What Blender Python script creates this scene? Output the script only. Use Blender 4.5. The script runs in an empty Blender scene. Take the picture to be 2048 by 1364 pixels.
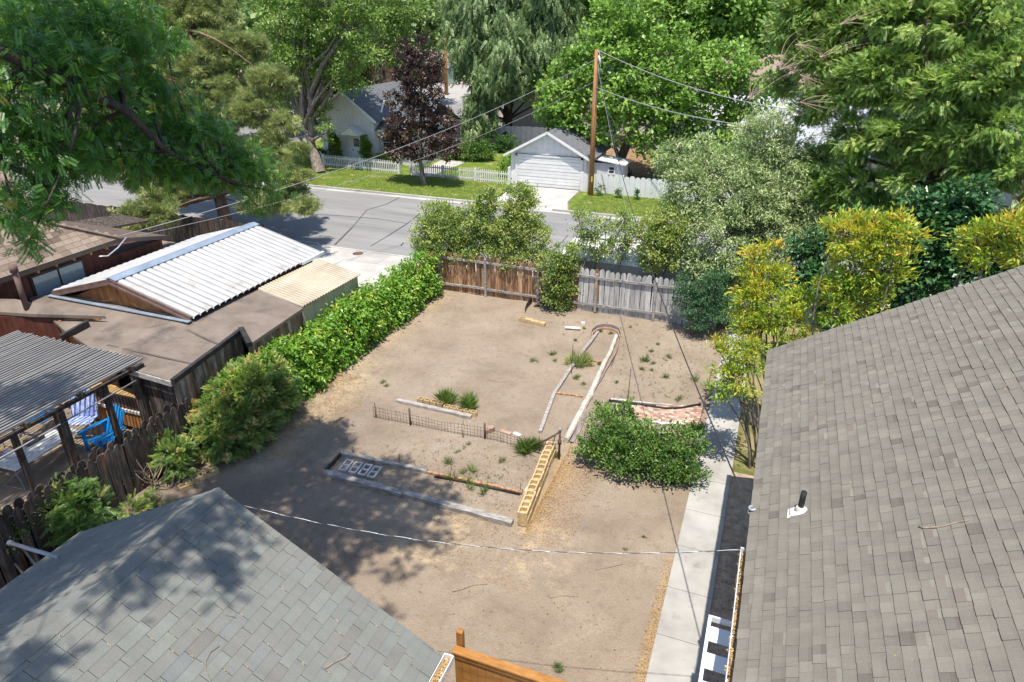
import bpy, math, random
import numpy as np
from mathutils import Vector, Matrix
random.seed(7); RNG = np.random.default_rng(7)
R = math.radians
scene = bpy.context.scene
COL = scene.collection

# ------------------------------------------------------------------ camera
FPX, CX, CY, CAMH = 1365.0, 1024.0, 682.0, 11.5
PITCH = math.atan((CY - 20.0) / FPX)
YAW = math.atan((1605.0 - CX) / math.hypot(FPX, CY - 20.0))
FWD = Vector((-math.sin(YAW) * math.cos(PITCH), math.cos(YAW) * math.cos(PITCH), -math.sin(PITCH)))
RGT = Vector((math.cos(YAW), math.sin(YAW), 0.0))
UPV = RGT.cross(FWD)
CAM = Vector((0, 0, CAMH))
cd = bpy.data.cameras.new("camera"); cam = bpy.data.objects.new("camera", cd); COL.objects.link(cam)
cd.sensor_width = 36.0; cd.lens = 36.0 * FPX / 2048.0; cd.clip_start = 0.1; cd.clip_end = 3000
cam.matrix_world = Matrix(((RGT.x, UPV.x, -FWD.x, 0), (RGT.y, UPV.y, -FWD.y, 0), (RGT.z, UPV.z, -FWD.z, CAMH), (0, 0, 0, 1)))
scene.camera = cam

# ------------------------------------------------------------------ light
SUNV = Vector((0.09, -0.28, 1.0)).normalized()      # towards the sun
world = bpy.data.worlds.new("World"); scene.world = world; world.use_nodes = True
wn = world.node_tree.nodes; wl = world.node_tree.links
bg = wn.get("Background") or wn.new("ShaderNodeBackground")
sky = wn.new("ShaderNodeTexSky"); sky.sky_type = 'NISHITA'; sky.sun_disc = False
sky.sun_elevation = math.asin(SUNV.z); sky.sun_rotation = math.atan2(SUNV.x, SUNV.y)
sky.altitude = 1300; sky.air_density = 1.0; sky.dust_density = 1.5; sky.ozone_density = 1.0
wl.new(sky.outputs[0], bg.inputs[0]); bg.inputs[1].default_value = 0.15
sd = bpy.data.lights.new("sun", 'SUN'); sd.energy = 4.3; sd.angle = R(0.53); sd.color = (1.0, 0.93, 0.82)
sun = bpy.data.objects.new("sun", sd); COL.objects.link(sun); sun.location = (0, -10, 60)
sun.rotation_euler = SUNV.to_track_quat('Z', 'Y').to_euler()
scene.view_settings.view_transform = 'Standard'; scene.view_settings.look = 'None'
scene.view_settings.gamma = 1.0; scene.view_settings.exposure = 0.68
scene.render.engine = 'CYCLES'
try:
    scene.cycles.use_denoising = True
    scene.cycles.max_bounces = 6; scene.cycles.diffuse_bounces = 3; scene.cycles.glossy_bounces = 2
    scene.cycles.transmission_bounces = 4; scene.cycles.transparent_max_bounces = 6
    scene.cycles.caustics_reflective = False; scene.cycles.caustics_refractive = False
except Exception:
    pass

# ------------------------------------------------------------------ surveying helpers (photo ray -> point on a level or upright plane)
def ray(px, py): return FWD * FPX + RGT * (px - CX) - UPV * (py - CY)
def at(px, py, z=0.0):
    d = ray(px, py); return CAM + d * ((z - CAMH) / d.z)
def aty(px, py, y):
    d = ray(px, py); return CAM + d * (y / d.y)
def atx(px, py, x):
    d = ray(px, py); return CAM + d * (x / d.x)
def m_per_px(p): return (Vector(p) - CAM).dot(FWD) / FPX
def rnd(a, b): return random.uniform(a, b)

# ------------------------------------------------------------------ scene tree helpers
def tag(o, label=None, cat=None, group=None, kind=None):
    if label: o['label'] = label
    if cat: o['category'] = cat
    if group: o['group'] = group
    if kind: o['kind'] = kind
    return o
def thing(name, label, cat, loc=(0, 0, 0), group=None):
    o = bpy.data.objects.new(name, None); COL.objects.link(o); o.location = loc
    o.empty_display_size = 0.2
    return tag(o, label, cat, group)
def wloc(o):
    v = Vector((0, 0, 0))
    while o is not None: v += o.location; o = o.parent
    return v
def children(o): return [c for c in bpy.data.objects if c.parent == o]
def copy_tree(o, loc=None, rot=None, label=None, scale=None, parent=None):
    c = o.copy(); COL.objects.link(c); c.parent = parent
    for ch in children(o): copy_tree(ch, parent=c)
    if loc is not None: c.location = loc
    if rot is not None: c.rotation_euler = (0, 0, rot)
    if scale is not None: c.scale = scale if not isinstance(scale, (int, float)) else (scale,) * 3
    if label: c['label'] = label
    return c
def bulk_mesh(name, V, F, v=None, mats=(), mi=None, smooth=False):
    """V (n,3); F (m,k) all faces with k corners; v per-face variation"""
    me = bpy.data.meshes.new(name); n = len(V); m, k = F.shape
    me.vertices.add(n); me.vertices.foreach_set('co', np.ascontiguousarray(V, dtype=np.float32).ravel())
    me.loops.add(m * k); me.loops.foreach_set('vertex_index', np.ascontiguousarray(F, dtype=np.int32).ravel())
    me.polygons.add(m); me.polygons.foreach_set('loop_start', np.arange(0, m * k, k, dtype=np.int32))
    try: me.polygons.foreach_set('loop_total', np.full(m, k, dtype=np.int32))
    except Exception: pass
    me.update(calc_edges=True)
    if v is not None:
        a = me.attributes.new('v', 'FLOAT', 'FACE'); a.data.foreach_set('value', np.asarray(v, dtype=np.float32))
    for mt in mats: me.materials.append(mt)
    if mi is not None: me.polygons.foreach_set('material_index', np.asarray(mi, dtype=np.int32))
    me.polygons.foreach_set('use_smooth', np.full(m, bool(smooth)))
    return me
def link_mesh(name, me, parent=None, loc=None):
    o = bpy.data.objects.new(name, me); COL.objects.link(o)
    if parent is not None: o.parent = parent
    if loc is not None: o.location = loc
    return o

class MB:
    """collects shapes in world coordinates, builds one mesh"""
    def __init__(s): s.V = []; s.F = []; s.v = []; s.m = []; s.sm = []
    def add(s, vs, fs, v=0.5, m=0, sm=False):
        b = len(s.V); s.V += [Vector(p) for p in vs]
        for f in fs: s.F.append([b + i for i in f]); s.v.append(v); s.m.append(m); s.sm.append(sm)
        return s
    def box(s, lo, hi, v=0.5, m=0, M=None):
        x0, y0, z0 = lo; x1, y1, z1 = hi
        P = [(x0,y0,z0),(x1,y0,z0),(x1,y1,z0),(x0,y1,z0),(x0,y0,z1),(x1,y0,z1),(x1,y1,z1),(x0,y1,z1)]
        if M is not None: P = [M @ Vector(p) for p in P]
        return s.add(P, [(0,3,2,1),(4,5,6,7),(0,1,5,4),(1,2,6,5),(2,3,7,6),(3,0,4,7)], v, m)
    def beam(s, a, b, w, h, v=0.5, m=0, up=(0, 0, 1), jitter=0.0, seg=1):
        a = Vector(a); b = Vector(b); d = (b - a).normalized(); up = Vector(up)
        sd_ = d.cross(up)
        if sd_.length < 1e-4: sd_ = d.cross(Vector((1, 0, 0)))
        sd_.normalize(); u = sd_.cross(d).normalized(); rings = []
        for i in range(seg + 1):
            c = a.lerp(b, i / seg)
            c = c + Vector((rnd(-1, 1), rnd(-1, 1), rnd(-.5, .5))) * jitter
            k = 1 + rnd(-1, 1) * jitter * 2
            rings.append([c + sd_ * (x * w / 2 * k) + u * (y * h / 2 * k) for x, y in ((-1,-1),(1,-1),(1,1),(-1,1))])
        P = [p for r in rings for p in r]; Fs = [(3,2,1,0)]
        for i in range(seg):
            o = i * 4
            for j in range(4): Fs.append((o + j, o + (j + 1) % 4, o + 4 + (j + 1) % 4, o + 4 + j))
        o = seg * 4; Fs.append((o, o + 1, o + 2, o + 3))
        return s.add(P, Fs, v, m)
    def tube(s, pts, rad, n=8, v=0.5, m=0, sm=True, cap=True):
        pts = [Vector(p) for p in pts]
        if isinstance(rad, (int, float)): rad = [rad] * len(pts)
        P = []; Fs = []; prev = None
        for i, p in enumerate(pts):
            d = (pts[min(i + 1, len(pts) - 1)] - pts[max(i - 1, 0)])
            if d.length < 1e-6: d = Vector((0, 0, 1))
            d.normalize()
            a = prev - d * prev.dot(d) if prev is not None else d.cross(Vector((0.31, 0.27, 0.91)))
            if a.length < 1e-4: a = d.cross(Vector((1, 0, 0)))
            a.normalize(); prev = a; b = d.cross(a)
            P += [p + (a * math.cos(t) + b * math.sin(t)) * rad[i] for t in (2 * math.pi * j / n for j in range(n))]
        for i in range(len(pts) - 1):
            for j in range(n): Fs.append((i*n + j, i*n + (j+1) % n, (i+1)*n + (j+1) % n, (i+1)*n + j))
        s.add(P, Fs, v, m, sm)
        if cap:
            b = len(s.V) - len(P); L = (len(pts) - 1) * n
            s.F.append([b + j for j in reversed(range(n))]); s.F.append([b + L + j for j in range(n)])
            s.v += [v, v]; s.m += [m, m]; s.sm += [False, False]
        return s
    def poly(s, pts, th=0.0, v=0.5, m=0, d=(0, 0, -1)):
        """flat polygon, extruded by th along d (th=0: a sheet)"""
        pts = [Vector(p) for p in pts]; n = len(pts)
        if th <= 0: return s.add(pts, [tuple(range(n))], v, m)
        q = [p + Vector(d) * th for p in pts]
        return s.add(pts + q, [tuple(range(n)), tuple(reversed(range(n, 2*n)))] + [(i, n + i, n + (i+1) % n, (i+1) % n) for i in range(n)], v, m)
    def build(s, name, mats, parent=None, loc=None, bevel=0.0):
        me = bpy.data.meshes.new(name)
        off = wloc(parent) if parent is not None else (Vector(loc) if loc is not None else Vector((0, 0, 0)))
        me.from_pydata([p - off for p in s.V], [], s.F)
        if not isinstance(mats, (list, tuple)): mats = [mats]
        for mt in mats: me.materials.append(mt)
        a = me.attributes.new('v', 'FLOAT', 'FACE'); a.data.foreach_set('value', s.v)
        me.polygons.foreach_set('material_index', s.m); me.polygons.foreach_set('use_smooth', s.sm)
        me.update()
        o = link_mesh(name, me, parent, None if parent is not None else off)
        if bevel > 0:
            b = o.modifiers.new('bevel', 'BEVEL'); b.width = bevel; b.segments = 1; b.limit_method = 'ANGLE'
        return o

# ------------------------------------------------------------------ materials
def new_mat(name):
    m = bpy.data.materials.new(name); m.use_nodes = True; nt = m.node_tree; nt.nodes.clear()
    out = nt.nodes.new('ShaderNodeOutputMaterial'); bs = nt.nodes.new('ShaderNodeBsdfPrincipled')
    nt.links.new(bs.outputs[0], out.inputs[0]); return m, nt, bs, out
def ramp(nt, src, stops):
    r = nt.nodes.new('ShaderNodeValToRGB'); e = r.color_ramp.elements
    while len(e) < len(stops): e.new(0.5)
    for el, (p, c) in zip(e, stops): el.position = p; el.color = (*c, 1)
    nt.links.new(src, r.inputs[0]); return r.outputs[0]
def coords(nt, stretch):
    tc = nt.nodes.new('ShaderNodeTexCoord'); mp = nt.nodes.new('ShaderNodeMapping')
    mp.inputs['Scale'].default_value = stretch; nt.links.new(tc.outputs['Object'], mp.inputs[0]); return mp.outputs[0]
def noise(nt, vec, scale, detail=4, rough=0.6, w=0):
    n = nt.nodes.new('ShaderNodeTexNoise'); n.inputs['Scale'].default_value = scale
    n.inputs['Detail'].default_value = detail; n.inputs['Roughness'].default_value = rough
    nt.links.new(vec, n.inputs['Vector']); return n.outputs['Fac']
def mixc(nt, fac, a, b, mode='MIX'):
    m = nt.nodes.new('ShaderNodeMix'); m.data_type = 'RGBA'; m.blend_type = mode
    if isinstance(fac, (int, float)): m.inputs[0].default_value = fac
    else: nt.links.new(fac, m.inputs[0])
    for i, c in ((6, a), (7, b)):
        if isinstance(c, tuple): m.inputs[i].default_value = (*c, 1)
        else: nt.links.new(c, m.inputs[i])
    return m.outputs[2]
def maprange(nt, src, a, b, c=0.0, d=1.0):
    m = nt.nodes.new('ShaderNodeMapRange'); nt.links.new(src, m.inputs[0])
    for i, x in enumerate((a, b, c, d)): m.inputs[i + 1].default_value = x
    return m.outputs[0]
def attr(nt):
    a = nt.nodes.new('ShaderNodeAttribute'); a.attribute_name = 'v'; return a.outputs['Fac']
def bump(nt, bs, h, strength=0.4, dist=0.02):
    b = nt.nodes.new('ShaderNodeBump'); b.inputs['Strength'].default_value = strength; b.inputs['Distance'].default_value = dist
    nt.links.new(h, b.inputs['Height']); nt.links.new(b.outputs[0], bs.inputs['Normal'])
def M_(name, stops, scale=6, stretch=(1, 1, 1), rough=0.8, amt=0.35, bs_=0.3, bd=0.01, fine=60, metal=0.0, spec=0.3, blotch=None, detail=5):
    """noise-ramped surface; amt = how much the per-piece value shifts the brightness; blotch = (colour, scale, lo, hi)"""
    m, nt, bs, out = new_mat(name); vec = coords(nt, stretch)
    n1 = noise(nt, vec, scale, detail); c = ramp(nt, maprange(nt, n1, 0.28, 0.72), stops)
    if blotch:
        n2 = noise(nt, vec, blotch[1], 4); c = mixc(nt, maprange(nt, n2, blotch[2], blotch[3]), c, blotch[0])
    if amt:
        g = maprange(nt, attr(nt), 0, 1, 1 - amt, 1 + amt)
        cr = nt.nodes.new('ShaderNodeCombineColor')
        for i in range(3): nt.links.new(g, cr.inputs[i])
        c = mixc(nt, 1.0, c, cr.outputs[0], 'MULTIPLY')
    nt.links.new(c, bs.inputs['Base Color']); bs.inputs['Roughness'].default_value = rough
    bs.inputs['Metallic'].default_value = metal; bs.inputs['Specular IOR Level'].default_value = spec
    if bs_: bump(nt, bs, noise(nt, vec, fine, 3), bs_, bd)
    return m
def leaf_mat(name, stops, trans=0.35, rough=0.42, spec=0.5):
    stops = [(p, (min(.8, c[0] * 1.1), min(.8, c[1] * 1.08), c[2])) for p, c in stops]
    m, nt, bs, out = new_mat(name); c = ramp(nt, attr(nt), stops)
    nt.links.new(c, bs.inputs['Base Color']); bs.inputs['Roughness'].default_value = rough
    bs.inputs['Specular IOR Level'].default_value = spec
    tr = nt.nodes.new('ShaderNodeBsdfTranslucent'); mx = nt.nodes.new('ShaderNodeMixShader')
    c2 = mixc(nt, 0.5, c, tuple(min(1, x * 2.2) for x in stops[len(stops) // 2][1]))
    nt.links.new(c2, tr.inputs[0]); mx.inputs[0].default_value = trans * .72
    nt.links.new(bs.outputs[0], mx.inputs[1]); nt.links.new(tr.outputs[0], mx.inputs[2]); nt.links.new(mx.outputs[0], out.inputs[0])
    return m
def glass_mat(name, c=(0.03, 0.04, 0.05)):
    m, nt, bs, out = new_mat(name); bs.inputs['Base Color'].default_value = (*c, 1)
    bs.inputs['Roughness'].default_value = 0.08; bs.inputs['Specular IOR Level'].default_value = 0.8; return m

WOODGREY = M_('weathered_grey_wood', [(0, (.15, .135, .12)), (.5, (.30, .28, .255)), (1, (.44, .42, .385))], 3, (3, 3, .5), .85, .35, .5, .01, 25)
WOODTIMBER = M_('grey_timber', [(0, (.14, .125, .115)), (.5, (.30, .28, .26)), (1, (.46, .44, .41))], 5, (1, 4, 4), .85, .3, .5, .01, 18)
WOODDARK = M_('dark_aged_wood', [(0, (.018, .014, .013)), (.5, (.055, .045, .04)), (1, (.13, .11, .095))], 4, (3, 3, .5), .85, .5, .5, .01, 20, blotch=((.19, .10, .055), 2.2, .56, .72))
WOODPALE = M_('silvered_pickets', [(0, (.22, .21, .205)), (.5, (.47, .465, .46)), (1, (.66, .64, .60))], 3, (4, 4, .4), .85, .3, .5, .01, 20)
WOODRED = M_('brown_pickets', [(0, (.09, .045, .025)), (.45, (.32, .18, .095)), (1, (.58, .38, .23))], 3, (4, 4, .4), .8, .4, .5, .01, 20)
WOODSIDING = M_('mottled_board_siding', [(0, (.07, .045, .035)), (.5, (.20, .14, .11)), (1, (.52, .44, .38))], 2.2, (2.5, 2.5, .5), .8, .4, .4, .01, 20, blotch=((.40, .15, .07), .9, .52, .66))
STAINED = M_('amber_stained_cedar', [(0, (.22, .09, .02)), (.5, (.32, .145, .035)), (1, (.40, .20, .055))], 4, (1, 3, 3), .45, .15, .25, .005, 30, spec=.5)
LOGPALE = M_('pale_peeling_log', [(0, (.25, .21, .17)), (.5, (.44, .40, .35)), (1, (.58, .55, .50))], 3, (2, 2, 2), .85, .25, .6, .02, 14)
BARK = M_('tree_bark', [(0, (.08, .062, .05)), (.5, (.20, .165, .135)), (1, (.34, .30, .25))], 3, (3, 3, .6), .9, .3, .8, .04, 8)
BARKPINE = M_('reddish_pine_bark', [(0, (.07, .045, .03)), (.5, (.19, .12, .085)), (1, (.30, .21, .16))], 3, (3, 3, .7), .9, .3, .8, .05, 6)
BARKDARK = M_('dark_bark', [(0, (.02, .016, .013)), (.5, (.05, .04, .033)), (1, (.10, .085, .07))], 3, (3, 3, .6), .9, .3, .8, .04, 8)
TWIG = M_('dry_twig', [(0, (.16, .11, .08)), (1, (.42, .33, .25))], 12, rough=.85, amt=.3)
POLEWOOD = M_('creosoted_pole', [(0, (.20, .085, .03)), (.5, (.36, .17, .07)), (1, (.44, .25, .12))], 3, (4, 4, .4), .8, 0, .3, .01, 20)
WHITE = M_('white_paint', [(0, (.66, .66, .65)), (1, (.80, .80, .79))], 2, rough=.6, amt=.12, bs_=.1)
WHITEWORN = M_('worn_white_paint', [(0, (.50, .49, .46)), (.6, (.74, .73, .70)), (1, (.80, .79, .77))], 6, (2, 2, 1), .7, .2, .2)
CREAM = M_('cream_siding', [(0, (.56, .52, .42)), (1, (.64, .60, .50))], 2, rough=.7, amt=.1)
GREYSIDE = M_('pinkish_grey_siding', [(0, (.70, .67, .66)), (1, (.78, .75, .74))], 2, rough=.7, amt=.1)
REDWALL = M_('dark_red_siding', [(0, (.055, .016, .010)), (.5, (.095, .030, .020)), (1, (.14, .055, .038))], 3, (2, 2, .6), .7, .25, .2)
RUSTWALL = M_('rusty_plywood', [(0, (.18, .065, .025)), (.5, (.38, .165, .06)), (1, (.52, .27, .11))], 2.5, (2, 2, .8), .75, .2, .2)
TRIMBROWN = M_('brown_trim', [(0, (.10, .06, .05)), (1, (.19, .125, .11))], 4, rough=.6, amt=.2)
DARKTRIM = M_('black_trim', [(0, (.015, .014, .014)), (1, (.05, .048, .046))], 4, rough=.6, amt=.2)
ROOFTAN = M_('rolled_roofing', [(0, (.145, .115, .093)), (.5, (.185, .150, .123)), (1, (.23, .190, .160))], 1.2, rough=.9, amt=.08, bs_=.25, fine=90, blotch=((.10, .085, .075), .8, .52, .66))
METALWHITE = M_('white_sheet_metal', [(0, (.36, .36, .36)), (.6, (.43, .43, .43)), (1, (.49, .49, .485))], 1.5, rough=.65, amt=.06, bs_=0, blotch=((.30, .26, .22), 1.3, .60, .80), detail=8)
FLASH = M_('blue_grey_flashing', [(0, (.22, .28, .36)), (1, (.36, .43, .52))], 2, rough=.4, amt=.1, bs_=0, metal=.3)
FIBRE = M_('yellowed_fibreglass', [(0, (.34, .28, .19)), (.5, (.44, .385, .29)), (1, (.52, .47, .38))], 1.2, (1, .4, 1), .5, .12, .05, blotch=((.36, .22, .10), 1.6, .6, .8))
CONC = M_('pale_concrete', [(0, (.27, .262, .245)), (.5, (.355, .345, .325)), (1, (.42, .41, .385))], 1.1, rough=.85, amt=.10, bs_=.15, fine=120, blotch=((.25, .23, .20), 2.5, .58, .76), detail=8)
CONCW = M_('street_concrete', [(0, (.31, .30, .28)), (.5, (.40, .385, .36)), (1, (.48, .46, .435))], .8, rough=.85, amt=.15, bs_=.15, fine=80)
BLOCK = M_('yellow_cinder_block', [(0, (.36, .25, .12)), (.5, (.50, .37, .20)), (1, (.60, .47, .28))], 8, rough=.95, amt=.15, bs_=.6, fine=60)
PAVER = M_('grey_paver_block', [(0, (.40, .395, .38)), (1, (.56, .55, .53))], 8, rough=.9, amt=.15, bs_=.4)
BRICK = M_('red_brick', [(0, (.28, .15, .11)), (.5, (.40, .26, .20)), (1, (.50, .38, .31))], 6, rough=.9, amt=.35, bs_=.4)
TERRA = M_('terracotta_edging', [(0, (.35, .14, .08)), (1, (.52, .27, .18))], 6, rough=.85, amt=.2)
PLUM = M_('plum_grey_plastic', [(0, (.24, .19, .19)), (1, (.34, .28, .28))], 3, rough=.7, amt=.1, bs_=.1)
RUST = M_('rusty_pipe', [(0, (.06, .035, .028)), (.6, (.12, .075, .06)), (1, (.22, .14, .11))], 14, rough=.8, amt=.2)
WIREDARK = M_('rusted_wire', [(0, (.05, .04, .035)), (1, (.11, .085, .07))], 14, rough=.8, amt=0, bs_=0)
BLACK = M_('black_plastic', [(0, (.012, .012, .013)), (1, (.03, .03, .032))], 6, rough=.5, amt=0)
CABLE = M_('black_cable', [(0, (.02, .02, .024)), (1, (.05, .05, .06))], 6, rough=.45, amt=0)
CABLEW = M_('bare_aluminium_wire', [(0, (.42, .44, .46)), (1, (.58, .60, .62))], 6, rough=.35, amt=0, metal=.4, bs_=0)
ALU = M_('white_enamelled_aluminium', [(0, (.66, .69, .74)), (1, (.76, .79, .83))], 3, rough=.4, amt=.08, bs_=0)
BLUEPAINT = M_('bright_blue_paint', [(0, (.01, .20, .52)), (1, (.02, .30, .68))], 4, rough=.45, amt=.1)
BLUECLOTH = M_('blue_and_white_cloth', [(0, (.10, .17, .50)), (.5, (.30, .38, .68)), (1, (.62, .66, .80))], 5, rough=.9, amt=.2)
NAVY = M_('blue_cushion', [(0, (.02, .09, .24)), (1, (.05, .17, .38))], 4, rough=.9, amt=.2)
LILAC = M_('faded_lilac_cloth', [(0, (.22, .21, .27)), (1, (.34, .33, .40))], 3, rough=.9, amt=.1)
STEEL = M_('grey_tube_steel', [(0, (.25, .25, .26)), (1, (.42, .42, .43))], 5, rough=.45, amt=.1, metal=.3, bs_=0)
TEAL = M_('dark_teal_glaze', [(0, (.01, .05, .055)), (1, (.02, .09, .09))], 4, rough=.3, amt=0)
GLASS = glass_mat('window_glass'); GLASSB = glass_mat('pale_blind_glass', (.22, .28, .30))
ASPH = M_('street_asphalt', [(0, (.175, .172, .170)), (.5, (.225, .222, .220)), (1, (.27, .267, .265))], .35, (.35, 2.2, 1), .9, 0, .2, .01, 150, detail=8, blotch=((.145, .142, .14), .9, .60, .72))
TAR = M_('tar_seam', [(0, (.05, .05, .05)), (1, (.10, .10, .10))], 3, rough=.8, amt=0)
ROOFBLUE = M_('dark_slate_roof', [(0, (.07, .075, .085)), (.5, (.13, .135, .15)), (1, (.22, .225, .24))], 3, (1, 4, 4), .9, .2, .3, .02, 40)
ROOFPINK = M_('far_brown_roof', [(0, (.24, .17, .15)), (1, (.34, .25, .22))], 3, rough=.9, amt=.2)
STRAW = leaf_mat('dry_straw', [(0, (.24, .14, .06)), (.5, (.42, .28, .13)), (1, (.54, .40, .22))], .1, .8, .1)

def shingle_mat(name, stops, speck=.12):
    m, nt, bs, out = new_mat(name); vec = coords(nt, (1, 1, 1))
    c = ramp(nt, attr(nt), stops)
    n = noise(nt, vec, 75, 5, .8); g = maprange(nt, n, .3, .7, 1 - speck * 1.7, 1 + speck * 1.7)
    n2 = noise(nt, coords(nt, (.5, 2.2, .5)), 1.6, 7, .7); g2 = maprange(nt, n2, .3, .7, .86, 1.10)
    mm = nt.nodes.new('ShaderNodeMath'); mm.operation = 'MULTIPLY'; nt.links.new(g, mm.inputs[0]); nt.links.new(g2, mm.inputs[1])
    cr = nt.nodes.new('ShaderNodeCombineColor')
    for i in range(3): nt.links.new(mm.outputs[0], cr.inputs[i])
    c = mixc(nt, 1, c, cr.outputs[0], 'MULTIPLY'); nt.links.new(c, bs.inputs['Base Color'])
    bs.inputs['Roughness'].default_value = .9; bs.inputs['Specular IOR Level'].default_value = .25
    bump(nt, bs, noise(nt, vec, 200, 2), .25, .004); return m
SH_BROWN = shingle_mat('taupe_architectural_shingle', [(0, (.125, .108, .092)), (.2, (.160, .145, .122)), (.6, (.195, .180, .150)), (.85, (.225, .210, .172)), (1, (.150, .125, .108))])
SH_GREY = shingle_mat('grey_three_tab_shingle', [(0, (.158, .152, .140)), (.3, (.172, .172, .160)), (.55, (.170, .178, .166)), (.8, (.186, .198, .178)), (1, (.162, .170, .170))], .14)
SH_TAN = shingle_mat('brown_three_tab_shingle', [(0, (.15, .11, .085)), (.5, (.25, .19, .145)), (1, (.34, .27, .21))])

JOINTS = []
def tab_roof(name, O, U, S, nu, ns, tab, expo, th, mat, parent, jit=0.0, clip=None, vdist=None, gap=0.004, fallen=0):
    """shingle courses as real overlapping tabs: O eave corner, U unit along the eave, S unit up the slope"""
    O, U, S = Vector(O), Vector(U).normalized(), Vector(S).normalized(); N = U.cross(S).normalized()
    if N.z < 0: N = -N
    V = []; F = []; v = []
    L = nu
    for r in range(ns):
        x = -rnd(0, tab)
        while x < L:
            w = tab * (1 + (rnd(-.30, .30) if jit else 0)); a, b = max(x, 0), min(x + w, L); x += w
            if b - a < .03: continue
            s0 = r * expo; s1 = s0 + expo * 1.05; h = th * (rnd(.6, 1.15) if jit else rnd(.9, 1.1))
            if jit: s0 -= rnd(0, .008)
            if clip:
                a = max(a, clip(s0)[0]); b = min(b, clip(s0)[1])
                if b - a < .03: continue
            g = gap / 2; base = len(V)
            JOINTS.append(tuple(O + U * a + S * s0 + N * (h + .002)))
            if jit and not clip:      # printed shadow band of a laminated shingle: upper part of the tab is a darker blend
                sm = s0 + expo * rnd(.55, .75); hm = h * .62; q = vdist(); k0 = len(V)
                for (uu, ss, hh) in ((a+g, s0, h), (b-g, s0, h), (b-g, sm, hm), (a+g, sm, hm), (b-g, s1, h*.3), (a+g, s1, h*.3), (a+g, s0, 0), (b-g, s0, 0), (b-g, s1, -.004), (a+g, s1, -.004)):
                    V.append(tuple(O + U * uu + S * ss + N * hh))
                for f, qq in (((0,1,2,3), q), ((3,2,4,5), max(0, q - rnd(.05, .2))), ((6,7,1,0), q * .6), ((7,8,4,1), q * .9), ((9,6,0,5), q * .9)): F.append([k0 + i for i in f]); v.append(qq)
                continue
            for (uu, ss, hh) in ((a+g, s0, h), (b-g, s0, h), (b-g, s1, h*.35), (a+g, s1, h*.35), (a+g, s0, 0), (b-g, s0, 0), (b-g, s1, -.004), (a+g, s1, -.004)):
                V.append(tuple(O + U * uu + S * ss + N * hh))
            for f in ((0,1,2,3), (4,5,1,0), (5,6,2,1), (7,4,0,3)): F.append([base + i for i in f])
            q = vdist() if vdist else random.random()
            v += [q] * 4
    V = np.array(V) - np.array(wloc(parent)); F = np.array(F)
    me = bulk_mesh(name, V, F, v, [mat]); return link_mesh(name, me, parent)

# ------------------------------------------------------------------ foliage
def T_leaf(w=.5, fold=.10): return np.array([[0,0,0],[w/2,.45,fold],[0,1,-.04],[-w/2,.45,fold]], float), np.array([[0,1,2,3]])
def T_blades(n=9, spread=.9, w=.05, flat=.5):
    V = []; F = []; r = np.random.default_rng(3)
    for i in range(n):
        a = r.uniform(-spread, spread); b = r.uniform(-spread, spread) * flat; L = r.uniform(.6, 1)
        d = np.array([math.sin(a), math.cos(a) * math.cos(b), math.sin(b)]) * L
        sx = np.cross(d, [r.uniform(-.4, .4), 0, 1]); sx = sx / (np.linalg.norm(sx) + 1e-6) * w
        k = len(V); V += [[0, 0, 0], list(d * .5 + sx), list(d), list(d * .5 - sx)]; F.append([k, k+1, k+2, k+3])
    return np.array(V, float), np.array(F)
def T_frond(n=6, w=.10, ang=.75, droop=.25, L=.5):
    """flat spray with side shoots: juniper, cedar"""
    V = []; F = []
    def shoot(p, d, l, ww):
        s = np.array([d[1], -d[0], 0]); s = s / (np.linalg.norm(s) + 1e-6) * ww; k = len(V)
        q = p + d * l; q[2] -= droop * l * l
        m = (p + q) / 2; V.extend([list(p), list(m + s), list(q), list(m - s)]); F.append([k, k+1, k+2, k+3])
    for i in range(n):
        t = .12 + .75 * i / n; p = np.array([0, t, -droop * t * t]); sg = 1 if i % 2 else -1
        shoot(p, np.array([sg * math.sin(ang), math.cos(ang), .1]), L * (1 - t * .6), w)
    shoot(np.array([0, 0., 0]), np.array([0, 1., 0]), 1.0, w * .8)
    return np.array(V, float), np.array(F)
def T_plume(n=9, w=.035, droop=.5):
    V = []; F = []
    for i in range(n):
        t = .05 + .85 * i / n
        for sg in (-1, 1):
            p = np.array([0, t, -droop * t * t]); l = .34 * (1 - t * .5); d = np.array([sg * .55, .8, -.15 * (1 + i % 3)]); q = p + d * l
            m = (p + q) / 2; s = np.array([d[1], -d[0], 0]) * w; k = len(V); V += [list(p), list(m + s), list(q), list(m - s)]; F.append([k, k+1, k+2, k+3])
    return np.array(V, float), np.array(F)
def T_pinnate(n=9, w=.09, L=.27):
    V = []; F = []
    for i in range(n):
        t = .15 + .8 * i / n
        for sg in (-1, 1):
            p = np.array([0, t, -.15 * t * t]); l = L * (1 - .35 * abs(t - .5)); d = np.array([sg * .93, .36, -.05])
            q = p + d * l; m = (p + q) / 2; s = np.array([d[1], -d[0], 0]) * sg * w * .5; k = len(V)
            V += [list(p), list(m + s), list(q), list(m - s)]; F.append([k, k+1, k+2, k+3])
    return np.array(V, float), np.array(F)
def unit(a): return a / (np.linalg.norm(a, axis=-1, keepdims=True) + 1e-9)
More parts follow.
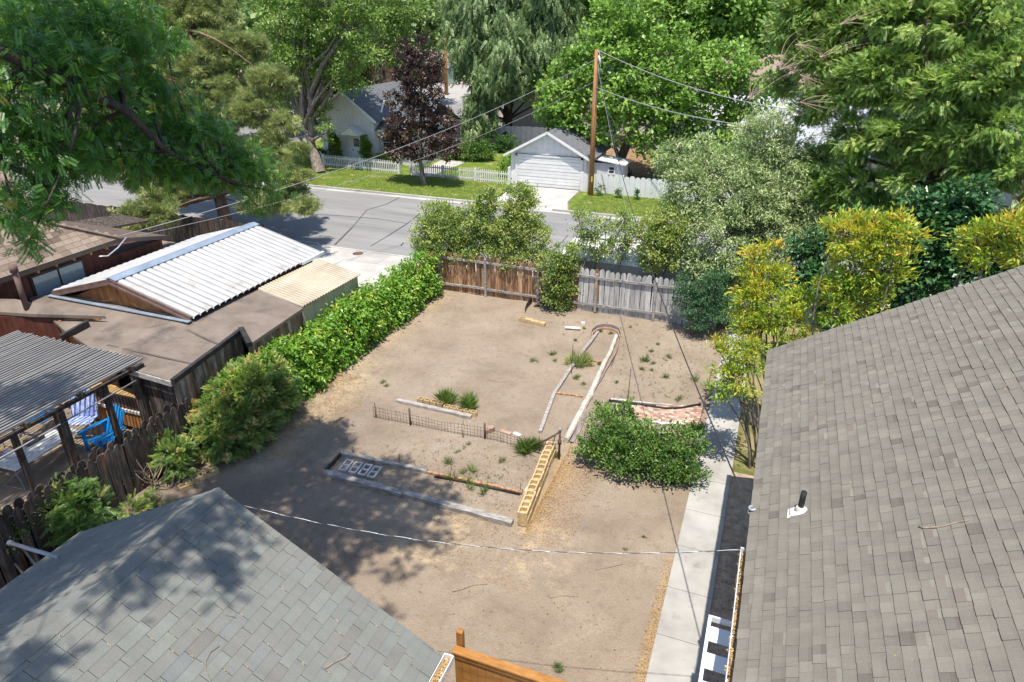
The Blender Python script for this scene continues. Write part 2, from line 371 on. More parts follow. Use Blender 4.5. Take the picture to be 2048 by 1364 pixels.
def scatter(name, C, D, N, S, tpl, v, mat, parent=None, loc=None):
    """one mesh of many copies of a tiny template at C, growing along D, facing N, size S"""
    D = unit(D); X = unit(np.cross(D, N)); Z = np.cross(X, D); TV, TF = tpl; k = len(TV)
    Rm = np.stack([X, D, Z], axis=2)
    P = np.einsum('nij,kj->nki', Rm, TV) * np.asarray(S)[:, None, None] + C[:, None, :]
    off = wloc(parent) if parent is not None else (Vector(loc) if loc is not None else Vector((0, 0, 0)))
    P = P.reshape(-1, 3) - np.array(off)
    F = (TF[None] + (np.arange(len(C)) * k)[:, None, None]).reshape(-1, TF.shape[1])
    me = bulk_mesh(name, P, F, np.repeat(np.clip(v, 0, 1), len(TF)), [mat])
    return link_mesh(name, me, parent, None if parent is not None else off)
def sph(n):
    a = RNG.normal(size=(n, 3)); return unit(a)
def clumps(blobs, gap, inner=.35):
    """clump centres on and inside a union of ellipsoids [(centre, (rx,ry,rz))], spaced by about gap"""
    C = []; O = []
    for c, r in blobs:
        r = np.array(r, float); c = np.array(c, float); area = 4 * math.pi * (r.mean() ** 2)
        n = max(4, int(area / gap ** 2)); d = sph(n)
        f = np.where(RNG.random(n) < inner, RNG.uniform(.35, .8, n), RNG.uniform(.82, 1.12, n))
        p = c + d * r * f[:, None]; C.append(p); O.append(unit(d / r))
    C = np.concatenate(C); O = np.concatenate(O); keep = np.ones(len(C), bool)
    for i, (c, r) in enumerate(blobs):       # drop clumps deep inside any blob
        q = np.linalg.norm((C - np.array(c)) / np.array(r), axis=1); keep &= q > .33
    return C[keep], O[keep]
def foliage(name, C, O, per, rc, size, tpl, mat, parent, up=.6, out=.5, wild=.8, dup_=.0, vbase=.5, vclump=.22, vleaf=.16, flat=.6, zlow=None, nup=.9, vz=0.0):
    """leaves gathered in clumps; O = outward direction of each clump"""
    n = len(C); idx = np.repeat(np.arange(n), per); m = len(idx)
    rr = rc * RNG.uniform(.6, 1.35, n)[idx]
    P = C[idx] + RNG.normal(size=(m, 3)) * np.array([.5, .5, .5 * flat]) * rr[:, None]
    if zlow is not None: P[:, 2] = np.maximum(P[:, 2], zlow + RNG.uniform(0, .25, m))
    D = O[idx] * out + RNG.normal(size=(m, 3)) * wild * .6 + np.array([0, 0, dup_])
    N = O[idx] * .35 + RNG.normal(size=(m, 3)) * .45 + np.array([0, 0, nup])
    v = vbase + RNG.normal(size=n)[idx] * vclump + RNG.normal(size=m) * vleaf
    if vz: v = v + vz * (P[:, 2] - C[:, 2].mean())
    return scatter(name, P, D, N, size * RNG.uniform(.6, 1.35, m), tpl, v, mat, parent)
def limbs(mb, start, C, r0, k=1, bend=.15, n=5, r1=.012, sag=0.0):
    s = Vector(start)
    for c in C:
        e = Vector(c); L = (e - s).length; pts = []; j = Vector((rnd(-1, 1), rnd(-1, 1), rnd(-.3, 1))) * L * bend
        for i in range(n + 1):
            t = i / n; pts.append(s.lerp(e, t) + j * math.sin(t * math.pi) - Vector((0, 0, sag * t * t)))
        mb.tube(pts, [r0 * (1 - t) ** 1.2 + r1 for t in (i / n for i in range(n + 1))], 5, v=rnd(.3, .7), cap=False)
def B(px, py, Y, rpx, sq=1.0, dep=1.0):
    c = aty(px, py, Y); r = rpx * m_per_px(c); return (tuple(c), (r, r * dep, r * sq))

def make_tree(name, label, cat, base, trunk, tr, blobs, gap, per, rc, size, tpl, lmat, bark, group=None, fork=None, limb_r=.10, twig=14, twr=.03, crown='crown', **kw):
    base = Vector(base); t = thing(name, label, cat, base, group)
    mb = MB(); pts = [Vector(p) for p in trunk]; n = len(pts)
    mb.tube(pts, [tr * (1.25 if i == 0 else 1) * (1 - .6 * i / max(1, n - 1)) for i in range(n)], 10, cap=False)
    C, O = clumps(blobs, gap)
    top = pts[-1]; low = pts[fork] if fork is not None else pts[max(1, n // 2)]
    for c, r in blobs:
        c = Vector(c); s = top if (top - c).length < (low - c).length else low
        limbs(mb, s, [c], limb_r)
        near = [Vector(p) for p in C if (Vector(p) - c).length < max(r) * 1.25]
        random.shuffle(near); limbs(mb, c, near[:twig], twr, n=3, r1=.006)
    mb.build('trunk', bark, t)
    foliage(crown, C, O, per, rc, size, tpl, lmat, t, **kw)
    return t

# ================================================================== THE SETTING: ground, paths, streets
def struct(name, mb, mat, loc=(0, 0, 0), **kw): return tag(mb.build(name, mat, loc=loc, **kw), kind='structure')

# earth everywhere
m, nt, bs, out = new_mat('dusty_earth'); vec = coords(nt, (1, 1, 1))
c = ramp(nt, maprange(nt, noise(nt, vec, .5, 8, .65), .3, .7), [(0, (.15, .125, .105)), (.5, (.24, .205, .17)), (1, (.31, .27, .22))])
nt.links.new(c, bs.inputs['Base Color']); bs.inputs['Roughness'].default_value = .95; bump(nt, bs, noise(nt, vec, 9, 6), .5, .05)
EARTH = m
struct('ground', MB().poly([(-700, -80, -.04), (700, -80, -.04), (700, 900, -.04), (-700, 900, -.04)]), EARTH)

# bare yard soil, really uneven
m, nt, bs, out = new_mat('bare_yard_soil'); vec = coords(nt, (1, 1, 1))
c = ramp(nt, maprange(nt, noise(nt, vec, .55, 7, .6), .32, .68), [(0, (.26, .202, .150)), (.45, (.34, .272, .205)), (1, (.41, .335, .258))])
c = mixc(nt, maprange(nt, noise(nt, vec, 3.5, 6, .7), .52, .68, 0, .6), c, (.21, .165, .128))
c = mixc(nt, maprange(nt, noise(nt, vec, 1.4, 6, .7), .55, .70, 0, .5), c, (.40, .345, .28))
c = mixc(nt, maprange(nt, noise(nt, vec, 11, 4, .6), .60, .72, 0, .5), c, (.44, .375, .30))
c = mixc(nt, maprange(nt, noise(nt, vec, 26, 4, .7), .38, .62, 0, .5), c, (.235, .185, .145))
c = mixc(nt, maprange(nt, noise(nt, (lambda q: q)(coords(nt, (3, 9, 3))), 5, 5, .75), .58, .70, 0, .45), c, (.45, .38, .30))
# earth by the shed: darker soil, plus some tree shade put into the colour
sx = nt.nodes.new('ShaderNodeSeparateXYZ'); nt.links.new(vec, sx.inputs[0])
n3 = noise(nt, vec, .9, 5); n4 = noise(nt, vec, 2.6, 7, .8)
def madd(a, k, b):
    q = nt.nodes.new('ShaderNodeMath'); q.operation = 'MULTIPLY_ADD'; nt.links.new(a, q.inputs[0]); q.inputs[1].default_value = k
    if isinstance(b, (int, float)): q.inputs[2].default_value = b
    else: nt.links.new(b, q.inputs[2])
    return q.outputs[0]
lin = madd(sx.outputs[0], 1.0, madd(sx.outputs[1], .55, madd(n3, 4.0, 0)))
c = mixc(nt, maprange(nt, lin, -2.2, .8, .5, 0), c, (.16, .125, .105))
# mats of fine straw lie along the hedge, beside the block row and at the path edge
def mth(op, a, b=None):
    q = nt.nodes.new('ShaderNodeMath'); q.operation = op
    for i, x in enumerate((a, b)):
        if x is None: continue
        if isinstance(x, (int, float)): q.inputs[i].default_value = x
        else: nt.links.new(x, q.inputs[i])
    return q.outputs[0]
def zone(x0, x1, y0, y1, fx, fy, lo, hi, col, k=.85):
    global c
    X_, Y_ = sx.outputs[0], sx.outputs[1]
    a = mth('MULTIPLY', maprange(nt, X_, x0 - fx, x0 + .01), maprange(nt, X_, x1 + fx, x1 - .01)); b = mth('MULTIPLY', maprange(nt, Y_, y0 - fy, y0 + .01), maprange(nt, Y_, y1 + fy, y1 - .01))
    f = mth('MULTIPLY', mth('MULTIPLY', a, b), maprange(nt, madd(n3, .5, madd(n4, .7, 0)), lo, hi, 0, k)); c = mixc(nt, f, c, col)
zone(-14, -12.3, 12.6, 17.8, .9, 1.5, .50, .66, (.50, .41, .28)); zone(-14, -13.0, 17, 25.5, .7, .5, .5, .68, (.47, .37, .25))
zone(-4.4, -4.2, 12.2, 16.0, .7, .6, .53, .70, (.48, .33, .19), .75); zone(-7, -3.6, 10.6, 12.3, 1.0, .6, .60, .70, (.52, .41, .27)); zone(-.95, -.78, 2, 12.8, .08, .4, .46, .66, (.46, .34, .21), .6)
zone(-10.6, -8.2, 12.9, 13.6, .3, .5, .55, .66, (.48, .38, .25))
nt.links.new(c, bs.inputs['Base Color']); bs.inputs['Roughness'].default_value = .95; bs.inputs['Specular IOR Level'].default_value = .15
hb = nt.nodes.new('ShaderNodeMath'); hb.operation = 'ADD'; nt.links.new(noise(nt, vec, 6, 8, .7), hb.inputs[0]); nt.links.new(noise(nt, vec, 38, 3), hb.inputs[1])
bump(nt, bs, hb.outputs[0], .8, .06)
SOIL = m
nx, ny = 300, 500; xs = np.linspace(-14.9, -0.79, nx); ys = np.linspace(-1, 26.4, ny)
X, Y = np.meshgrid(xs, ys); Z = np.zeros_like(X)
for k in range(70):
    w = RNG.uniform(.5, 9); a = RNG.uniform(0, 2 * math.pi); ph = RNG.uniform(0, 6.28)
    Z += (.013 / (1 + w)) * np.sin(w * (X * math.cos(a) + Y * math.sin(a)) + ph)
Z += RNG.normal(size=Z.shape) * .0022
Z *= .6
for _ in range(900):      # scuffs, heel marks and small clods
    fx, fy, rr, dd = RNG.uniform(-14.5, -1), RNG.uniform(2, 26), RNG.uniform(.06, .16), RNG.uniform(-.016, .012)
    i0, i1 = np.searchsorted(xs, [fx - 3 * rr, fx + 3 * rr]); j0, j1 = np.searchsorted(ys, [fy - 4 * rr, fy + 4 * rr]); sx_, sy_ = X[j0:j1, i0:i1] - fx, Y[j0:j1, i0:i1] - fy
    Z[j0:j1, i0:i1] += dd * np.exp(-(sx_ ** 2 / rr ** 2 + sy_ ** 2 / (rr * 1.5) ** 2))
Z = np.maximum(Z, -.025)
Z *= np.clip((-0.79 - X) / .25, 0, 1)
V = np.stack([X, Y, Z], -1).reshape(-1, 3); i = np.arange((ny - 1) * (nx - 1)); r_, c_ = i // (nx - 1), i % (nx - 1)
q = r_ * nx + c_; F = np.stack([q, q + 1, q + nx + 1, q + nx], 1)
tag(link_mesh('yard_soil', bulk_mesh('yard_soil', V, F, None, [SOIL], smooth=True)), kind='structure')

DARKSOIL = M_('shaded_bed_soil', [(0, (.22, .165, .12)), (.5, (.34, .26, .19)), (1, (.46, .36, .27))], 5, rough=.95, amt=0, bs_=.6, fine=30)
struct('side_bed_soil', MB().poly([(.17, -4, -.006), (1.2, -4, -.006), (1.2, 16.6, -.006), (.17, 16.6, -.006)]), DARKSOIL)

# lawns
def lawn_mat(name, a, b, dry, lo=.52, hi=.66):
    m, nt, bs, out = new_mat(name); vec = coords(nt, (1, 1, 1))
    c = ramp(nt, maprange(nt, noise(nt, vec, 2.2, 6, .7), .3, .7), [(0, a), (1, b)])
    c = mixc(nt, maprange(nt, noise(nt, vec, .7, 5), lo, hi), c, dry)
    nt.links.new(c, bs.inputs['Base Color']); bs.inputs['Roughness'].default_value = .9; bs.inputs['Specular IOR Level'].default_value = .1
    bump(nt, bs, noise(nt, vec, 30, 4, .7), .9, .06); return m
LAWN = lawn_mat('mown_lawn', (.085, .135, .022), (.20, .27, .05), (.40, .33, .16), .55, .72)
LAWN2 = lawn_mat('thin_side_lawn', (.10, .12, .035), (.24, .23, .08), (.33, .27, .14), .45, .6)
struct('side_lawn', MB().poly([(.17, 16.6, -.004), (4, 16.6, -.004), (4, 30, -.004), (.17, 30, -.004)]), LAWN2)

# garden path of poured slabs, with open joints
def slabs(name, x0, x1, ys, mat, z=0.03, g=.012):
    mb = MB()
    for a, b in zip(ys[:-1], ys[1:]): mb.box((x0, a + g / 2, -.05), (x1, b - g / 2, z), v=rnd(.3, .7))
    return struct(name, mb, mat)
slabs('garden_path', -.80, .165, [-3, -1.6, -.2, 1.2, 2.6, 4.0, 5.25, 6.45, 7.7, 9.0, 10.35, 11.7, 13.1, 14.5, 15.9, 17.3, 18.7, 20.1, 21.5, 22.9, 24.3, 25.7, 27.1], CONC)
# street, kerbs, pavements
NK, FK = 29.55, 40.75
struct('street_asphalt', MB().poly([(-160, NK, 0), (60, NK, 0), (60, FK, 0), (-160, FK, 0)]), ASPH)
mb = MB()
def seam(pts, w=.05):
    for a, b in zip(pts[:-1], pts[1:]):
        a, b = Vector(a), Vector(b); s = (b - a).cross(Vector((0, 0, 1))).normalized() * w * rnd(.5, 1.3)
        mb.poly([a - s, b - s, b + s, a + s])
for chain in ([(668, 490), (705, 455), (735, 420), (775, 408), (805, 392)], [(742, 492), (775, 472), (815, 448), (850, 420)], [(620, 428), (690, 432), (760, 438), (815, 447)], [(840, 418), (870, 408), (940, 405)], [(800, 492), (808, 485)], [(1135, 470), (1120, 490), (1104, 505)]):
    seam([tuple(at(x + rnd(-2, 2), y, .004)) for x, y in chain])
struct('street_tar_lines', mb, TAR)
mb = MB(); x = -160.0
while x < 60:
    if not (-18.6 < x + 1.2 < -11.8): mb.box((x, FK, -.05), (x + 2.4, FK + .16, .13), v=rnd(.3, .7))
    else: mb.box((x, FK, -.05), (x + 2.4, FK + .16, .02), v=rnd(.3, .7))
    mb.box((x, FK - .40, -.05), (x + 2.4, FK - .003, .008), v=rnd(.4, .8)); x += 2.412
struct('far_kerb', mb, CONCW)
mb = MB(); x = -160.0
while x < 60:
    mb.box((x, NK - .15, -.05), (x + 2.4, NK, .04 if -24 < x < -13 else .13), v=rnd(.3, .7)); x += 2.412
struct('near_kerb', mb, CONCW)
mb = MB()
for x in np.arange(-60, 20, 1.5):
    mb.box((x + .006, 27.95, -.05), (x + 1.494, 29.39, .025 if -24 < x < -14 else .06), v=rnd(.25, .8))
struct('near_pavement', mb, CONCW)
mb = MB()
for i, x in enumerate((-22.5, -19.9, -17.3)):
    for y0, y1 in ((21.2, 24.4), (24.41, 27.94)): mb.box((x + .01, y0, -.05), (x + 2.59, y1, .02), v=rnd(.6, .9))
struct('near_driveway', mb, CONCW)
struct('far_driveway', MB().poly([(-18.2, FK + .17, .02), (-11.9, FK + .17, .02), (-12.6, 43.2, .02), (-12.75, 46.55, .02), (-17.6, 46.55, .02), (-17.3, 43.0, .02)], .06, v=.8), CONCW)
def lawn_sheet(name, pts, z, mat=LAWN): return struct(name, MB().poly([(x, y, z) for x, y in pts], .1), mat)
lawn_sheet('verge_lawn', [(-44, FK + .17), (-18.3, FK + .17), (-17.4, 43), (-17.7, 46.1), (-44, 46.9)], .10)
lawn_sheet('driveway_verge', [(-11.8, FK + .17), (30, FK + .17), (30, 45), (-12.5, 46.1), (-12.5, 43.2)], .10)
lawn_sheet('house_lawn', [(-42, 46.93), (-17.85, 46.2), (-18.6, 57), (-42, 60)], .08)
struct('stepping_path', MB().poly([(-25.9, 46.2, .1), (-24.6, 46.1, .1), (-24.2, 52.5, .1), (-26.6, 53, .1)], .05), CONCW)
struct('side_street', MB().poly([(-60, FK + .02, .004), (-50, FK + .02, .004), (-46, 54, .004), (-40, 70, .004), (-30, 96, .004), (40, 96, .004), (40, 108, .004), (-34, 108, .004), (-52, 112, .004), (-60, 70, .004)]), ASPH)
struct('parking_lot', MB().poly([tuple(at(x, y, .008)) for x, y in ((880, 152), (1250, 152), (1300, 196), (1000, 214), (760, 190), (740, 168))]), CONC)
struct('far_street', MB().poly([tuple(at(x, y, .012)) for x, y in ((902, 158), (962, 158), (955, 132), (930, 118), (896, 118), (880, 135))]), ASPH)
mb = MB()
for a, b in (((918, 167), (944, 170)), ((880, 164), (910, 168)), ((950, 163), (975, 166)), ((873, 141), (890, 144))): mb.beam(at(*a, .06), at(*b, .06), .45, .14)
struct('red_kerb_paint', mb, M_('red_kerb', [(0, (.45, .06, .03)), (1, (.62, .14, .08))], 3, amt=0))
struct('neighbour_patio_paving', MB().poly([(-25, 2, .004), (-14.9, 2, .004), (-14.9, 12.6, .004), (-25, 12.6, .004)]), M_('tan_paving', [(0, (.20, .155, .11)), (1, (.30, .24, .175))], 4, rough=.9, amt=0))
struct('backyard_litter_ground', MB().poly([(-19, 57, .05), (-5, 46.8, .05), (12, 46, .05), (12, 70, .05), (-19, 72, .05)]), M_('brown_litter', [(0, (.12, .07, .04)), (.5, (.26, .16, .09)), (1, (.40, .28, .17))], 3, rough=.95, amt=0))

# ================================================================== THE HOUSE ON THE RIGHT
XE, YC, ZE = .50, 15.1, 4.5
SL = (7.1 - 4.5) / (4.73 - .45)
hs = thing('brown_shingled_house', 'large house under a taupe shingle roof beside the concrete path', 'house', (6, 5, 0))
S = Vector((1, 0, SL)).normalized(); RL = 9.0 / S.x
sk = MB().poly([(XE + .02, YC - .02, ZE - .03), (XE + 9, YC - .02, ZE - .03 + 9 * SL), (XE + 9, -5, ZE - .03 + 9 * SL), (XE + .02, -5, ZE - .03)], .12)
sk.poly([(XE + 9.01, YC - .02, ZE - .03 + 9 * SL), (XE + 18, YC - .02, ZE - .03), (XE + 18, -5, ZE - .03), (XE + 9.01, -5, ZE - .03 + 9 * SL)], .12)
roof = sk.build('roof', M_('roof_deck', [(0, (.12, .11, .10)), (1, (.16, .15, .14))], 3, amt=0), hs)
def vd():
    r = random.random(); return rnd(.05, .2) if r < .03 else (rnd(.9, .97) if r < .06 else min(.85, max(.2, random.gauss(.52, .11))))
def house_tabs(parent):
    U = (0, 1, 0); O = Vector((XE - .03, -5, ZE))
    tab_roof('shingle_courses', O, U, S, YC + 5, int(RL / .152), .165, .152, .020, SH_BROWN, parent, jit=.5, vdist=vd, gap=.0022)
house_tabs(roof)
mb = MB().box((.95, -4.6, 0), (17.6, YC - .4, ZE - .1)); mb.build('wall', CREAM, hs)
mb = MB(); mb.add([(.95, YC - .4, ZE - .1), (XE + 9, YC - .4, ZE - .1 + 8.5 * SL), (17.6, YC - .4, ZE - .1)], [(0, 1, 2)]); mb.build('gable', CREAM, hs)
# gutter with needles and its bracket straps
g = MB(); gx = .40
g.box((gx - .01, -4, 4.20), (gx + .0, 8.45, 4.33)); g.box((gx, -4, 4.19), (gx + .10, 8.45, 4.20)); g.box((gx + .10, -4, 4.2), (gx + .11, 8.45, 4.33)); g.box((gx - .01, 8.45, 4.19), (gx + .11, 8.47, 4.34))
gut = g.build('gutter', ALU, hs)
n = 2600; C = np.stack([RNG.uniform(gx + .005, gx + .095, n), RNG.uniform(0, 8.42, n), RNG.uniform(4.24, 4.30, n)], 1)
scatter('needle_litter', C, RNG.normal(size=(n, 3)) * [1, 1, .2], RNG.normal(size=(n, 3)) * .3 + [0, 0, 1], RNG.uniform(.03, .07, n), T_leaf(.45), RNG.uniform(0, 1, n), STRAW, gut)
# louvred awning by the side door
aw = thing('louvred_awning', 'white slatted aluminium awning on the house side over the narrow bed', 'awning', (.3, 7, 3))
mb = MB()
mb.beam((.13, 8.12, 3.12), (.13, 4.4, 2.75), .05, .08); mb.beam((.56, 8.12, 3.12), (.56, 4.4, 2.75), .05, .08); mb.beam((.105, 8.14, 3.12), (.585, 8.14, 3.12), .03, .10)
mb.build('frame', ALU, aw)
for k in range(8):
    y = 7.98 - k * .46; z = 3.10 - k * .046
    s = MB(); s.add([(.16, y, z + .03), (.53, y, z + .03), (.53, y - .23, z - .03), (.16, y - .23, z - .03), (.16, y, z + .02), (.53, y, z + .02), (.53, y - .23, z - .04), (.16, y - .23, z - .04)],
          [(0,3,2,1), (4,5,6,7), (0,1,5,4), (2,3,7,6), (1,2,6,5), (3,0,4,7)]); s.build('slat', ALU, aw)
# vent pipe with flashing
p = at(1605, 1020, 4.5)
def on_roof(px, py, dz=0.0):
    d = ray(px, py); N = Vector((-SL, 0, 1)); P0 = Vector((XE, 0, ZE + .012 + dz)); t = (P0 - CAM).dot(N) / d.dot(N); return CAM + d * t
b = on_roof(1600, 1020); vp = thing('roof_vent_pipe', 'black vent pipe with white flashing standing on the taupe roof', 'vent pipe', b)
mb = MB(); mb.tube([b - Vector((0, 0, .03)), b + Vector((0, 0, .33))], .042, 14); mb.build('pipe', BLACK, vp)
mb = MB(); mb.tube([b - Vector((0, 0, .02)), b + Vector((0, 0, .07))], [.085, .055], 14, v=.4); mb.build('collar', M_('lead_collar', [(0, (.4, .36, .3)), (1, (.6, .58, .52))], 14, amt=0), vp)
N_ = Vector((-SL, 0, 1)).normalized()
fl = [on_roof(*q, .03) for q in ((1576, 1018), (1588, 1015), (1600, 1012), (1612, 1014), (1615, 1019), (1608, 1026), (1596, 1030), (1582, 1031), (1577, 1036), (1574, 1036))]
MB().poly(fl, .006, v=.8).build('flashing', WHITE, vp)
def stick(name, label, pts, r, mat=TWIG, cat='stick', grp=None, fork=None):
    mb = MB(); mb.tube(pts, [r * (1 - .5 * i / len(pts)) for i in range(len(pts))], 6)
    if fork: mb.tube(fork, [r * .6, r * .4] + [r * .2] * (len(fork) - 2), 5)
    o = mb.build(name, mat, loc=pts[0]); return tag(o, label, cat, grp)
stick('fallen_branch', 'pale bare branch lying across the taupe shingles past the vent pipe', [on_roof(*q, .03) for q in ((1838, 1053), (1850, 1056), (1885, 1053), (1912, 1045), (1938, 1040))], .013)
stick('curled_twig', 'thin curling twig on the taupe shingles below the vent pipe', [on_roof(*q, .015) for q in ((1658, 1093), (1648, 1110), (1650, 1125), (1660, 1140), (1672, 1148))], .006)
stick('hooked_twig', 'short hooked twig beside the pale branch on the taupe roof', [on_roof(*q, .012) for q in ((1800, 1050), (1806, 1038), (1812, 1030))], .004)
for k, q in enumerate(((1648, 765), (1790, 706), (1852, 776), (1700, 965), (1790, 1310), (1870, 838), (2010, 778))):
    o = MB().poly([on_roof(q[0] + dx, q[1] + dy, .02) for dx, dy in ((-2, 0), (0, -2), (2.4, .5), (.5, 1.8))], .003).build('fallen_leaf', STRAW, loc=on_roof(*q)); o['label'] = 'tiny dry yellow leaf on the taupe shingles, ' + ('nearest the eave', 'high by the juniper side', 'above the pale branch', 'straight up the slope from the vent pipe', 'lowest, far below the branch', 'up and over from the pale branch', 'at the rim of view above the branch')[k]; o['category'] = 'leaf'; o['group'] = 'dry leaves on the taupe roof'

# ================================================================== THE SHED (grey roof)
SY, SXM, SZ, SEX, SEZ = 6.65, -7.65, 4.5, 3.93, 2.33
sh = thing('grey_roofed_shed', 'garden shed under a blue grey shingle gable roof with white gutter', 'shed', (SXM, 3, 0))
S2 = Vector((-SEX, 0, SZ - SEZ)).normalized(); L2 = math.hypot(SEX, SZ - SEZ); S3 = Vector((SEX, 0, SZ - SEZ)).normalized()
mb = MB()
for sg in (1, -1):
    mb.poly([(SXM + sg * .002, SY - .03, SZ - .03), (SXM + sg * SEX, SY - .03, SEZ - .03), (SXM + sg * SEX, -4, SEZ - .03), (SXM + sg * .002, -4, SZ - .03)], .1, v=.4)
rf = mb.build('roof', DARKTRIM, sh)
def vg(): return min(1, max(0, random.gauss(.5, .20)))
JOINTS.clear(); tab_roof('lit_shingle_slope', (SXM + SEX, -4, SEZ), (0, 1, 0), S2, SY + 4, 25, .41, L2 / 25.2, .010, SH_GREY, rf, vdist=vg, gap=.007); JL = list(JOINTS)
tab_roof('far_shingle_slope', (SXM - SEX, -4, SEZ), (0, 1, 0), S3, SY + 4, 25, .41, L2 / 25.2, .010, SH_GREY, rf, vdist=vg, gap=.007)
cap = MB(); y = SY
while y > -3.9:
    c = rnd(.35, .65); a = Vector((SXM, y, SZ + .022)); l = .26
    for sg in (1, -1):
        e = Vector((sg * .13, 0, -.13 * (SZ - SEZ) / SEX))
        cap.poly([a, a + e, a + e + Vector((0, -l, -.006)), a + Vector((0, -l, -.006))], .008, v=c)
    y -= .2
cap.build('ridge_cap', SH_GREY, rf)
MB().box((SXM - SEX + .35, -3.8, 0), (SXM + SEX - .35, SY - .35, SEZ - .05)).build('wall', CREAM, sh)
mb = MB(); mb.add([(SXM - SEX + .35, SY - .35, SEZ - .05), (SXM, SY - .35, SZ - .25), (SXM + SEX - .35, SY - .35, SEZ - .05)], [(0, 1, 2)]); mb.build('gable', CREAM, sh)
g = MB(); x0 = SXM + SEX + .015; z0 = SEZ - .11
g.box((x0, -4, z0), (x0 + .012, SY + .02, z0 + .12)); g.box((x0 + .012, -4, z0), (x0 + .15, SY + .02, z0 + .012)); g.box((x0 + .15, -4, z0), (x0 + .165, SY + .02, z0 + .13)); g.box((x0, SY + .02, z0), (x0 + .165, SY + .035, z0 + .13))
gut = g.build('gutter', WHITE, sh)
n = 2200; C = np.stack([RNG.uniform(x0 + .02, x0 + .145, n), RNG.uniform(3, SY, n), RNG.uniform(z0 + .04, z0 + .10, n)], 1)
scatter('needle_litter', C, RNG.normal(size=(n, 3)) * [1, 1, .2], RNG.normal(size=(n, 3)) * .3 + [0, 0, 1], RNG.uniform(.03, .07, n), T_leaf(.35), RNG.uniform(.2, 1, n), STRAW, gut)
def on_shed(px, py, dz=.01):
    d = ray(px, py); k = (SZ - SEZ) / SEX; N = Vector((k, 0, 1)); P0 = Vector((SXM, 0, SZ + .012 + dz)); t = (P0 - CAM).dot(N) / d.dot(N); return CAM + d * t
# straw caught in the shingle joints
C = []
for J in JL:
    if J[1] > 2 and random.random() < .42:
        t_ = rnd(.0, .08)
        for _ in range(random.randrange(2, 6)): C.append(tuple(Vector(J) + S2 * (t_ + rnd(0, .06)) + Vector((rnd(-.004, .004), rnd(-.008, .008), .001))))
n = len(C)
D = np.tile(np.array(S2), (n, 1)) + RNG.normal(size=(n, 3)) * .25
tag(scatter('straw_bits', np.array(C), D, np.tile([.5, 0, 1.], (n, 1)), RNG.uniform(.018, .036, n), T_leaf(.4), RNG.uniform(.3, 1, n), STRAW), 'specks of dry straw caught between the grey roof shingles', 'straw', kind='stuff')
stick('brown_stick', 'brown forked stick lying on the grey shed roof', [on_shed(*q) for q in ((650, 1337), (668, 1325), (690, 1315), (700, 1306))], .012, fork=[on_shed(*q) for q in ((693, 1313), (702, 1325), (716, 1338))])
stick('forked_twig', 'forked pale twig near the peak of the grey shed roof', [on_shed(*q) for q in ((330, 1093), (345, 1075), (356, 1062), (349, 1045))], .006, fork=[on_shed(*q) for q in ((356, 1062), (372, 1060), (390, 1052))])
stick('curved_twig', 'long curved bare twig halfway down the grey shed roof', [on_shed(*q) for q in ((437, 1205), (442, 1220), (452, 1230), (472, 1235))], .005)
stick('looped_twig', 'looping dry twig low on the grey shed roof', [on_shed(*q) for q in ((438, 1292), (420, 1305), (411, 1325), (413, 1345), (422, 1360))], .006)

# mast lying by the shed's far slope
mb = MB(); mb.tube([aty(18, 1085, 5.6), aty(60, 1098, 5.5), aty(118, 1115, 5.4)], .035, 8); mb.tube([aty(18, 1085, 5.6), aty(24, 1087, 5.6)], .05, 8)
tag(mb.build('metal_pole', STEEL, loc=aty(60, 1098, 5.5)), 'grey metal tube sticking out past the far slope of the grey shed roof', 'pole')

# ================================================================== STAINED FENCE (bottom)
fy, ft = 7.22, 1.8
sf = thing('stained_fence', 'amber stained cedar fence with a capped top rail beside the shed', 'fence', (-3, fy, 0))
mb = MB(); x = -3.80
while x < 1.0 - 1.9:
    mb.box((x, fy - .02, 0), (x + .138, fy + .005, ft - .06), v=rnd(.2, .8)); x += .142
mb.build('board_panel', STAINED, sf)
mb = MB().box((-3.83, fy - .07, ft - .06), (-.86, fy + .09, ft - .015), v=.7).box((-3.82, fy - .05, ft - .16), (-.87, fy - .022, ft - .062), v=.5).box((-3.82, fy + .008, ft - .16), (-.87, fy + .04, ft - .062), v=.5); mb.build('top_rail', STAINED, sf, bevel=.006)
for x in (-3.76, -1.02):
    mb = MB().box((x - .055, fy + .095, 0), (x + .055, fy + .205, ft + (.28 if x < -3 else -.02)), v=.6); mb.build('post', STAINED, sf, bevel=.008)

# ================================================================== BACK FENCE
bf = thing('back_fence', 'long plank fence, brown at one end and silver grey at the other, behind the yard', 'fence', (-7, 26, 0))
mb = MB(); x = -13.45
while x < -1.3:
    w = rnd(.19, .215); brown = x < -7.0 or (-6.35 < x < -6.15); lean = rnd(-.02, .02); h = 1.88 + rnd(-.05, .05) - (.0 if x > -8 else .06)
    if x > -8.2:      # rounded heads
        prof = [(0, 0), (w, 0), (w, h - .12), (w * .85, h - .04), (w * .5, h), (w * .15, h - .04), (0, h - .12)]
    else: prof = [(0, 0), (w, 0), (w, h - rnd(.0, .05)), (0, h - rnd(.0, .05))]
    y0 = 26.05 + rnd(-.008, .008)
    mb.poly([(x + a + lean * b_, y0, b_) for a, b_ in prof], .02, v=rnd(.1, .9), m=0 if brown else 1, d=(0, 1, 0)); x += w + rnd(.012, .03)
mb.build('plank_panel', [WOODRED, WOODPALE], bf)
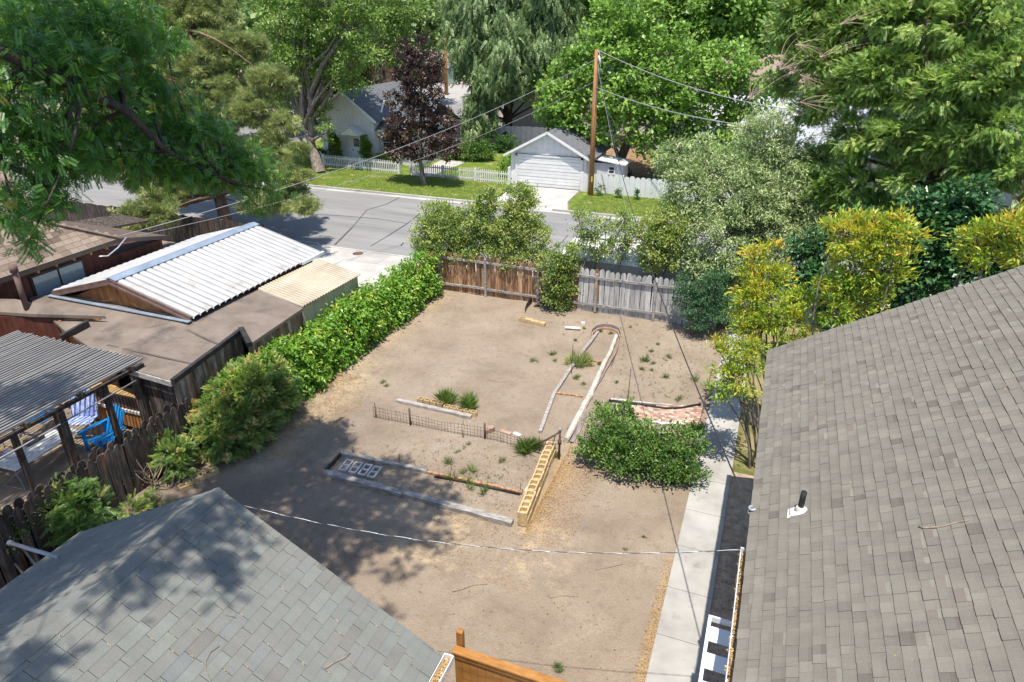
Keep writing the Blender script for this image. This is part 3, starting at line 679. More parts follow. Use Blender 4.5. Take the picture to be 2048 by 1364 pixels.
for z, nm in ((.34, 'bottom_rail'), (1.55, 'top_rail')):
    mb = MB(); xs_ = [-13.5, -11.2, -8.75, -6.2, -3.75, -1.35]
    for a, b in zip(xs_[:-1], xs_[1:]): mb.beam((a, 26.0, z + rnd(-.03, .03)), (b, 26.0, z + rnd(-.03, .03)), .045, .10, v=rnd(.5, .8), jitter=.006, seg=3)
    mb.build(nm, WOODTIMBER, bf)
for x in (-13.45, -11.2, -8.75, -6.2, -3.75, -1.35):
    MB().box((x - .05, 25.93, 0), (x + .05, 26.03, 1.72 if x < -2 else 1.95), v=rnd(.4, .7)).build('post', WOODTIMBER, bf)
# short return boards at the hedge corner
cf = thing('corner_fence', 'short run of tall brown boards where the vine hedge meets the back fence', 'fence', (-13.55, 24.8, 0)); mb = MB(); y = 23.9
while y < 25.95: mb.box((-13.62, y, 0), (-13.59, y + .17, 1.85 + rnd(-.05, .05)), v=rnd(.1, .9)); y += .185
mb.build('board_panel', WOODSIDING, cf)

# ================================================================== LEFT FENCE: two staggered faces of round topped boards
lf = thing('board_on_board_fence', 'blackened board fence with round topped planks on both faces beside the patio', 'fence', (-14.5, 8, 0))
def face(nm, x, y0, y1, h, off):
    mb = MB(); y = y0 + off
    while y < y1:
        w = rnd(.20, .235); hh = h + rnd(-.05, .05); pr = [(0, 0), (w, 0), (w, hh - .13), (w * .88, hh - .05), (w * .68, hh - .008), (w * .5, hh), (w * .32, hh - .008), (w * .12, hh - .05), (0, hh - .13)]
        ln = rnd(-.015, .03)
        mb.poly([(x + rnd(-.004, .004), y + a + ln * b_, b_) for a, b_ in pr], .022, v=rnd(0, 1), d=(-1, 0, 0)); y += w + rnd(.03, .06)
    mb.build(nm, WOODDARK, lf)
face('near_planks', -14.38, 1.5, 12.1, 1.72, 0); face('patio_planks', -14.62, 1.5, 12.7, 1.70, .13)
for z in (.4, 1.45): MB().beam((-14.5, 1.5, z), (-14.5, 12.5, z), .05, .09, v=.4).build('rail', WOODDARK, lf)
for y in (1.6, 4.2, 6.8, 9.4, 12.0): MB().box((-14.535, y, 0), (-14.445, y + .09, 1.6), v=.4).build('post', WOODDARK, lf)
# bit of wire and lattice at its end
mb = MB()
for k in range(6): mb.beam((-14.1, 12.15 + k * .09, .2), (-14.1, 12.25 + k * .09, .9), .008, .03, v=.8); mb.beam((-14.12, 12.1, .25 + k * .1), (-14.12, 12.75, .30 + k * .1), .008, .03, v=.8)
tag(mb.build('lattice_scrap', WOODTIMBER, loc=(-14.1, 12.4, 0)), 'scrap of grey wooden lattice between the dark fence and the big juniper', 'lattice')

# ================================================================== NEIGHBOUR: metal roofed garage
mg = thing('metal_roofed_garage', 'low garage with a white corrugated metal gable roof and rusty plywood gable', 'garage', (-19.4, 18.2, 0))
ex0, ex1, xm, y0, y1, ez, rz = -16.45, -22.55, -19.62, 14.78, 21.65, 2.8, 3.62
def corrug(name, O, U, S, nu, ls, pitch, amp, mat, parent, seams=None):
    """corrugated sheet: ridges run along S, waves along U; real thickness of one wave"""
    O, U, S = Vector(O), Vector(U).normalized(), Vector(S).normalized(); N = U.cross(S).normalized()
    if N.z < 0: N = -N
    V = []; F = []; v = []; k = 0; n = int(nu / pitch * (16 if seams else 8)); prev = None
    for i in range(n + 1):
        u = nu * i / n; ph = (u / pitch) % 1
        h = amp * (.5 - .5 * math.cos(2 * math.pi * ph)) ** (.35 if seams else 1) - (amp * 1.3 if seams and (ph < .07 or ph > .93) else 0)
        a = O + U * u + N * h; b = a + S * ls; V += [a, b]
        if i: F.append([k - 2, k, k + 1, k - 1]); v.append(.5 + .3 * math.sin(int(u / (pitch * 9)) * 2.4))
        k += 2
    off = wloc(parent); o = link_mesh(name, bulk_mesh(name, np.array([tuple(p - off) for p in V]), np.array(F), v, [mat], smooth=False), parent)
    sdm = o.modifiers.new('sheet', 'SOLIDIFY'); sdm.thickness = .004; return o
s1 = Vector((xm - ex0, 0, rz - ez)); s1l = s1.length
rf = MB().poly([(ex0, y0, ez - .02), (ex0, y1, ez - .02), (xm, y1, rz - .02), (xm, y0, rz - .02)], .05).poly([(ex1, y0, ez - .02), (ex1, y1, ez - .02), (xm - .01, y1, rz - .02), (xm - .01, y0, rz - .02)], .05).build('roof', DARKTRIM, mg)
corrug('corrugated_sheet', (ex0 + .06, y0, ez - .01), (0, 1, 0), s1, y1 - y0, s1l, .285, .04, METALWHITE, rf, 1)
corrug('corrugated_sheet', (ex1 - .06, y0, ez - .01), (0, 1, 0), (xm - ex1, 0, rz - ez), y1 - y0, Vector((xm - ex1, 0, rz - ez)).length, .285, .04, METALWHITE, rf, 1)
mb = MB(); k1 = (rz - ez) / abs(xm - ex0)
for sg in (1, -1):
    mb.poly([(xm, y0 - .05, rz + .075), (xm + sg * .26, y0 - .05, rz + .075 - .26 * k1), (xm + sg * .26, y1 + .05, rz + .075 - .26 * k1), (xm, y1 + .05, rz + .075)], .01, v=.5)
mb.build('ridge_flashing', FLASH, rf)
mb = MB()
for a in (ex0, ex1):
    sg = 1 if a > xm else -1
    mb.beam((xm + sg * .01, y0 - .06, rz - .03), (a, y0 - .06, ez - .05), .05, .13, v=.6, up=(0, 0, 1)); mb.beam((xm + sg * .01, y0 - .10, rz - .11), (a, y0 - .10, ez - .13), .03, .07, v=.9)
mb.build('barge_board', TRIMBROWN, rf)
MB().box((ex0 + .0, y1 - 1.35, ez - .10), (ex0 + .10, y1 + .08, ez + .02), v=.5).build('white_gutter', ALU, rf)
mb = MB(); mb.add([(ex1 + .2, y0 + .18, 2.45), (xm, y0 + .18, rz - .06), (ex0 - .2, y0 + .18, 2.45)], [(0, 1, 2)]); mb.build('gable', RUSTWALL, mg)
MB().box((ex1 + .3, y0 + .2, 0), (ex0 - .25, y1 - .3, 2.72)).build('wall', REDWALL, mg)
MB().beam((ex1 - .05, y0 - .16, 2.70), (ex0 + .02, y0 - .16, 2.70), .14, .03, v=.6).build('apron_flashing', FLASH, mg)

# flat tan roof wrapping round it (lean-to store)
ln = thing('flat_roofed_store', 'board sided store under a flat brown rolled roof in front of the metal roof', 'shed', (-16, 14, 0))
T = lambda px, py, z: at(px, py, z)
P_ = [T(345, 762, 2.42), T(482, 662, 2.50), T(497, 690, 2.38), T(606, 616, 2.40), T(516, 578, 2.62), T(385, 632, 2.66), T(150, 590, 2.66), T(52, 592, 2.62), T(130, 662, 2.56), T(205, 712, 2.5), T(262, 738, 2.44)]
MB().poly(P_, .10).build('rolled_roof', ROOFTAN, ln)
mb = MB(); qs = [P_[0].lerp(P_[1], t) for t in (.28, .58, .85)]
for a_, b_2 in ((P_[0].lerp(P_[1], .3), at(215, 690, 2.53)), (P_[0].lerp(P_[1], .68), at(330, 640, 2.62))):
    a_ = Vector(a_) + Vector((0, 0, .012)); b_2 = Vector(b_2) + Vector((0, 0, .012)); sd2 = (b_2 - a_).cross(Vector((0, 0, 1))).normalized() * .035; mb.poly([a_ - sd2, b_2 - sd2, b_2 + sd2, a_ + sd2], .004)
mb.build('tar_seam', M_('roof_tar_seam', [(0, (.09, .075, .065)), (1, (.13, .11, .095))], 3, amt=0), ln)
mb = MB()
mb.beam(P_[0] + Vector((.03, -.02, .0)), P_[1] + Vector((.03, 0, .05)), .12, .14, v=.2, jitter=.01, seg=5); mb.beam(P_[1] + Vector((.0, .02, .06)), P_[2] + Vector((.05, 0, .02)), .16, .16, v=.2)
mb.build('parapet_edge', DARKTRIM, ln)
MB().beam(P_[10] + Vector((-.3, -.05, -.06)), P_[0] + Vector((0, -.06, -.06)), .04, .15, v=.8).build('fascia', WOODTIMBER, ln)
MB().beam(T(462, 682, 2.35), T(393, 735, 2.3), .03, .10, v=.6).build('metal_flashing', FLASH, ln)
def boards(name, a, b, z0, z1, mat, parent, w=.2, th=.025, gapw=.012, tops=None):
    a, b = Vector(a), Vector(b); L = (b - a).length; u = (b - a) / L; n_ = Vector((-u.y, u.x, 0)); mb = MB(); s = 0
    while s < L - .02:
        ww = min(w * rnd(.85, 1.15), L - s); p, q = a + u * s, a + u * (s + ww - gapw); o = n_ * rnd(-.006, .006)
        zt = z1 if not callable(z1) else z1((s + ww / 2) / L)
        mb.poly([Vector((p.x, p.y, z0)) + o, Vector((q.x, q.y, z0)) + o, Vector((q.x, q.y, zt)) + o, Vector((p.x, p.y, zt)) + o], th, v=rnd(0, 1), d=tuple(n_)); s += ww
    return mb.build(name, mat, parent)
boards('board_wall', (P_[0].x - .05, P_[0].y + .05, 0), (P_[1].x - .02, P_[1].y, 0), 0, lambda t: 2.33 + .08 * t, WOODSIDING, ln)
boards('side_board_wall', (P_[2].x - .05, P_[2].y + .05, 0), (P_[3].x - .05, P_[3].y, 0), 0, 2.28, WOODSIDING, ln)
boards('front_board_wall', (P_[10].x - .3, P_[10].y + .12, 0), (P_[0].x - .08, P_[0].y + .12, 0), 0, 2.28, WOODDARK, ln)
# fibreglass lean-to
fb = thing('fibreglass_lean_to', 'yellowed corrugated fibreglass lean-to roof between the metal roof and vine hedge', 'roof', (-15.4, 19.5, 0))
A_, B_, C_, D_ = T(606, 613, 2.40), T(515, 577, 2.66), T(642, 521, 2.66), T(722, 549, 2.36)
U = (D_ - A_); S_ = (B_ - A_)
corrug('corrugated_sheet', A_, U, S_, U.length, S_.length, .15, .022, FIBRE, fb, 1)
boards('side_wall', (A_.x - .08, A_.y + .03, 0), (A_.x - .08, D_.y, 0), 0, 2.32, FIBRE, fb, w=.6)
# house a
ha = thing('brown_roofed_house', 'dark red sided house with brown shingle roof behind the metal roofed garage', 'house', (-25, 14, 0))
Pk = at(240, 477, 3.72); xw = Pk.x
fl_ = at(98, 447, 4.75); lft = Vector((xw, 6.0, 3.66)); ka = (fl_.z - Pk.z) / (Pk.x - fl_.x); far_l = Vector((xw - 6.2, 6.0, 3.68 + 6.2 * ka))
rf = MB().poly([Pk, lft, far_l, fl_], .14, v=.5).poly([Pk + Vector((0, .01, .01)), fl_ + Vector((0, .01, .01)), at(120, 440, 4.4), aty(334, 471, 20.6)], .16, v=.4).build('roof', M_('brown_roof_deck', [(0, (.10, .075, .06)), (1, (.15, .115, .09))], 3, amt=.2), ha)
Sa = Vector((-6.2, 0, 6.2 * ka)).normalized()
dxy = (fl_ - Pk)
def clipa(s):   # course length shortens along the hip
    t = min(1, s * abs(Sa.x) / abs(dxy.x)); return (0, (Pk.y - 6.0) + dxy.y * t)
tab_roof('shingle_slope', (xw + .02, 6.0, 3.735), (0, 1, 0), Sa, Pk.y - 6.0 + .8, 28, .33, .19, .014, SH_TAN, rf, clip=clipa, gap=.012)
mb = MB()
for k in range(14):
    a = Pk.lerp(fl_, k / 14) + Vector((0, 0, .035)); b = Pk.lerp(fl_, (k + 1.1) / 14) + Vector((0, 0, .05)); mb.beam(a, b, .24, .03, v=rnd(.3, .7))
mb.build('hip_cap', SH_TAN, rf)
MB().box((xw - 6, 5.5, 0), (xw - .45, Pk.y - .2, 3.55)).build('wall', REDWALL, ha)
MB().box((xw - 6, Pk.y - .19, 0), (xw - .45, 20.2, 3.0)).build('wing_wall', REDWALL, ha)
mb = MB()
for k in range(18): yy = 6.5 + k * .68; MB().beam((xw - .42, yy, 3.56), (xw - .02, yy, 3.52), .05, .10, v=.6).build('rafter_tail', RUSTWALL, ha)
# window on that wall
wl_ = atx(66, 590, xw - .44); wr_ = atx(166, 560, xw - .44)
y_a, y_b = atx(64, 560, xw - .44).y, atx(160, 520, xw - .44).y
zt = atx(160, 522, xw - .44).z; zb = zt - 1.15
wn_ = MB().box((xw - .45, y_a - .08, zb - .08), (xw - .40, y_b + .08, zt + .08)).build('window', DARKTRIM, ha)
ym = (y_a + y_b) / 2
MB().box((xw - .40, y_a, zb), (xw - .385, ym - .04, zt)).box((xw - .40, ym + .04, zb), (xw - .385, y_b, zt)).build('pane', GLASSB, wn_)
# small porch roof with vent
pr = thing('lean_to_porch', 'red walled porch with a shallow brown shingle roof next to the pergola', 'porch', (-20, 12, 0))
pp = [at(-60, 612, 3.0), at(92, 606, 3.0), at(211, 633, 2.78), at(150, 640, 2.72), at(-60, 618, 2.9)]
MB().poly([at(-80, 596, 3.1), at(30, 598, 3.1), at(211, 632, 2.82), at(60, 628, 2.80), at(-80, 618, 2.80)], .10, v=.5).build('roof', ROOFTAN, pr)
c0, c1 = at(-80, 640, 2.5), at(125, 645, 2.5)
MB().poly([Vector((c0.x, c0.y, 2.66)), Vector((c1.x, c1.y, 2.66)), Vector((c1.x, c1.y, 0)), Vector((c0.x, c0.y, 0))], .08, d=(0, 1, 0)).build('wall', REDWALL, pr)
c2 = at(200, 640, 2.6); MB().poly([Vector((c1.x, c1.y, 2.6)), Vector((c2.x, c2.y, 2.66)), Vector((c2.x, c2.y, 0)), Vector((c1.x, c1.y, 0))], .06, d=(0, 1, 0)).build('side_wall', RUSTWALL, pr)
MB().box((c1.x - .03, c1.y - .1, 0), (c1.x + .05, c1.y - .02, 2.6), v=.9).build('corner_trim', RUSTWALL, pr)
b_ = at(52, 612, 3.0); mb = MB(); tp = aty(22, 540, b_.y); mb.tube([b_ - Vector((0, 0, .1)), Vector((b_.x, b_.y, tp.z))], .085, 12)
fp = thing('flue_pipe', 'rusty brown stove flue rising past the red wall', 'flue', b_); mb.build('pipe', TRIMBROWN, fp)
MB().tube([Vector((b_.x, b_.y, tp.z - .05)), Vector((b_.x, b_.y, tp.z + .18))], [.12, .12], 12).build('cowl', TRIMBROWN, fp)
# little ramp piece by the porch corner
tag(MB().beam(at(122, 676, 2.62), at(176, 646, 2.7), .10, .18, v=.3).build('roof_kerb_box', DARKTRIM, loc=at(150, 660, 2.6)), 'short black edged box gutter on the flat brown roof beside the porch', 'gutter')
stick('roof_twig', 'bare forked twig on the flat brown roof', [at(*q, 2.68) for q in ((285, 652), (305, 650), (322, 647), (340, 642))], .012, fork=[at(*q, 2.68) for q in ((305, 650), (315, 645), (322, 640))])

# ================================================================== PERGOLA
BATTEN = M_('grey_battens', [(0, (.20, .195, .185)), (1, (.32, .31, .295))], 3, (6, .6, 6), .85, .3, .2)
pg = thing('slatted_pergola', 'patio pergola roofed with thin grey battens on dark posts', 'pergola', (-17.8, 9, 0))
pa, pb = at(285, 717, 2.72), at(65, 668, 2.72); mb = MB(); ns = 40
for k in range(ns):
    t = k / (ns - 1); x = pa.x + (pb.x - pa.x - .6) * t; j = rnd(-.05, .05)
    mb.beam((x, 3.0, 2.72 + rnd(-.006, .006)), (x + rnd(-.02, .02), pa.y + j, 2.72 + rnd(-.006, .006)), .038, .06, v=rnd(.35, 1))
mb.build('batten_roof', BATTEN, pg)
mb = MB()
for y in (11.75, 10.2, 8.7, 7.2, 5.7): mb.beam((pa.x + .12, y, 2.62), (pb.x - .7, y, 2.62), .07, .14, v=.3)
mb.build('rafter', WOODDARK, pg)
MB().beam((pa.x - .10, 12.2, 2.50), (pa.x - .10, 3, 2.50), .10, .09, v=.35).build('beam', WOODDARK, pg)
for (px, py, w) in ((272, 735, .11), (208, 775, .14), (118, 830, .20), (30, 880, .13)):
    q = atx(px, py, pa.x - .1); MB().box((q.x - w / 2, q.y - w / 2, 0), (q.x + w / 2, q.y + w / 2, 2.46), v=rnd(.2, .4)).build('post', WOODDARK, pg, bevel=.01)
mb = MB(); mb.tube([(pa.x - .02, 12.0, 2.2), (pa.x - .02, 8.5, 2.14), (pa.x - .02, 4, 2.2)], .022, 6); mb.build('pipe_rail', STEEL, pg)

# ================================================================== PATIO FURNITURE under the pergola
def patio(px, py, x=None, z=0.0): return at(px, py, z)
def tube_chair(name, label, loc, rot, cloth, w=.56, back=.62):
    t = thing(name, label, 'chair', (0, 0, 0)); fr = MB()
    for s in (-1, 1):
        x = s * w / 2
        fr.tube([(x, -.30, 0), (x, -.30, .58), (x, .22, .62)], .014, 6); fr.tube([(x, .30, 0), (x, .20, .40), (x, .38, .42 + back)], .014, 6)
        fr.tube([(x, -.30, .40), (x, .22, .38)], .012, 6)
    fr.tube([(-w/2, -.30, .02), (w/2, -.30, .02)], .012, 6); fr.tube([(-w/2, .38, .42 + back), (w/2, .38, .42 + back)], .014, 6)
    fr.build('frame', STEEL, t)
    mb = MB(); k = 9
    for i in range(k): a = -w/2 + .02 + (w - .04) * i / k; mb.box((a, -.29, .395), (a + (w-.04)/k - .006, .22, .41), v=.3 if i % 2 else .9)
    mb.build('seat', cloth, t); mb = MB()
    for i in range(k):
        a = -w/2 + .02 + (w - .04) * i / k; b = a + (w-.04)/k - .006
        mb.poly([(a, .20, .42), (b, .20, .42), (b, .37, .42 + back), (a, .37, .42 + back)], .012, v=.3 if i % 2 else .9, d=(0, -1, .3))
    mb.build('backrest', cloth, t); t.location = loc; t.rotation_euler = (0, 0, rot); return t
tube_chair('patio_chair', 'steel framed patio chair with blue and white striped sling beside a dark post', at(172, 862, .2), R(25), BLUECLOTH, .75, .8)
tube_chair('reclining_chair', 'navy cushioned recliner under the pergola battens', at(86, 858, .2), R(15), NAVY, .72, .7)
tube_chair('folding_chair', 'low grey webbed chair past the white patio table', at(20, 935, .1), R(190), LILAC, .6, .5)
ad = thing('adirondack_chair', 'bright blue slatted adirondack chair just over the dark fence', 'chair', (0, 0, 0))
mb = MB()
for i in range(7):
    a = -.32 + i * .092; hh = 1.02 + .10 * math.cos((i - 3) / 3 * 1.3); mb.poly([(a, .25, .30), (a + .082, .25, .30), (a + .082 + (i - 2.6) * .012, .55, hh), (a + (i - 2.6) * .012, .55, hh)], .02, v=rnd(.4, .6), d=(0, -1, 0))
mb.build('backrest', BLUEPAINT, ad); mb = MB()
for i in range(6): mb.box((-.30, -.34 + i * .1, .36 - i * .018), (.30, -.25 + i * .1, .385 - i * .018))
mb.build('seat', BLUEPAINT, ad)
for s in (-1, 1):
    MB().box((s*.40 - .065, -.42, .60), (s*.40 + .065, .40, .625)).build('armrest', BLUEPAINT, ad)
    MB().box((s*.36 - .015, -.38, 0), (s*.36 + .015, -.28, .60)).build('leg', BLUEPAINT, ad); MB().box((s*.36 - .015, .22, 0), (s*.36 + .015, .32, .60)).build('leg', BLUEPAINT, ad)
ad.location = at(207, 868, .5) - Vector((0, 0, .5)); ad.rotation_euler = (0, 0, R(-8)); ad.scale = (1.05, 1.05, 1.05)
tb = thing('patio_table', 'long white slatted folding table under the pergola', 'table', (0, 0, 0)); mb = MB()
for i in range(9): mb.box((-.42 + i * .094, -1.0, .70), (-.335 + i * .094, 1.0, .72), v=rnd(.4, .6))
mb.build('tabletop', WHITEWORN, tb)
for s in (-1, 1):
    mb = MB(); mb.tube([(-.38, s * .6, .69), (.38, s * .9, 0)], .014, 6); mb.tube([(.38, s * .6, .69), (-.38, s * .9, 0)], .014, 6); mb.tube([(-.38, s * .9, .01), (.38, s * .9, .01)], .014, 6); mb.build('leg', STEEL, tb)
tb.location = at(75, 895, .7) - Vector((0, 0, .7)); tb.rotation_euler = (0, 0, R(4))
lo = at(62, 872, .9); lg = thing('firewood_bundle', 'bundle of brown logs standing on the white patio table', 'logs', lo)
for i, (dx, dz) in enumerate(((0, 0), (.11, 0), (.05, .10))):
    o = MB().tube([lo + Vector((dx, -.25, -.12 + dz)), lo + Vector((dx, .25, -.12 + dz))], .055, 10, v=rnd(.3, .8)).build('log', BARK, lg)
# small grey deer-like ornament, with a made-up lantern shape in its place
ln_ = at(38, 862, .9); la = thing('table_ornament', 'small pale ornament, shaped as a wire lantern, at the edge of the white patio table', 'ornament', ln_)
mb = MB()
for s in ((-1, -1), (1, -1), (1, 1), (-1, 1)): mb.tube([ln_ + Vector((s[0]*.07, s[1]*.07, -.18)), ln_ + Vector((s[0]*.05, s[1]*.05, .12)), ln_ + Vector((0, 0, .22))], .009, 5)
mb.build('cage', STEEL, la); MB().tube([ln_ + Vector((0, 0, -.17)), ln_ + Vector((0, 0, -.02))], .035, 10).build('candle', WHITE, la)
bo = at(45, 948, .45) ; be = thing('cloth_covered_bench', 'long bench under a faded lilac cloth against the dark fence', 'bench', (-15.1, bo.y, 0))
mb = MB().box((-15.38, bo.y - 1.6, .42), (-14.86, bo.y + .75, .50)).box((-15.40, bo.y - 1.6, .2), (-15.375, bo.y + .75, .49)); mb.build('cloth', LILAC, be, bevel=.02)
for yy in (-1.4, .55): MB().box((-15.3, bo.y + yy, 0), (-14.95, bo.y + yy + .08, .42)).build('leg', WOODDARK, be)
po = at(10, 925, .1); pt = thing('glazed_planter', 'dark teal bowl planter of dry soil beside the patio table', 'planter', po)
MB().tube([po, po + Vector((0, 0, .3)), po + Vector((0, 0, .34))], [.2, .30, .31], 20).build('bowl', TEAL, pt)
MB().tube([po + Vector((0, 0, .30)), po + Vector((0, 0, .345))], [.28, .27], 20).build('soil', STRAW, pt)
# planter trough on the store wall
t0, t1 = at(160, 772, 1.25), at(300, 802, 1.25)
tr = thing('slatted_trough', 'slatted wooden trough of bark chips by the store wall behind the pergola posts', 'planter', (t0.x, t0.y, 0))
u = (t1 - t0).normalized(); n_ = Vector((-u.y, u.x, 0)); L = (t1 - t0).length; mb = MB()
for i in range(int(L / .13)): a = t0 + u * (i * .13); mb.beam(a + Vector((0, 0, -.42)), a, .09, .025, v=rnd(.3, .8), up=tuple(n_))
mb.build('slat_front', TRIMBROWN, tr)
MB().poly([t0 + n_ * .03 + Vector((0, 0, -.06)), t1 + n_ * .03 + Vector((0, 0, -.06)), t1 + n_ * .45 + Vector((0, 0, -.06)), t0 + n_ * .45 + Vector((0, 0, -.06))], .34).build('bed', STRAW, tr)
MB().beam(t0 + Vector((0, 0, -.5)) - n_ * .05, t1 + Vector((0, 0, -.5)) - n_ * .05, .05, .09, v=.9).build('ledge', WOODPALE, tr)
MB().poly([t0 + n_ * .5 + Vector((0, 0, -.46)), t1 + n_ * .5 + Vector((0, 0, -.46)), t1 - n_ * .04 + Vector((0, 0, -.46)), t0 - n_ * .04 + Vector((0, 0, -.46))], .6, v=.6).build('plinth', RUSTWALL, tr)
tag(MB().tube([t1 + Vector((-.3, -.05, -.02)), t1 + Vector((-.32, -.1, -.3)), t1 + Vector((-.25, -.1, -.6)), t1 + Vector((-.15, -.12, -.25)), t1 + Vector((-.12, -.05, 0))], .03, 6).build('draped_vine', TWIG, loc=t1), 'dry brown vine hanging over the slatted trough', 'vine')

# ================================================================== YARD OBJECTS
def timber(name, label, a, b, w=.17, h=.13, mat=WOODTIMBER, z=.05, v=.5, jit=.012, cat='timber', grp='timbers edging the beds'):
    mb = MB(); mb.beam(Vector((*a[:2], z)), Vector((*b[:2], z)), w, h, v=v, jitter=jit, seg=8); o = mb.build(name, mat, loc=(a[0], a[1], 0), bevel=.008); return tag(o, label, cat, grp)
timber('landscape_timber', 'weathered grey timber nearest the shed, at the paver end of the bed', at(650, 944, .08), at(806, 987, .08), .19, .15)
timber('landscape_timber', 'weathered grey timber running from the middle of the bed to the cinder block row', at(806, 985, .08), at(1024, 1044, .08), .19, .15)
timber('landscape_timber', 'grey timber along the far side of the paver bed', at(682, 905, .08), at(854, 941, .08), .13, .12)
timber('split_rail', 'thin dark split rail along the far side of the bed toward the cinder blocks', at(852, 943, .05), at(1044, 984, .05), .08, .07, WOODRED)
timber('edging_board', 'narrow dark board closing the paver end of the bed', at(652, 939, .06), at(683, 907, .06), .06, .12, WOODDARK)
tag(MB().tube([at(868, 953, .03), at(950, 968, .03), at(1040, 988, .03)], .022, 6).build('black_pipe', BLACK, loc=at(950, 968)), 'thin black pipe lying beside the dark split rail', 'pipe')
tag(MB().beam(at(1050, 985, .1), at(1066, 960, .1), .03, .12, v=.8).build('white_stake_board', WHITEWORN, loc=at(1055, 975)), 'narrow white board leaning on the cinder block row', 'board')
timber('loose_timber', 'pale straight beam lying free next to the little block planter', at(793, 801, .06), at(942, 834, .06), .15, .15, WOODTIMBER, cat='timber', v=.7)
for k, (a, b, l) in enumerate((((1196, 664), (1150, 724), 'farthest piece, touching the curved edging'), ((1146, 730), (1111, 783), 'middle piece, below the iris clump'), ((1110, 783), (1080, 864), 'nearest piece, ending by the grassy clump'))):
    timber('split_log_edging', 'grey split rail of the long bed, ' + l, at(*a, .06), at(*b, .06), .11, .12, WOODTIMBER, v=.5 + .1 * k, jit=.006, cat='log', grp='split rails edging the long bed')
for pts, l, r in ((((1232, 672), (1222, 700), (1205, 735), (1194, 758)), 'upper pale peeling log of the long bed, meeting the curved edging', .085), (((1195, 756), (1180, 790), (1158, 830), (1132, 880)), 'lower pale peeling log of the long bed with a sawn end', .10)):
    mb = MB(); P0 = []
    for i in range(len(pts) - 1):
        for j in range(4): P0.append(at(pts[i][0] + (pts[i+1][0] - pts[i][0]) * j / 4 + rnd(-.8, .8), pts[i][1] + (pts[i+1][1] - pts[i][1]) * j / 4, r * .8))
    P0.append(at(*pts[-1], r * .8)); mb.tube(P0, [r * rnd(.85, 1.12) for _ in P0], 10, v=.6, sm=False)
    tag(mb.build('peeling_log', LOGPALE, loc=P0[0]), l, 'log', 'peeling logs edging the long bed')
timber('cross_board', 'reddish board laid across the long bed at its middle', at(1112, 786, .03), at(1166, 794, .03), .08, .06, WOODRED, grp='boards laid across the long bed', cat='board')
timber('cross_board', 'reddish board across the long bed just past the iris clump', at(1180, 721, .03), at(1214, 727, .03), .08, .06, WOODRED, grp='boards laid across the long bed', cat='board')
# curved edging with terracotta scallops
arc = [(1181, 678), (1184, 664), (1194, 656), (1209, 653), (1225, 655), (1237, 661), (1241, 672), (1236, 700), (1222, 735)]
ed = thing('curved_bed_edging', 'curved dark edging strip with terracotta scallops at the end of the long bed', 'edging', at(1210, 655))
mb = MB()
G_ = [at(*q) for q in arc]
for a, b in zip(G_[:-1], G_[1:]): mb.poly([a + Vector((0, 0, -.03)), b + Vector((0, 0, -.03)), b + Vector((0, 0, .13)), a + Vector((0, 0, .13))], .02, d=(0, -.6, 0))
mb.build('strip', PLUM, ed); mb = MB(); Gs = [at(x + (2 if x < 1200 else -2 if x > 1225 else 0), y + 6) for x, y in arc[1:7]]
for a, b in zip(Gs[:-1], Gs[1:]):
    for j in range(3):
        c = a.lerp(b, (j + .5) / 3); w = (b - a).length / 3; u = (b - a).normalized()
        mb.poly([c - u * w * .48, c + u * w * .48, c + u * w * .48 + Vector((0, 0, .06)), c + u * w * .25 + Vector((0, 0, .10)), c - u * w * .25 + Vector((0, 0, .10)), c - u * w * .48 + Vector((0, 0, .06))], .03, v=rnd(.3, .8), d=(0, -1, 0))
mb.build('scalloped_tiles', TERRA, ed)
sp = [at(*q, z) for q, z in (((1172, 812), .14), ((1174, 828), .05), ((1166, 848), .05), ((1158, 868), .05), ((1147, 884), .04), ((1140, 882), .1), ((1150, 862), .15), ((1162, 835), .15))]
tag(MB().poly(sp, .02).build('plastic_edging_sheet', PLUM, loc=sp[0]), 'bent plum grey plastic sheet beside the sawn end of the lower peeling log', 'edging')
timber('loose_edging', 'dark plastic edging strip trailing along the lower peeling log', at(1232, 705, .05), at(1190, 780, .05), .03, .10, PLUM, cat='edging')
# cinder block row: two courses, seven blocks each
a0, a1 = at(1044, 1034, .40), at(1100, 900, .40); a0 = Vector((-4.50, 12.42, 0)); a1 = Vector((-4.78, 15.62, 0)); u = (a1 - a0).normalized(); Lb = (a1 - a0).length / 7
def cblock(mb, c, ux, L, W, H, z0, v, m=0, cells=2, t=.036, fill=True):
    uy = Vector((-ux.y, ux.x, 0)); hl, hw = L / 2, W / 2
    def bx(x0, x1, y0, y1, z0_, z1_):
        P = []
        for z in (z0_, z1_):
            for x, y in ((x0, y0), (x1, y0), (x1, y1), (x0, y1)): P.append(Vector((c[0], c[1], z)) + ux * x + uy * y)
        mb.add(P, [(0,3,2,1),(4,5,6,7),(0,1,5,4),(1,2,6,5),(2,3,7,6),(3,0,4,7)], v, m)
    bx(-hl, hl, -hw, -hw + t, z0, z0 + H); bx(-hl, hl, hw - t, hw, z0, z0 + H)
    for k in range(cells + 1):
        x = -hl + (L - t) * k / cells; bx(x, x + t, -hw + t, hw - t, z0, z0 + H - .002)
    if fill: bx(-hl + t, hl - t, -hw + t, hw - t, z0 + .004, z0 + H * .45)
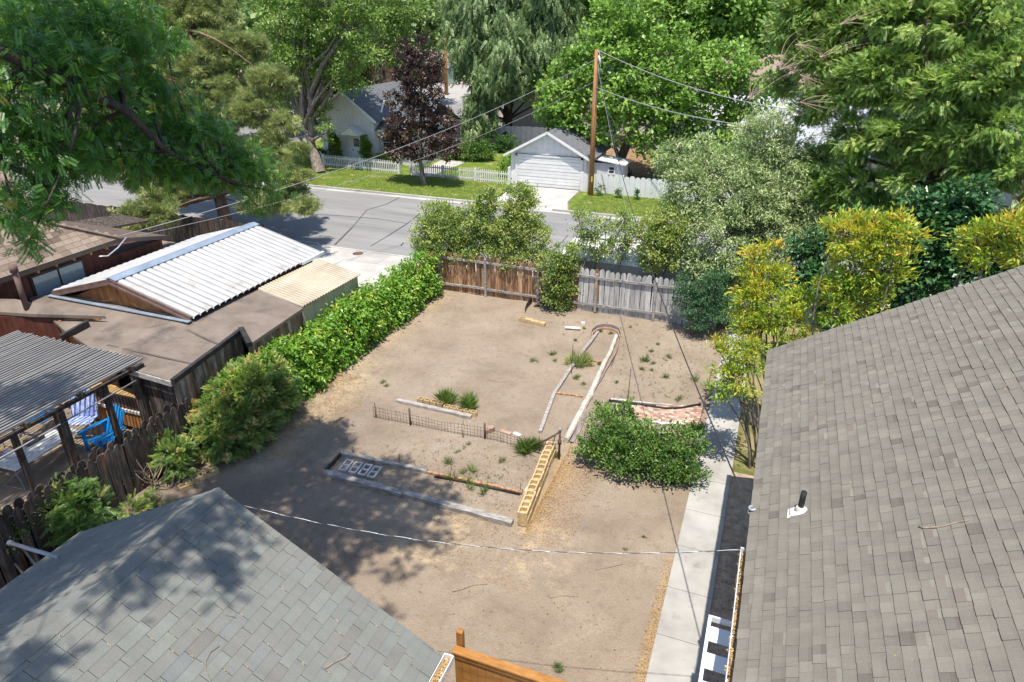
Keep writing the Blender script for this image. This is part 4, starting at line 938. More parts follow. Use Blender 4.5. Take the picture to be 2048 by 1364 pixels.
for k in range(7):
    c = a0 + u * (Lb * (k + .5))
    for r in (0, 1):
        mb = MB(); cc = c + Vector((rnd(-.012, .012) + (.02 if r == 0 else 0), 0, 0))
        cblock(mb, cc, u, Lb - .012, .25, .205, r * .208, rnd(.3, .8))
        o = mb.build('cinder_block', BLOCK, loc=(cc.x, cc.y, r * .208)); pos = ['nearest', 'second', 'third', 'fourth', 'fifth', 'sixth', 'farthest'][k]
        tag(o, 'yellow cinder block, %s of the %s course in the row beside the timbers' % (pos, 'top' if r else 'ground'), 'cinder block', 'cinder blocks stacked in a low row')
for k, (px, py) in enumerate(((697, 932), (716, 937), (735, 942), (753, 947))):
    c = at(px - 4, py + 1, .0); mb = MB(); ux = (at(px + 11, py - 14) - at(px - 9, py + 12)).normalized()
    cblock(mb, c, ux, .50, .24, .06, .005 + .008 * k, .6, t=.045, fill=False)
    tag(mb.build('hollow_paver', PAVER, loc=c), 'grey two-celled paver laid flat in the bed, %s from the board end' % ('first', 'second', 'third', 'fourth, half sunk')[k], 'paver', 'hollow pavers laid in a line')
for k in range(9):
    px = 842 + k * 13.2; py = 806 + k * 3.0 + (3 if k > 3 else 0); c = at(px, py, 0); mb = MB(); cblock(mb, c, Vector((1, -.04, 0)).normalized(), .20, .16, .19, .0, rnd(.3, .7), cells=1, t=.025)
    tag(mb.build('small_planter_block', BLOCK, loc=c), 'small yellow block, number %s along the front of the little grass planter' % ('one two three four five six seven eight nine'.split()[k]), 'block', 'small yellow blocks of the little planter')
for k, (px, py, w) in enumerate(((1046, 641, .30), (1058, 644, .32), (1071, 648, .34), (1083, 651, .30))):
    c = at(px, py, 0); mb = MB(); cblock(mb, c, Vector((1, -.1, 0)).normalized(), w, .2, .14, 0, .6, cells=1, t=.03 if k == 0 else .09)
    tag(mb.build('yellow_garden_block', BLOCK, loc=c), 'yellow block in the row before the back fence, %s from the hedge side' % ('first', 'second', 'third', 'last')[k], 'block', 'yellow blocks near the back fence')
for k, (px, py) in enumerate(((372, 976), (383, 966), (396, 958), (410, 953), (424, 948))):
    c = at(px, py, 0); mb = MB(); cblock(mb, c, Vector((.5, 1, 0)).normalized(), .34, .22, .12, 0, .5, cells=1)
    tag(mb.build('half_buried_block', BLOCK, loc=c), 'tan hollow block between the shed peak and big juniper, %s from the fence' % ('first', 'second', 'third', 'fourth', 'fifth')[k], 'block', 'half buried blocks by the shed peak')
# bricks, white pieces
def brick(px, py, rot, label, grp=None, mat=BRICK, s=(.2, .1, .07), name='loose_brick', cat='brick'):
    c = at(px, py, 0); M = Matrix.Translation(c) @ Matrix.Rotation(R(rot), 4, 'Z'); mb = MB(); mb.box((-s[0]/2, -s[1]/2, 0), (s[0]/2, s[1]/2, s[2]), v=rnd(.3, .7), M=M)
    return tag(mb.build(name, mat, loc=c, bevel=.006), label, cat, grp)
brick(979, 864, 60, 'upright red brick block standing behind the wire fence', s=(.32, .16, .16)); brick(1012, 866, -5, 'broken pinkish brick near the grassy clump behind the wire fence', s=(.34, .12, .05))
brick(1034, 870, -15, 'flat white washed brick beside the broken pinkish brick', s=(.25, .12, .05), mat=WHITEWORN); brick(1166, 648, 10, 'small white stone beside the white pipe', s=(.16, .12, .08), mat=WHITEWORN, name='white_stone', cat='stone')
tag(MB().tube([at(1130, 655, .06), at(1161, 657, .06)], .06, 10).build('white_pipe', WHITEWORN, loc=at(1145, 656)), 'short white pipe lying on the soil before the back fence', 'pipe')
e_ = [at(1050, 628, 0), at(1054, 618, 0), at(1064, 608, 0)]
mb = MB()
for a, b in zip(e_[:-1], e_[1:]): mb.poly([a, b, b + Vector((0, 0, .32)), a + Vector((0, 0, .28))], .02, d=(0, -1, 0))
tag(mb.build('upright_edging', BLACK, loc=e_[0]), 'black upright edging piece standing near the back fence post', 'edging')
# brick patch with border
bp = thing('brick_patch', 'patch of worn red bricks laid flat by the garden path', 'paving', at(1340, 830)); mb = MB()
c0, c1, c2, c3 = at(1262, 812), at(1404, 812), at(1402, 852), at(1270, 845)
for i in range(17):
    for j in range(9):
        q = c0.lerp(c1, (i + .5) / 17).lerp(c3.lerp(c2, (i + .5) / 17), (j + .5) / 9)
        if random.random() < .06: continue
        M = Matrix.Translation(q) @ Matrix.Rotation(R(-3 + rnd(-6, 6)), 4, 'Z'); mb.box((-.078, -.055, -.02), (.078, .055, .02 + rnd(0, .012)), v=rnd(0, 1), m=0 if random.random() < .8 else 1, M=M)
mb.build('bricks', [BRICK, M_('chalky_brick', [(0, (.42, .30, .24)), (1, (.62, .53, .46))], 5, amt=.2)], bp)
mb = MB(); mb.tube([at(*q, .06) for q in ((1218, 800), (1240, 803), (1280, 808), (1330, 816), (1362, 815), (1402, 808))], .035, 8)
tag(mb.build('black_hose', BLACK, loc=at(1330, 816)), 'thick black hose curving along the brick patch', 'hose')
timber('pale_log', 'short pale log beside the stake at the brick patch', at(1222, 799, .06), at(1262, 803, .06), .10, .10, LOGPALE, cat='log', grp=None)
timber('pale_board', 'thin pale board behind the black hose', at(1264, 804, .03), at(1345, 812, .03), .06, .05, LOGPALE, cat='board', grp=None)
timber('white_board', 'peeling white board along the near edge of the brick patch', at(1316, 848, .03), at(1366, 848, .03), .09, .06, WHITEWORN, cat='board', grp=None)
timber('white_board', 'short white board half under the big bush by the brick patch', at(1280, 842, .03), at(1316, 845, .03), .08, .05, WHITEWORN, cat='board', grp=None)
timber('rusty_edging', 'rusty steel edging between the soil and garden path near the brick patch', at(1401, 838, .06), at(1424, 738, .06), .02, .14, RUST, cat='edging', grp=None, jit=.003)
# stakes
def stake(px, py, ptop, label, r=.008):
    b = at(px, py); h = 0.2
    while True:
        v = Vector((b.x, b.y, h)) - CAM; y = CY - FPX * v.dot(UPV) / v.dot(FWD)
        if y <= ptop or h > 3: break
        h += .02
    tag(MB().tube([b - Vector((0, 0, .05)), b + Vector((rnd(-.02, .02), 0, h))], r, 5).build('thin_stake', WIREDARK, loc=b), label, 'stake', 'thin metal stakes')
stake(1143, 748, 690, 'thin stake beside the iris clump', .012); stake(1256, 800, 738, 'tall thin stake above the black hose', .012)
stake(707, 910, 893, 'thin stake at the paver end of the bed'); stake(800, 925, 908, 'short stake in the far timber of the bed'); stake(1041, 978, 966, 'short stake near the top of the cinder block row')
stake(1228, 800, 788, 'stubby stake at the dark end of the black hose'); stake(926, 850, 862 - 20, 'bare stake behind the middle of the wire fence')
# wire fence
wf = thing('wire_garden_fence', 'low sagging wire mesh fence crossing the yard on rusty stakes', 'fence', at(930, 870))
path = [(748, 836), (820, 850), (885, 863), (970, 878), (1040, 893), (1078, 901), (1117, 908)]; tops = [.42, .40, .36, .42, .30, .36, .5]
Pw = [at(*q) for q in path]; mb = MB(); cum = [0]
for a, b in zip(Pw[:-1], Pw[1:]): cum.append(cum[-1] + (b - a).length)
def wp(s):
    for i in range(len(Pw) - 1):
        if s <= cum[i + 1]: t = (s - cum[i]) / (cum[i+1] - cum[i]); return Pw[i].lerp(Pw[i+1], t), tops[i] + (tops[i+1] - tops[i]) * t
    return Pw[-1], tops[-1]
s = 0.0
while s < cum[-1]:
    p, h = wp(s); h += rnd(-.02, .02); mb.tube([p, p + Vector((rnd(-.03, .03), rnd(-.02, .05), h))], .0045, 4, cap=False); s += .105
for f in (.12, .38, .66, .95):
    pts = []
    for i in range(60): p, h = wp(cum[-1] * i / 59); pts.append(p + Vector((0, rnd(-.01, .01), h * f + rnd(-.01, .01))))
    mb.tube(pts, .0045, 4, cap=False)
mb.build('mesh', WIREDARK, wf)
for (px, py, h, r) in ((752, 836, .55, .016), (821, 851, .62, .03), (970, 878, .55, .03), (926, 875, .28, .015), (1078, 901, .5, .015)):
    b = at(px, py); MB().tube([b, b + Vector((0, 0, h))], r, 6).build('stake', RUST, wf)
gp = thing('rusty_gate_post', 'rusty pipe gate post with a long diagonal brace beside the cinder blocks', 'gate post', at(1117, 915))
b = at(1118, 917); mb = MB(); mb.tube([b, b + Vector((0, 0, .95))], .032, 10); mb.tube([b + Vector((0, 0, .5)), b + Vector((0, 0, .62))], .055, 10); mb.build('post', RUST, gp)
MB().tube([b + Vector((0, 0, .9)), b + Vector((-.35, -.1, .62)), at(1066, 891, .25)], .028, 8).build('brace', RUST, gp)
MB().tube([b + Vector((0, 0, .93)), b + Vector((0, 0, 1.03))], .045, 10).build('clamp', STEEL, gp)
MB().tube([b + Vector((-.12, 0, .8)), b + Vector((-.28, -.1, 0))], .012, 6).build('hanging_rod', RUST, gp)
# twigs on the soil
for k, (pts, l) in enumerate((([(905, 1183), (925, 1178), (945, 1170), (975, 1168)], 'reddish branch lying on bare soil past the grey shed roof'), ([(1190, 1140), (1215, 1135), (1245, 1128)], 'thin reddish twig below the sagging white wire'), ([(1100, 1196), (1125, 1191), (1150, 1193)], 'curved twig on bare soil between shed and path'), ([(1075, 597), (1065, 608), (1080, 606)], 'small dry twig by the black upright edging'), ([(975, 760), (1000, 764), (1020, 763)], 'lone thin twig in the middle of the yard'))):
    stick('ground_twig', l, [at(*q, .02) for q in pts], .012 if k == 0 else .007, cat='twig', grp='twigs lying on the bare soil')

# ================================================================== ACROSS THE STREET
def gable_house(t, x0, x1, yf, yb, zw, zr, wall, roofm, trim, over=.35, ovf=.35, tabs=None, axis='y', wallname='wall'):
    """house with ridge along y; returns wall, roof"""
    xm = (x0 + x1) / 2; k = (zr - zw) / ((x1 - x0) / 2); ez = zw - k * over
    w = MB(); w.add([(x0, yf, 0), (x1, yf, 0), (x1, yf, zw), (xm, yf, zr - .05), (x0, yf, zw), (x0, yb, 0), (x1, yb, 0), (x1, yb, zw), (xm, yb, zr - .05), (x0, yb, zw)],
          [(0,1,2,3,4), (5,9,8,7,6), (0,4,9,5), (1,6,7,2)]); wo = w.build(wallname, wall, t)
    r = MB()
    for sg, xe in ((-1, x0 - over), (1, x1 + over)): r.poly([(xm, yf - ovf, zr), (xe, yf - ovf, ez), (xe, yb + ovf, ez), (xm, yb + ovf, zr)], .07, v=rnd(.4, .6))
    ro = r.build('roof', roofm, t); b = MB()
    for xe in (x0 - over, x1 + over): b.beam((xm, yf - ovf - .015, zr - .07), (xe, yf - ovf - .015, ez - .07), .04, .16, v=.7)
    b.build('barge_board', trim, t); return wo, ro
def battens(t, x0, x1, y, z0, ztop, mat, step=.4, name='batten_strip'):
    mb = MB(); x = x0
    while x < x1: mb.box((x, y - .03, z0), (x + .05, y - .002, ztop(x))); x += step
    mb.build(name, mat, t)
def window(t, x0, x1, y, z0, z1, frame=WHITE, glass=GLASS, bars=1):
    mb = MB(); f = .09
    mb.box((x0 - f, y - .06, z1), (x1 + f, y - .004, z1 + f)).box((x0 - f, y - .07, z0 - f), (x1 + f, y - .004, z0)).box((x0 - f, y - .06, z0), (x0, y - .004, z1)).box((x1, y - .06, z0), (x1 + f, y - .004, z1)).box((x0, y - .05, (z0+z1)/2 - .025), (x1, y - .01, (z0+z1)/2 + .025))
    w = mb.build('window', frame, t); MB().box((x0, y - .025, z0), (x1, y - .006, z1)).build('pane', glass, w)
# white garage
gg = thing('white_garage', 'white gabled garage with a wide sectional door beside the wooden utility pole', 'garage', (-15.2, 46.5, 0))
gable_house(gg, -17.98, -12.36, 46.75, 52.5, 2.42, 3.92, WHITE, ROOFBLUE, WHITE, .45, .35)
battens(gg, -17.7, -12.5, 46.75, 2.25, lambda x: 2.42 + (2.81 - abs(x + 15.17)) * .53 - .08, WHITE, .42)
dr = thing('x', 'x', 'x'); bpy.data.objects.remove(dr)
mb = MB()
for k in range(9): z = .03 + k * .232; mb.box((-17.45, 46.70 - .012 * (k % 2), z), (-12.75, 46.745, z + .212), v=rnd(.4, .7)); 
mb.build('sectional_door', WHITE, gg)
MB().box((-17.6, 46.66, 0), (-17.455, 46.745, 2.25)).box((-12.745, 46.66, 0), (-12.6, 46.745, 2.25)).box((-17.6, 46.66, 2.12), (-12.6, 46.745, 2.25)).build('door_frame', WHITE, gg)
MB().box((-17.6, 46.655, 2.255), (-12.6, 46.665, 2.29)).build('drip_strip', TRIMBROWN, gg)
lt = thing('low_side_shed', 'low white shed with a small square window behind the scalloped fence', 'shed', (-10.9, 49, 0))
MB().box((-12.28, 48.4, 0), (-10.1, 50.1, 1.66)).build('wall', WHITE, lt); MB().poly([(-12.3, 48.2, 2.0), (-9.9, 48.2, 1.7), (-9.9, 50.2, 1.7), (-12.3, 50.2, 2.0)], .08).build('roof', WHITEWORN, lt)
window(lt, -11.1, -10.75, 48.4, 1.0, 1.45)
# white gabled house
hb = thing('gabled_cottage', 'pinkish grey board and batten cottage with dark slate roof behind the picket fence', 'house', (-33, 49, 0))
gable_house(hb, -35.6, -30.6, 48.9, 57.5, 3.95, 5.78, GREYSIDE, ROOFBLUE, WHITE, .55, .45)
battens(hb, -35.5, -30.7, 48.9, 3.3, lambda x: 3.95 + (2.5 - abs(x + 33.1)) * .73 - .1, GREYSIDE, .38)
battens(hb, -35.5, -30.7, 48.9, 0, lambda x: 3.2, GREYSIDE, .38, 'lower_batten_strip')
w2 = MB(); w2.add([(-30.55, 49.6, 0), (-26.9, 49.6, 0), (-26.9, 49.6, 2.8), (-30.55, 49.6, 2.8), (-26.9, 56, 0), (-26.9, 56, 2.8)], [(0,1,2,3), (1,4,5,2)]); w2.build('wing_wall', GREYSIDE, hb)
MB().poly([(-31.8, 49.05, 2.85), (-26.6, 49.05, 2.85), (-26.6, 53, 4.7), (-33.1, 53, 4.7)], .08).poly([(-33.1, 53.01, 4.7), (-26.6, 53.01, 4.7), (-26.6, 57, 2.85), (-31.8, 57, 2.85)], .08).build('wing_roof', ROOFBLUE, hb)
MB().beam((-30.3, 48.98, 2.80), (-26.6, 48.98, 2.80), .10, .12).build('gutter', WHITE, hb)
MB().beam((-31.2, 51.9, 4.78), (-30.3, 49.1, 3.30), .12, .05).build('valley_flashing', WHITE, hb)
window(hb, -30.2, -29.2, 49.6, 1.15, 2.5); window(hb, -28.4, -27.5, 49.6, 1.15, 2.5); window(hb, -35.1, -34.4, 48.9, .9, 2.7)
dr = MB().box((-32.75, 48.83, .05), (-31.85, 48.895, 2.3)).build('door', WHITE, hb); MB().box((-32.55, 48.81, 1.45), (-32.05, 48.828, 2.1)).build('pane', GLASS, dr); MB().tube([(-32.65, 48.80, 1.1), (-32.65, 48.80, 1.25)], .03, 6).build('handle', BLACK, dr)
MB().poly([(-32.3, 47.7, 3.15), (-33.3, 47.7, 2.55), (-33.3, 48.88, 2.55), (-32.3, 48.88, 3.15)], .06).poly([(-32.29, 47.7, 3.15), (-31.3, 47.7, 2.55), (-31.3, 48.88, 2.55), (-32.29, 48.88, 3.15)], .06).add([(-33.2, 47.8, 2.5), (-31.4, 47.8, 2.5), (-32.3, 47.8, 3.05)], [(0, 1, 2)]).build('door_canopy', WHITEWORN, hb)
# beige two storey house behind
hc = thing('beige_clapboard_house', 'tall beige clapboard house behind the big conifer', 'house', (-18, 66, 0))
mb = MB()
for k in range(34): z = k * .17; mb.add([(-25.3, 65.0, z), (-15.5, 65.0, z), (-15.5, 65.03, z + .168), (-25.3, 65.03, z + .168)], [(0, 1, 2, 3)], v=.5)
mb.box((-25.3, 65.06, 0), (-15.5, 73, 5.8)); mb.build('wall', CREAM, hc)
MB().poly([(-25.9, 64.5, 5.8), (-15, 64.5, 5.8), (-15, 69, 8), (-25.9, 69, 8)], .1).poly([(-25.9, 69.01, 8), (-15, 69.01, 8), (-15, 73.5, 5.8), (-25.9, 73.5, 5.8)], .1).build('roof', ROOFBLUE, hc)
window(hc, -21.3, -20.5, 65.0, 1.9, 3.9); window(hc, -24.0, -23.3, 65.0, 4.0, 5.2)
# tall white board fence behind the hedge
def picket_fence(name, label, a, b, h, w, gapw, posts, mat=WHITEWORN, style='point', grp=None, cat='fence', th=.02, rails=(.25, .8)):
    t = thing(name, label, cat, a, grp); a, b = Vector(a), Vector(b); L = (b - a).length; u = (b - a) / L; n_ = Vector((u.y, -u.x, 0)); mb = MB(); s = 0
    while s < L - w:
        p = a + u * s; hh = h * rnd(.97, 1.02); v = rnd(.2, .8)
        if style == 'point': pr = [(0, 0), (w, 0), (w, hh - w * .7), (w / 2, hh), (0, hh - w * .7)]
        elif style == 'round': pr = [(0, 0), (w, 0), (w, hh - w * .4), (w * .85, hh - w * .12), (w / 2, hh), (w * .15, hh - w * .12), (0, hh - w * .4)]
        else: pr = [(0, 0), (w, 0), (w, hh), (0, hh)]
        mb.poly([p + u * x + Vector((0, 0, z + .04)) for x, z in pr], th, v=v, d=tuple(-n_)); s += w + gapw
    mb.build('pickets', mat, t)
    for f in rails: MB().beam(a + Vector((0, 0, h * f)) - n_ * (th + .03), b + Vector((0, 0, h * f)) - n_ * (th + .03), .05, .09, v=.5).build('rail', mat, t)
    k = max(1, int(L / posts))
    for i in range(k + 1):
        p = a + u * (L * i / k) - n_ * .06; MB().box((p.x - .07, p.y - .07, 0), (p.x + .07, p.y + .07, h * 1.03), v=.6).build('post', mat, t)
    return t
picket_fence('white_picket_fence', 'pointed white picket fence before the cottage, from the street tree to the gateway', (-34.4, 47.05, 0), (-27.35, 46.75, 0), .98, .075, .095, 2.4, grp='white picket fences')
picket_fence('white_picket_fence', 'pointed white picket fence from the gateway to the garage corner', (-26.1, 46.65, 0), (-18.0, 46.35, 0), .98, .075, .095, 2.4, grp='white picket fences')
picket_fence('white_picket_fence', 'pointed white picket fence beyond the street tree by the side street', (-37.8, 50.5, 0), (-34.5, 47.1, 0), .98, .075, .095, 2.0, grp='white picket fences')
for x, y, l in ((-27.3, 46.75, 'post with a flat cap on the cottage side of the gateway'), (-26.15, 46.65, 'post with a flat cap on the maple side of the gateway')):
    o = MB().box((x - .10, y - .10, 0), (x + .10, y + .10, 1.35), v=.6).box((x - .14, y - .14, 1.35), (x + .14, y + .14, 1.42)).build('gate_post', WHITEWORN, loc=(x, y, 0)); tag(o, 'white ' + l, 'gate post', 'gate posts of the picket fence')
picket_fence('scalloped_fence', 'solid white fence of wide round topped boards beside the utility pole', (-12.45, 46.1, 0), (-1.0, 45.6, 0), 1.38, .36, .012, 2.5, WHITE, 'round', rails=(.3,))
picket_fence('tall_white_fence', 'plain tall white board fence behind the green hedge and conifer', (-29.8, 59.6, 0), (-18.0, 61.3, 0), 1.9, .16, .006, 2.5, WHITEWORN, 'flat', rails=(.5,))
MB_ = MB().box((-18.05, 46.3, 0), (-17.95, 46.75, 1.3)); tag(MB_.build('fence_end_board', WHITE, loc=(-18, 46.5, 0)), 'narrow white board joining the picket fence to the garage corner', 'board')
# porch rails / trampoline / bench / dish
tp_ = thing('trampoline', 'round trampoline with blue pad and tall net poles behind the purple tree', 'trampoline', (-29, 57, 0)); cx, cy = -28.6, 57.2
mb = MB(); mb.tube([(cx + 1.5 * math.cos(t), cy + 1.5 * math.sin(t), .8) for t in np.linspace(0, 2 * math.pi, 25)], .12, 6); mb.build('pad', M_('blue_pad', [(0, (.02, .10, .35)), (1, (.05, .16, .45))], 3, amt=0), tp_)
MB().tube([(cx, cy, .78), (cx, cy, .80)], 1.45, 24).build('mat', BLACK, tp_)
for k in range(6): t = k * math.pi / 3 + .3; MB().tube([(cx + 1.6 * math.cos(t), cy + 1.6 * math.sin(t), 0), (cx + 1.6 * math.cos(t), cy + 1.6 * math.sin(t), 2.7)], .04, 6).build('pole', STEEL, tp_)
MB().tube([(cx + 1.6 * math.cos(t), cy + 1.6 * math.sin(t), 2.68) for t in np.linspace(0, 2 * math.pi, 25)], .05, 5).build('top_hoop', M_('blue_sleeve', [(0, (.03, .10, .30)), (1, (.06, .18, .42))], 3, amt=0), tp_)
bq = at(998, 303); bn = thing('garden_bench', 'low reddish wooden bench beside the conifer trunk', 'bench', bq)
MB().box((bq.x - .75, bq.y - .22, .42), (bq.x + .75, bq.y + .22, .50)).build('seat', WOODRED, bn)
for s in (-1, 1): MB().box((bq.x + s * .6 - .06, bq.y - .2, 0), (bq.x + s * .6 + .06, bq.y + .2, .42)).build('leg', WOODRED, bn)
dq = at(1018, 300); ds = thing('satellite_dish', 'pale satellite dish on a short pole by the garage roof', 'dish', dq)
MB().tube([dq, dq + Vector((0, 0, 1.0))], .04, 8).build('pole', STEEL, ds); MB().tube([dq + Vector((0, 0, 1.0)), dq + Vector((0, -.05, 1.04)), dq + Vector((0, -.14, 1.10))], [.05, .3, .42], 18).build('reflector', WHITEWORN, ds)
# far buildings
fb_ = thing('far_brown_building', 'long low brown roofed building far behind the cottage', 'building', (-66, 110, 0))
MB().box((-84, 106, 0), (-58.5, 120, 3.4)).build('wall', M_('far_tan_wall', [(0, (.22, .12, .07)), (1, (.30, .18, .11))], 2, amt=0), fb_)
MB().poly([(-85, 105, 3.2), (-57.5, 105, 3.2), (-61, 113, 6.0), (-81, 113, 6.0)], .1).poly([(-57.49, 105, 3.2), (-57.49, 121, 3.2), (-61, 113, 6.0)], .1).poly([(-81, 113.01, 6), (-61, 113.01, 6), (-57.5, 121, 3.2), (-85, 121, 3.2)], .1).build('roof', ROOFPINK, fb_)
for k in range(7): MB().box((-80 + k * 3, 105.93, 1.0), (-78.2 + k * 3, 105.99, 2.5)).build('window', GLASS, fb_)
def far_house(label, px, py, Y, w, dpt, zw, zr, wall, roofm, name='far_house'):
    c = aty(px, py, Y); t = thing(name, label, 'house', (c.x, Y, 0)); gx0, gx1 = c.x - w / 2, c.x + w / 2
    MB().box((gx0, Y, 0), (gx1, Y + dpt, zw)).build('wall', wall, t)
    MB().poly([(gx0 - .5, Y - .5, zw - .1), (gx1 + .5, Y - .5, zw - .1), (gx1 + .5, Y + dpt / 2, zr), (gx0 - .5, Y + dpt / 2, zr)], .12).poly([(gx0 - .5, Y + dpt / 2 + .01, zr), (gx1 + .5, Y + dpt / 2 + .01, zr), (gx1 + .5, Y + dpt + .5, zw - .1), (gx0 - .5, Y + dpt + .5, zw - .1)], .12).build('roof', roofm, t)
    for k in range(3): window(t, gx0 + w * (.15 + .3 * k), gx0 + w * (.15 + .3 * k) + 1.2, Y, 1.0 + (zw - 3), 2.2 + (zw - 3))
    return t
far_house('white house with pinkish brown roof seen between the tree crowns', 1548, 150, 72, 11, 9, 5.6, 7.6, WHITE, ROOFPINK)
far_house('pale house with light grey roof behind the silvery olive tree', 1500, 270, 54, 12, 8, 3.4, 5.6, WHITE, M_('light_grey_roof', [(0, (.36, .37, .39)), (1, (.46, .47, .49))], 4, amt=.1))
far_house('orange brown house beyond the side street, glimpsed past the pine', 505, 225, 84, 9, 8, 3, 4.6, M_('orange_siding', [(0, (.35, .13, .05)), (1, (.45, .18, .08))], 3, amt=0), ROOFPINK)
far_house('grey roofed house behind the giant juniper at the edge of view', 1830, 260, 48, 12, 9, 3.4, 5.8, WHITE, M_('pale_slate', [(0, (.30, .32, .36)), (1, (.42, .44, .48))], 4, amt=.1))
far_house('pale distant house behind the locust boughs', 160, 120, 95, 14, 9, 3.2, 5.4, WHITEWORN, ROOFPINK)

# ================================================================== VEHICLES
def car(name, label, loc, rot, paint, suv=False, cat='car'):
    t = thing(name, label, cat, (0, 0, 0)); w = .9; L = 2.25; h = 1.65 if suv else 1.42; bl = .92 if suv else .82
    prof = [(-L, .35), (-L, bl - .05), (-L + .15, bl), (L - 1.1, bl), (L - .1, bl - .14), (L, .6), (L, .32)]
    mb = MB(); mb.poly([(x, -w, z) for x, z in prof], 2 * w, d=(0, 1, 0)); mb.build('body', paint, t, bevel=.06)
    cab = [(-L + .25, bl + .005), (-L + (.4 if suv else .9), h), (.35, h), (L - 1.15, bl + .005)]
    mb = MB()
    n_ = len(cab); a = [(x, -w + (.06 if z < bl + .1 else .17), z) for x, z in cab]; b = [(x, w - (.06 if z < bl + .1 else .17), z) for x, z in cab]
    mb.add(a + b, [(0, 1, 2, 3), (7, 6, 5, 4)] + [(i, n_ + i, n_ + (i + 1) % n_, (i + 1) % n_) for i in range(n_)]); mb.build('cabin', GLASS, t)
    MB().box((-L + (.42 if suv else .92), -w + .16, h), (.36, w - .16, h + .03)).build('roof', paint, t)
    for x in (-1.4, 1.35):
        for s in (-1, 1):
            wh = MB().tube([(x, s * (w - .12), .33), (x, s * (w + .02), .33)], .33, 18).build('wheel', BLACK, t); MB().tube([(x, s * (w + .02), .33), (x, s * (w + .03), .33)], .2, 12).build('rim', STEEL, wh)
    for s in (-1, 1): MB().box((L - .02, s * .62 - .18, .62), (L + .02, s * .62 + .18, .76)).build('headlight', WHITE, t)
    t.location = loc; t.rotation_euler = (0, 0, rot); return t
def paint(name, c): 
    m, nt, bs, out = new_mat(name); bs.inputs['Base Color'].default_value = (*c, 1); bs.inputs['Roughness'].default_value = .3; bs.inputs['Coat Weight'].default_value = .6; return m
PB, PWh, PR, PS = paint('navy_car_paint', (.02, .05, .12)), paint('white_car_paint', (.6, .6, .6)), paint('red_car_paint', (.4, .02, .015)), paint('silver_car_paint', (.35, .37, .4))
car('parked_suv', 'dark blue sport utility vehicle in the far street behind the orange pole', at(908, 151), R(-118), PB, True)
car('parked_car', 'white car parked beyond the dark blue vehicle', at(921, 139), R(170), PWh)
car('parked_car', 'small red car at the far bend of the street', at(862, 133), R(160), PR)
car('parked_car', 'silver car parked on the lot in front of the dark blue vehicle', at(872, 155), R(40), PS)
# motorhome behind the back fence
rv = thing('motorhome', 'long white motorhome parked just behind the back fence', 'motorhome', (-4, 28.2, 0)); RB = M_('beige_vehicle_side', [(0, (.40, .36, .29)), (1, (.48, .44, .36))], 2, rough=.5, amt=.05, bs_=0)
RVW = M_('white_vehicle_shell', [(0, (.66, .65, .62)), (1, (.74, .73, .70))], 2, rough=.4, amt=.05, bs_=0)
MB().box((-8.0, 27.1, .55), (-.6, 29.2, 2.02)).build('body', RB, rv, bevel=.08)
mb = MB(); mb.poly([(-8.05, 27.02, 2.03), (-.5, 27.02, 2.03), (-.5, 27.35, 2.22), (-8.05, 27.35, 2.22)], .03).box((-8.05, 27.35, 2.03), (-.5, 29.0, 2.22)).box((-8.05, 27.0, 1.86), (-.5, 27.09, 2.04)); mb.build('roof_shell', RVW, rv, bevel=.04)
MB().tube([(-7.6, 29.25, 2.25), (-2.0, 29.25, 2.25)], .12, 12).build('awning_roll', RVW, rv)
MB().box((-5.2, 27.7, 2.22), (-4.3, 28.5, 2.42)).build('roof_vent', RVW, rv, bevel=.04)
MB().box((-2.4, 27.6, 2.22), (-1.5, 28.5, 2.50)).build('air_conditioner', RVW, rv, bevel=.08)
MB().box((-8.07, 27.0, 1.16), (-.6, 27.095, 1.24)).build('side_trim', RVW, rv)
cab = MB(); cab.add([(-.6, 27.15, .5), (1.5, 27.15, .5), (1.6, 27.15, 1.05), (.8, 27.2, 1.15), (.0, 27.3, 1.95), (-.6, 27.3, 2.0), (-.6, 29.15, .5), (1.5, 29.15, .5), (1.6, 29.15, 1.05), (.8, 29.1, 1.15), (.0, 29.0, 1.95), (-.6, 29.0, 2.0)], [(0,1,2,3,4,5), (11,10,9,8,7,6)] + [(i, 6 + i, 6 + (i+1) % 6, (i+1) % 6) for i in range(6)]); cab.build('cab', RVW, rv)
MB().poly([(.82, 27.3, 1.18), (.03, 27.4, 1.93), (.03, 28.9, 1.93), (.82, 29.0, 1.18)], .02, d=(-.7, 0, -.7)).build('windscreen', GLASS, rv)
for x in (-6.0, .6):
    wh = MB().tube([(x, 27.2, .42), (x, 27.02, .42)], .42, 18).build('wheel', BLACK, rv); MB().tube([(x, 27.02, .42), (x, 27.0, .42)], .24, 12).build('rim', STEEL, wh)
MB().box((-2.86, 27.06, 1.02), (-2.68, 27.10, 1.10)).build('marker_light', M_('orange_lens', [(0, (.7, .16, .02)), (1, (.8, .22, .03))], 3, rough=.3, amt=0), rv)
wa = MB(); wa.tube([(-2.95, 27.09, .70), (-2.95, 27.06, .70)], .30, 16); wa.build('wheel_arch', BLACK, rv)

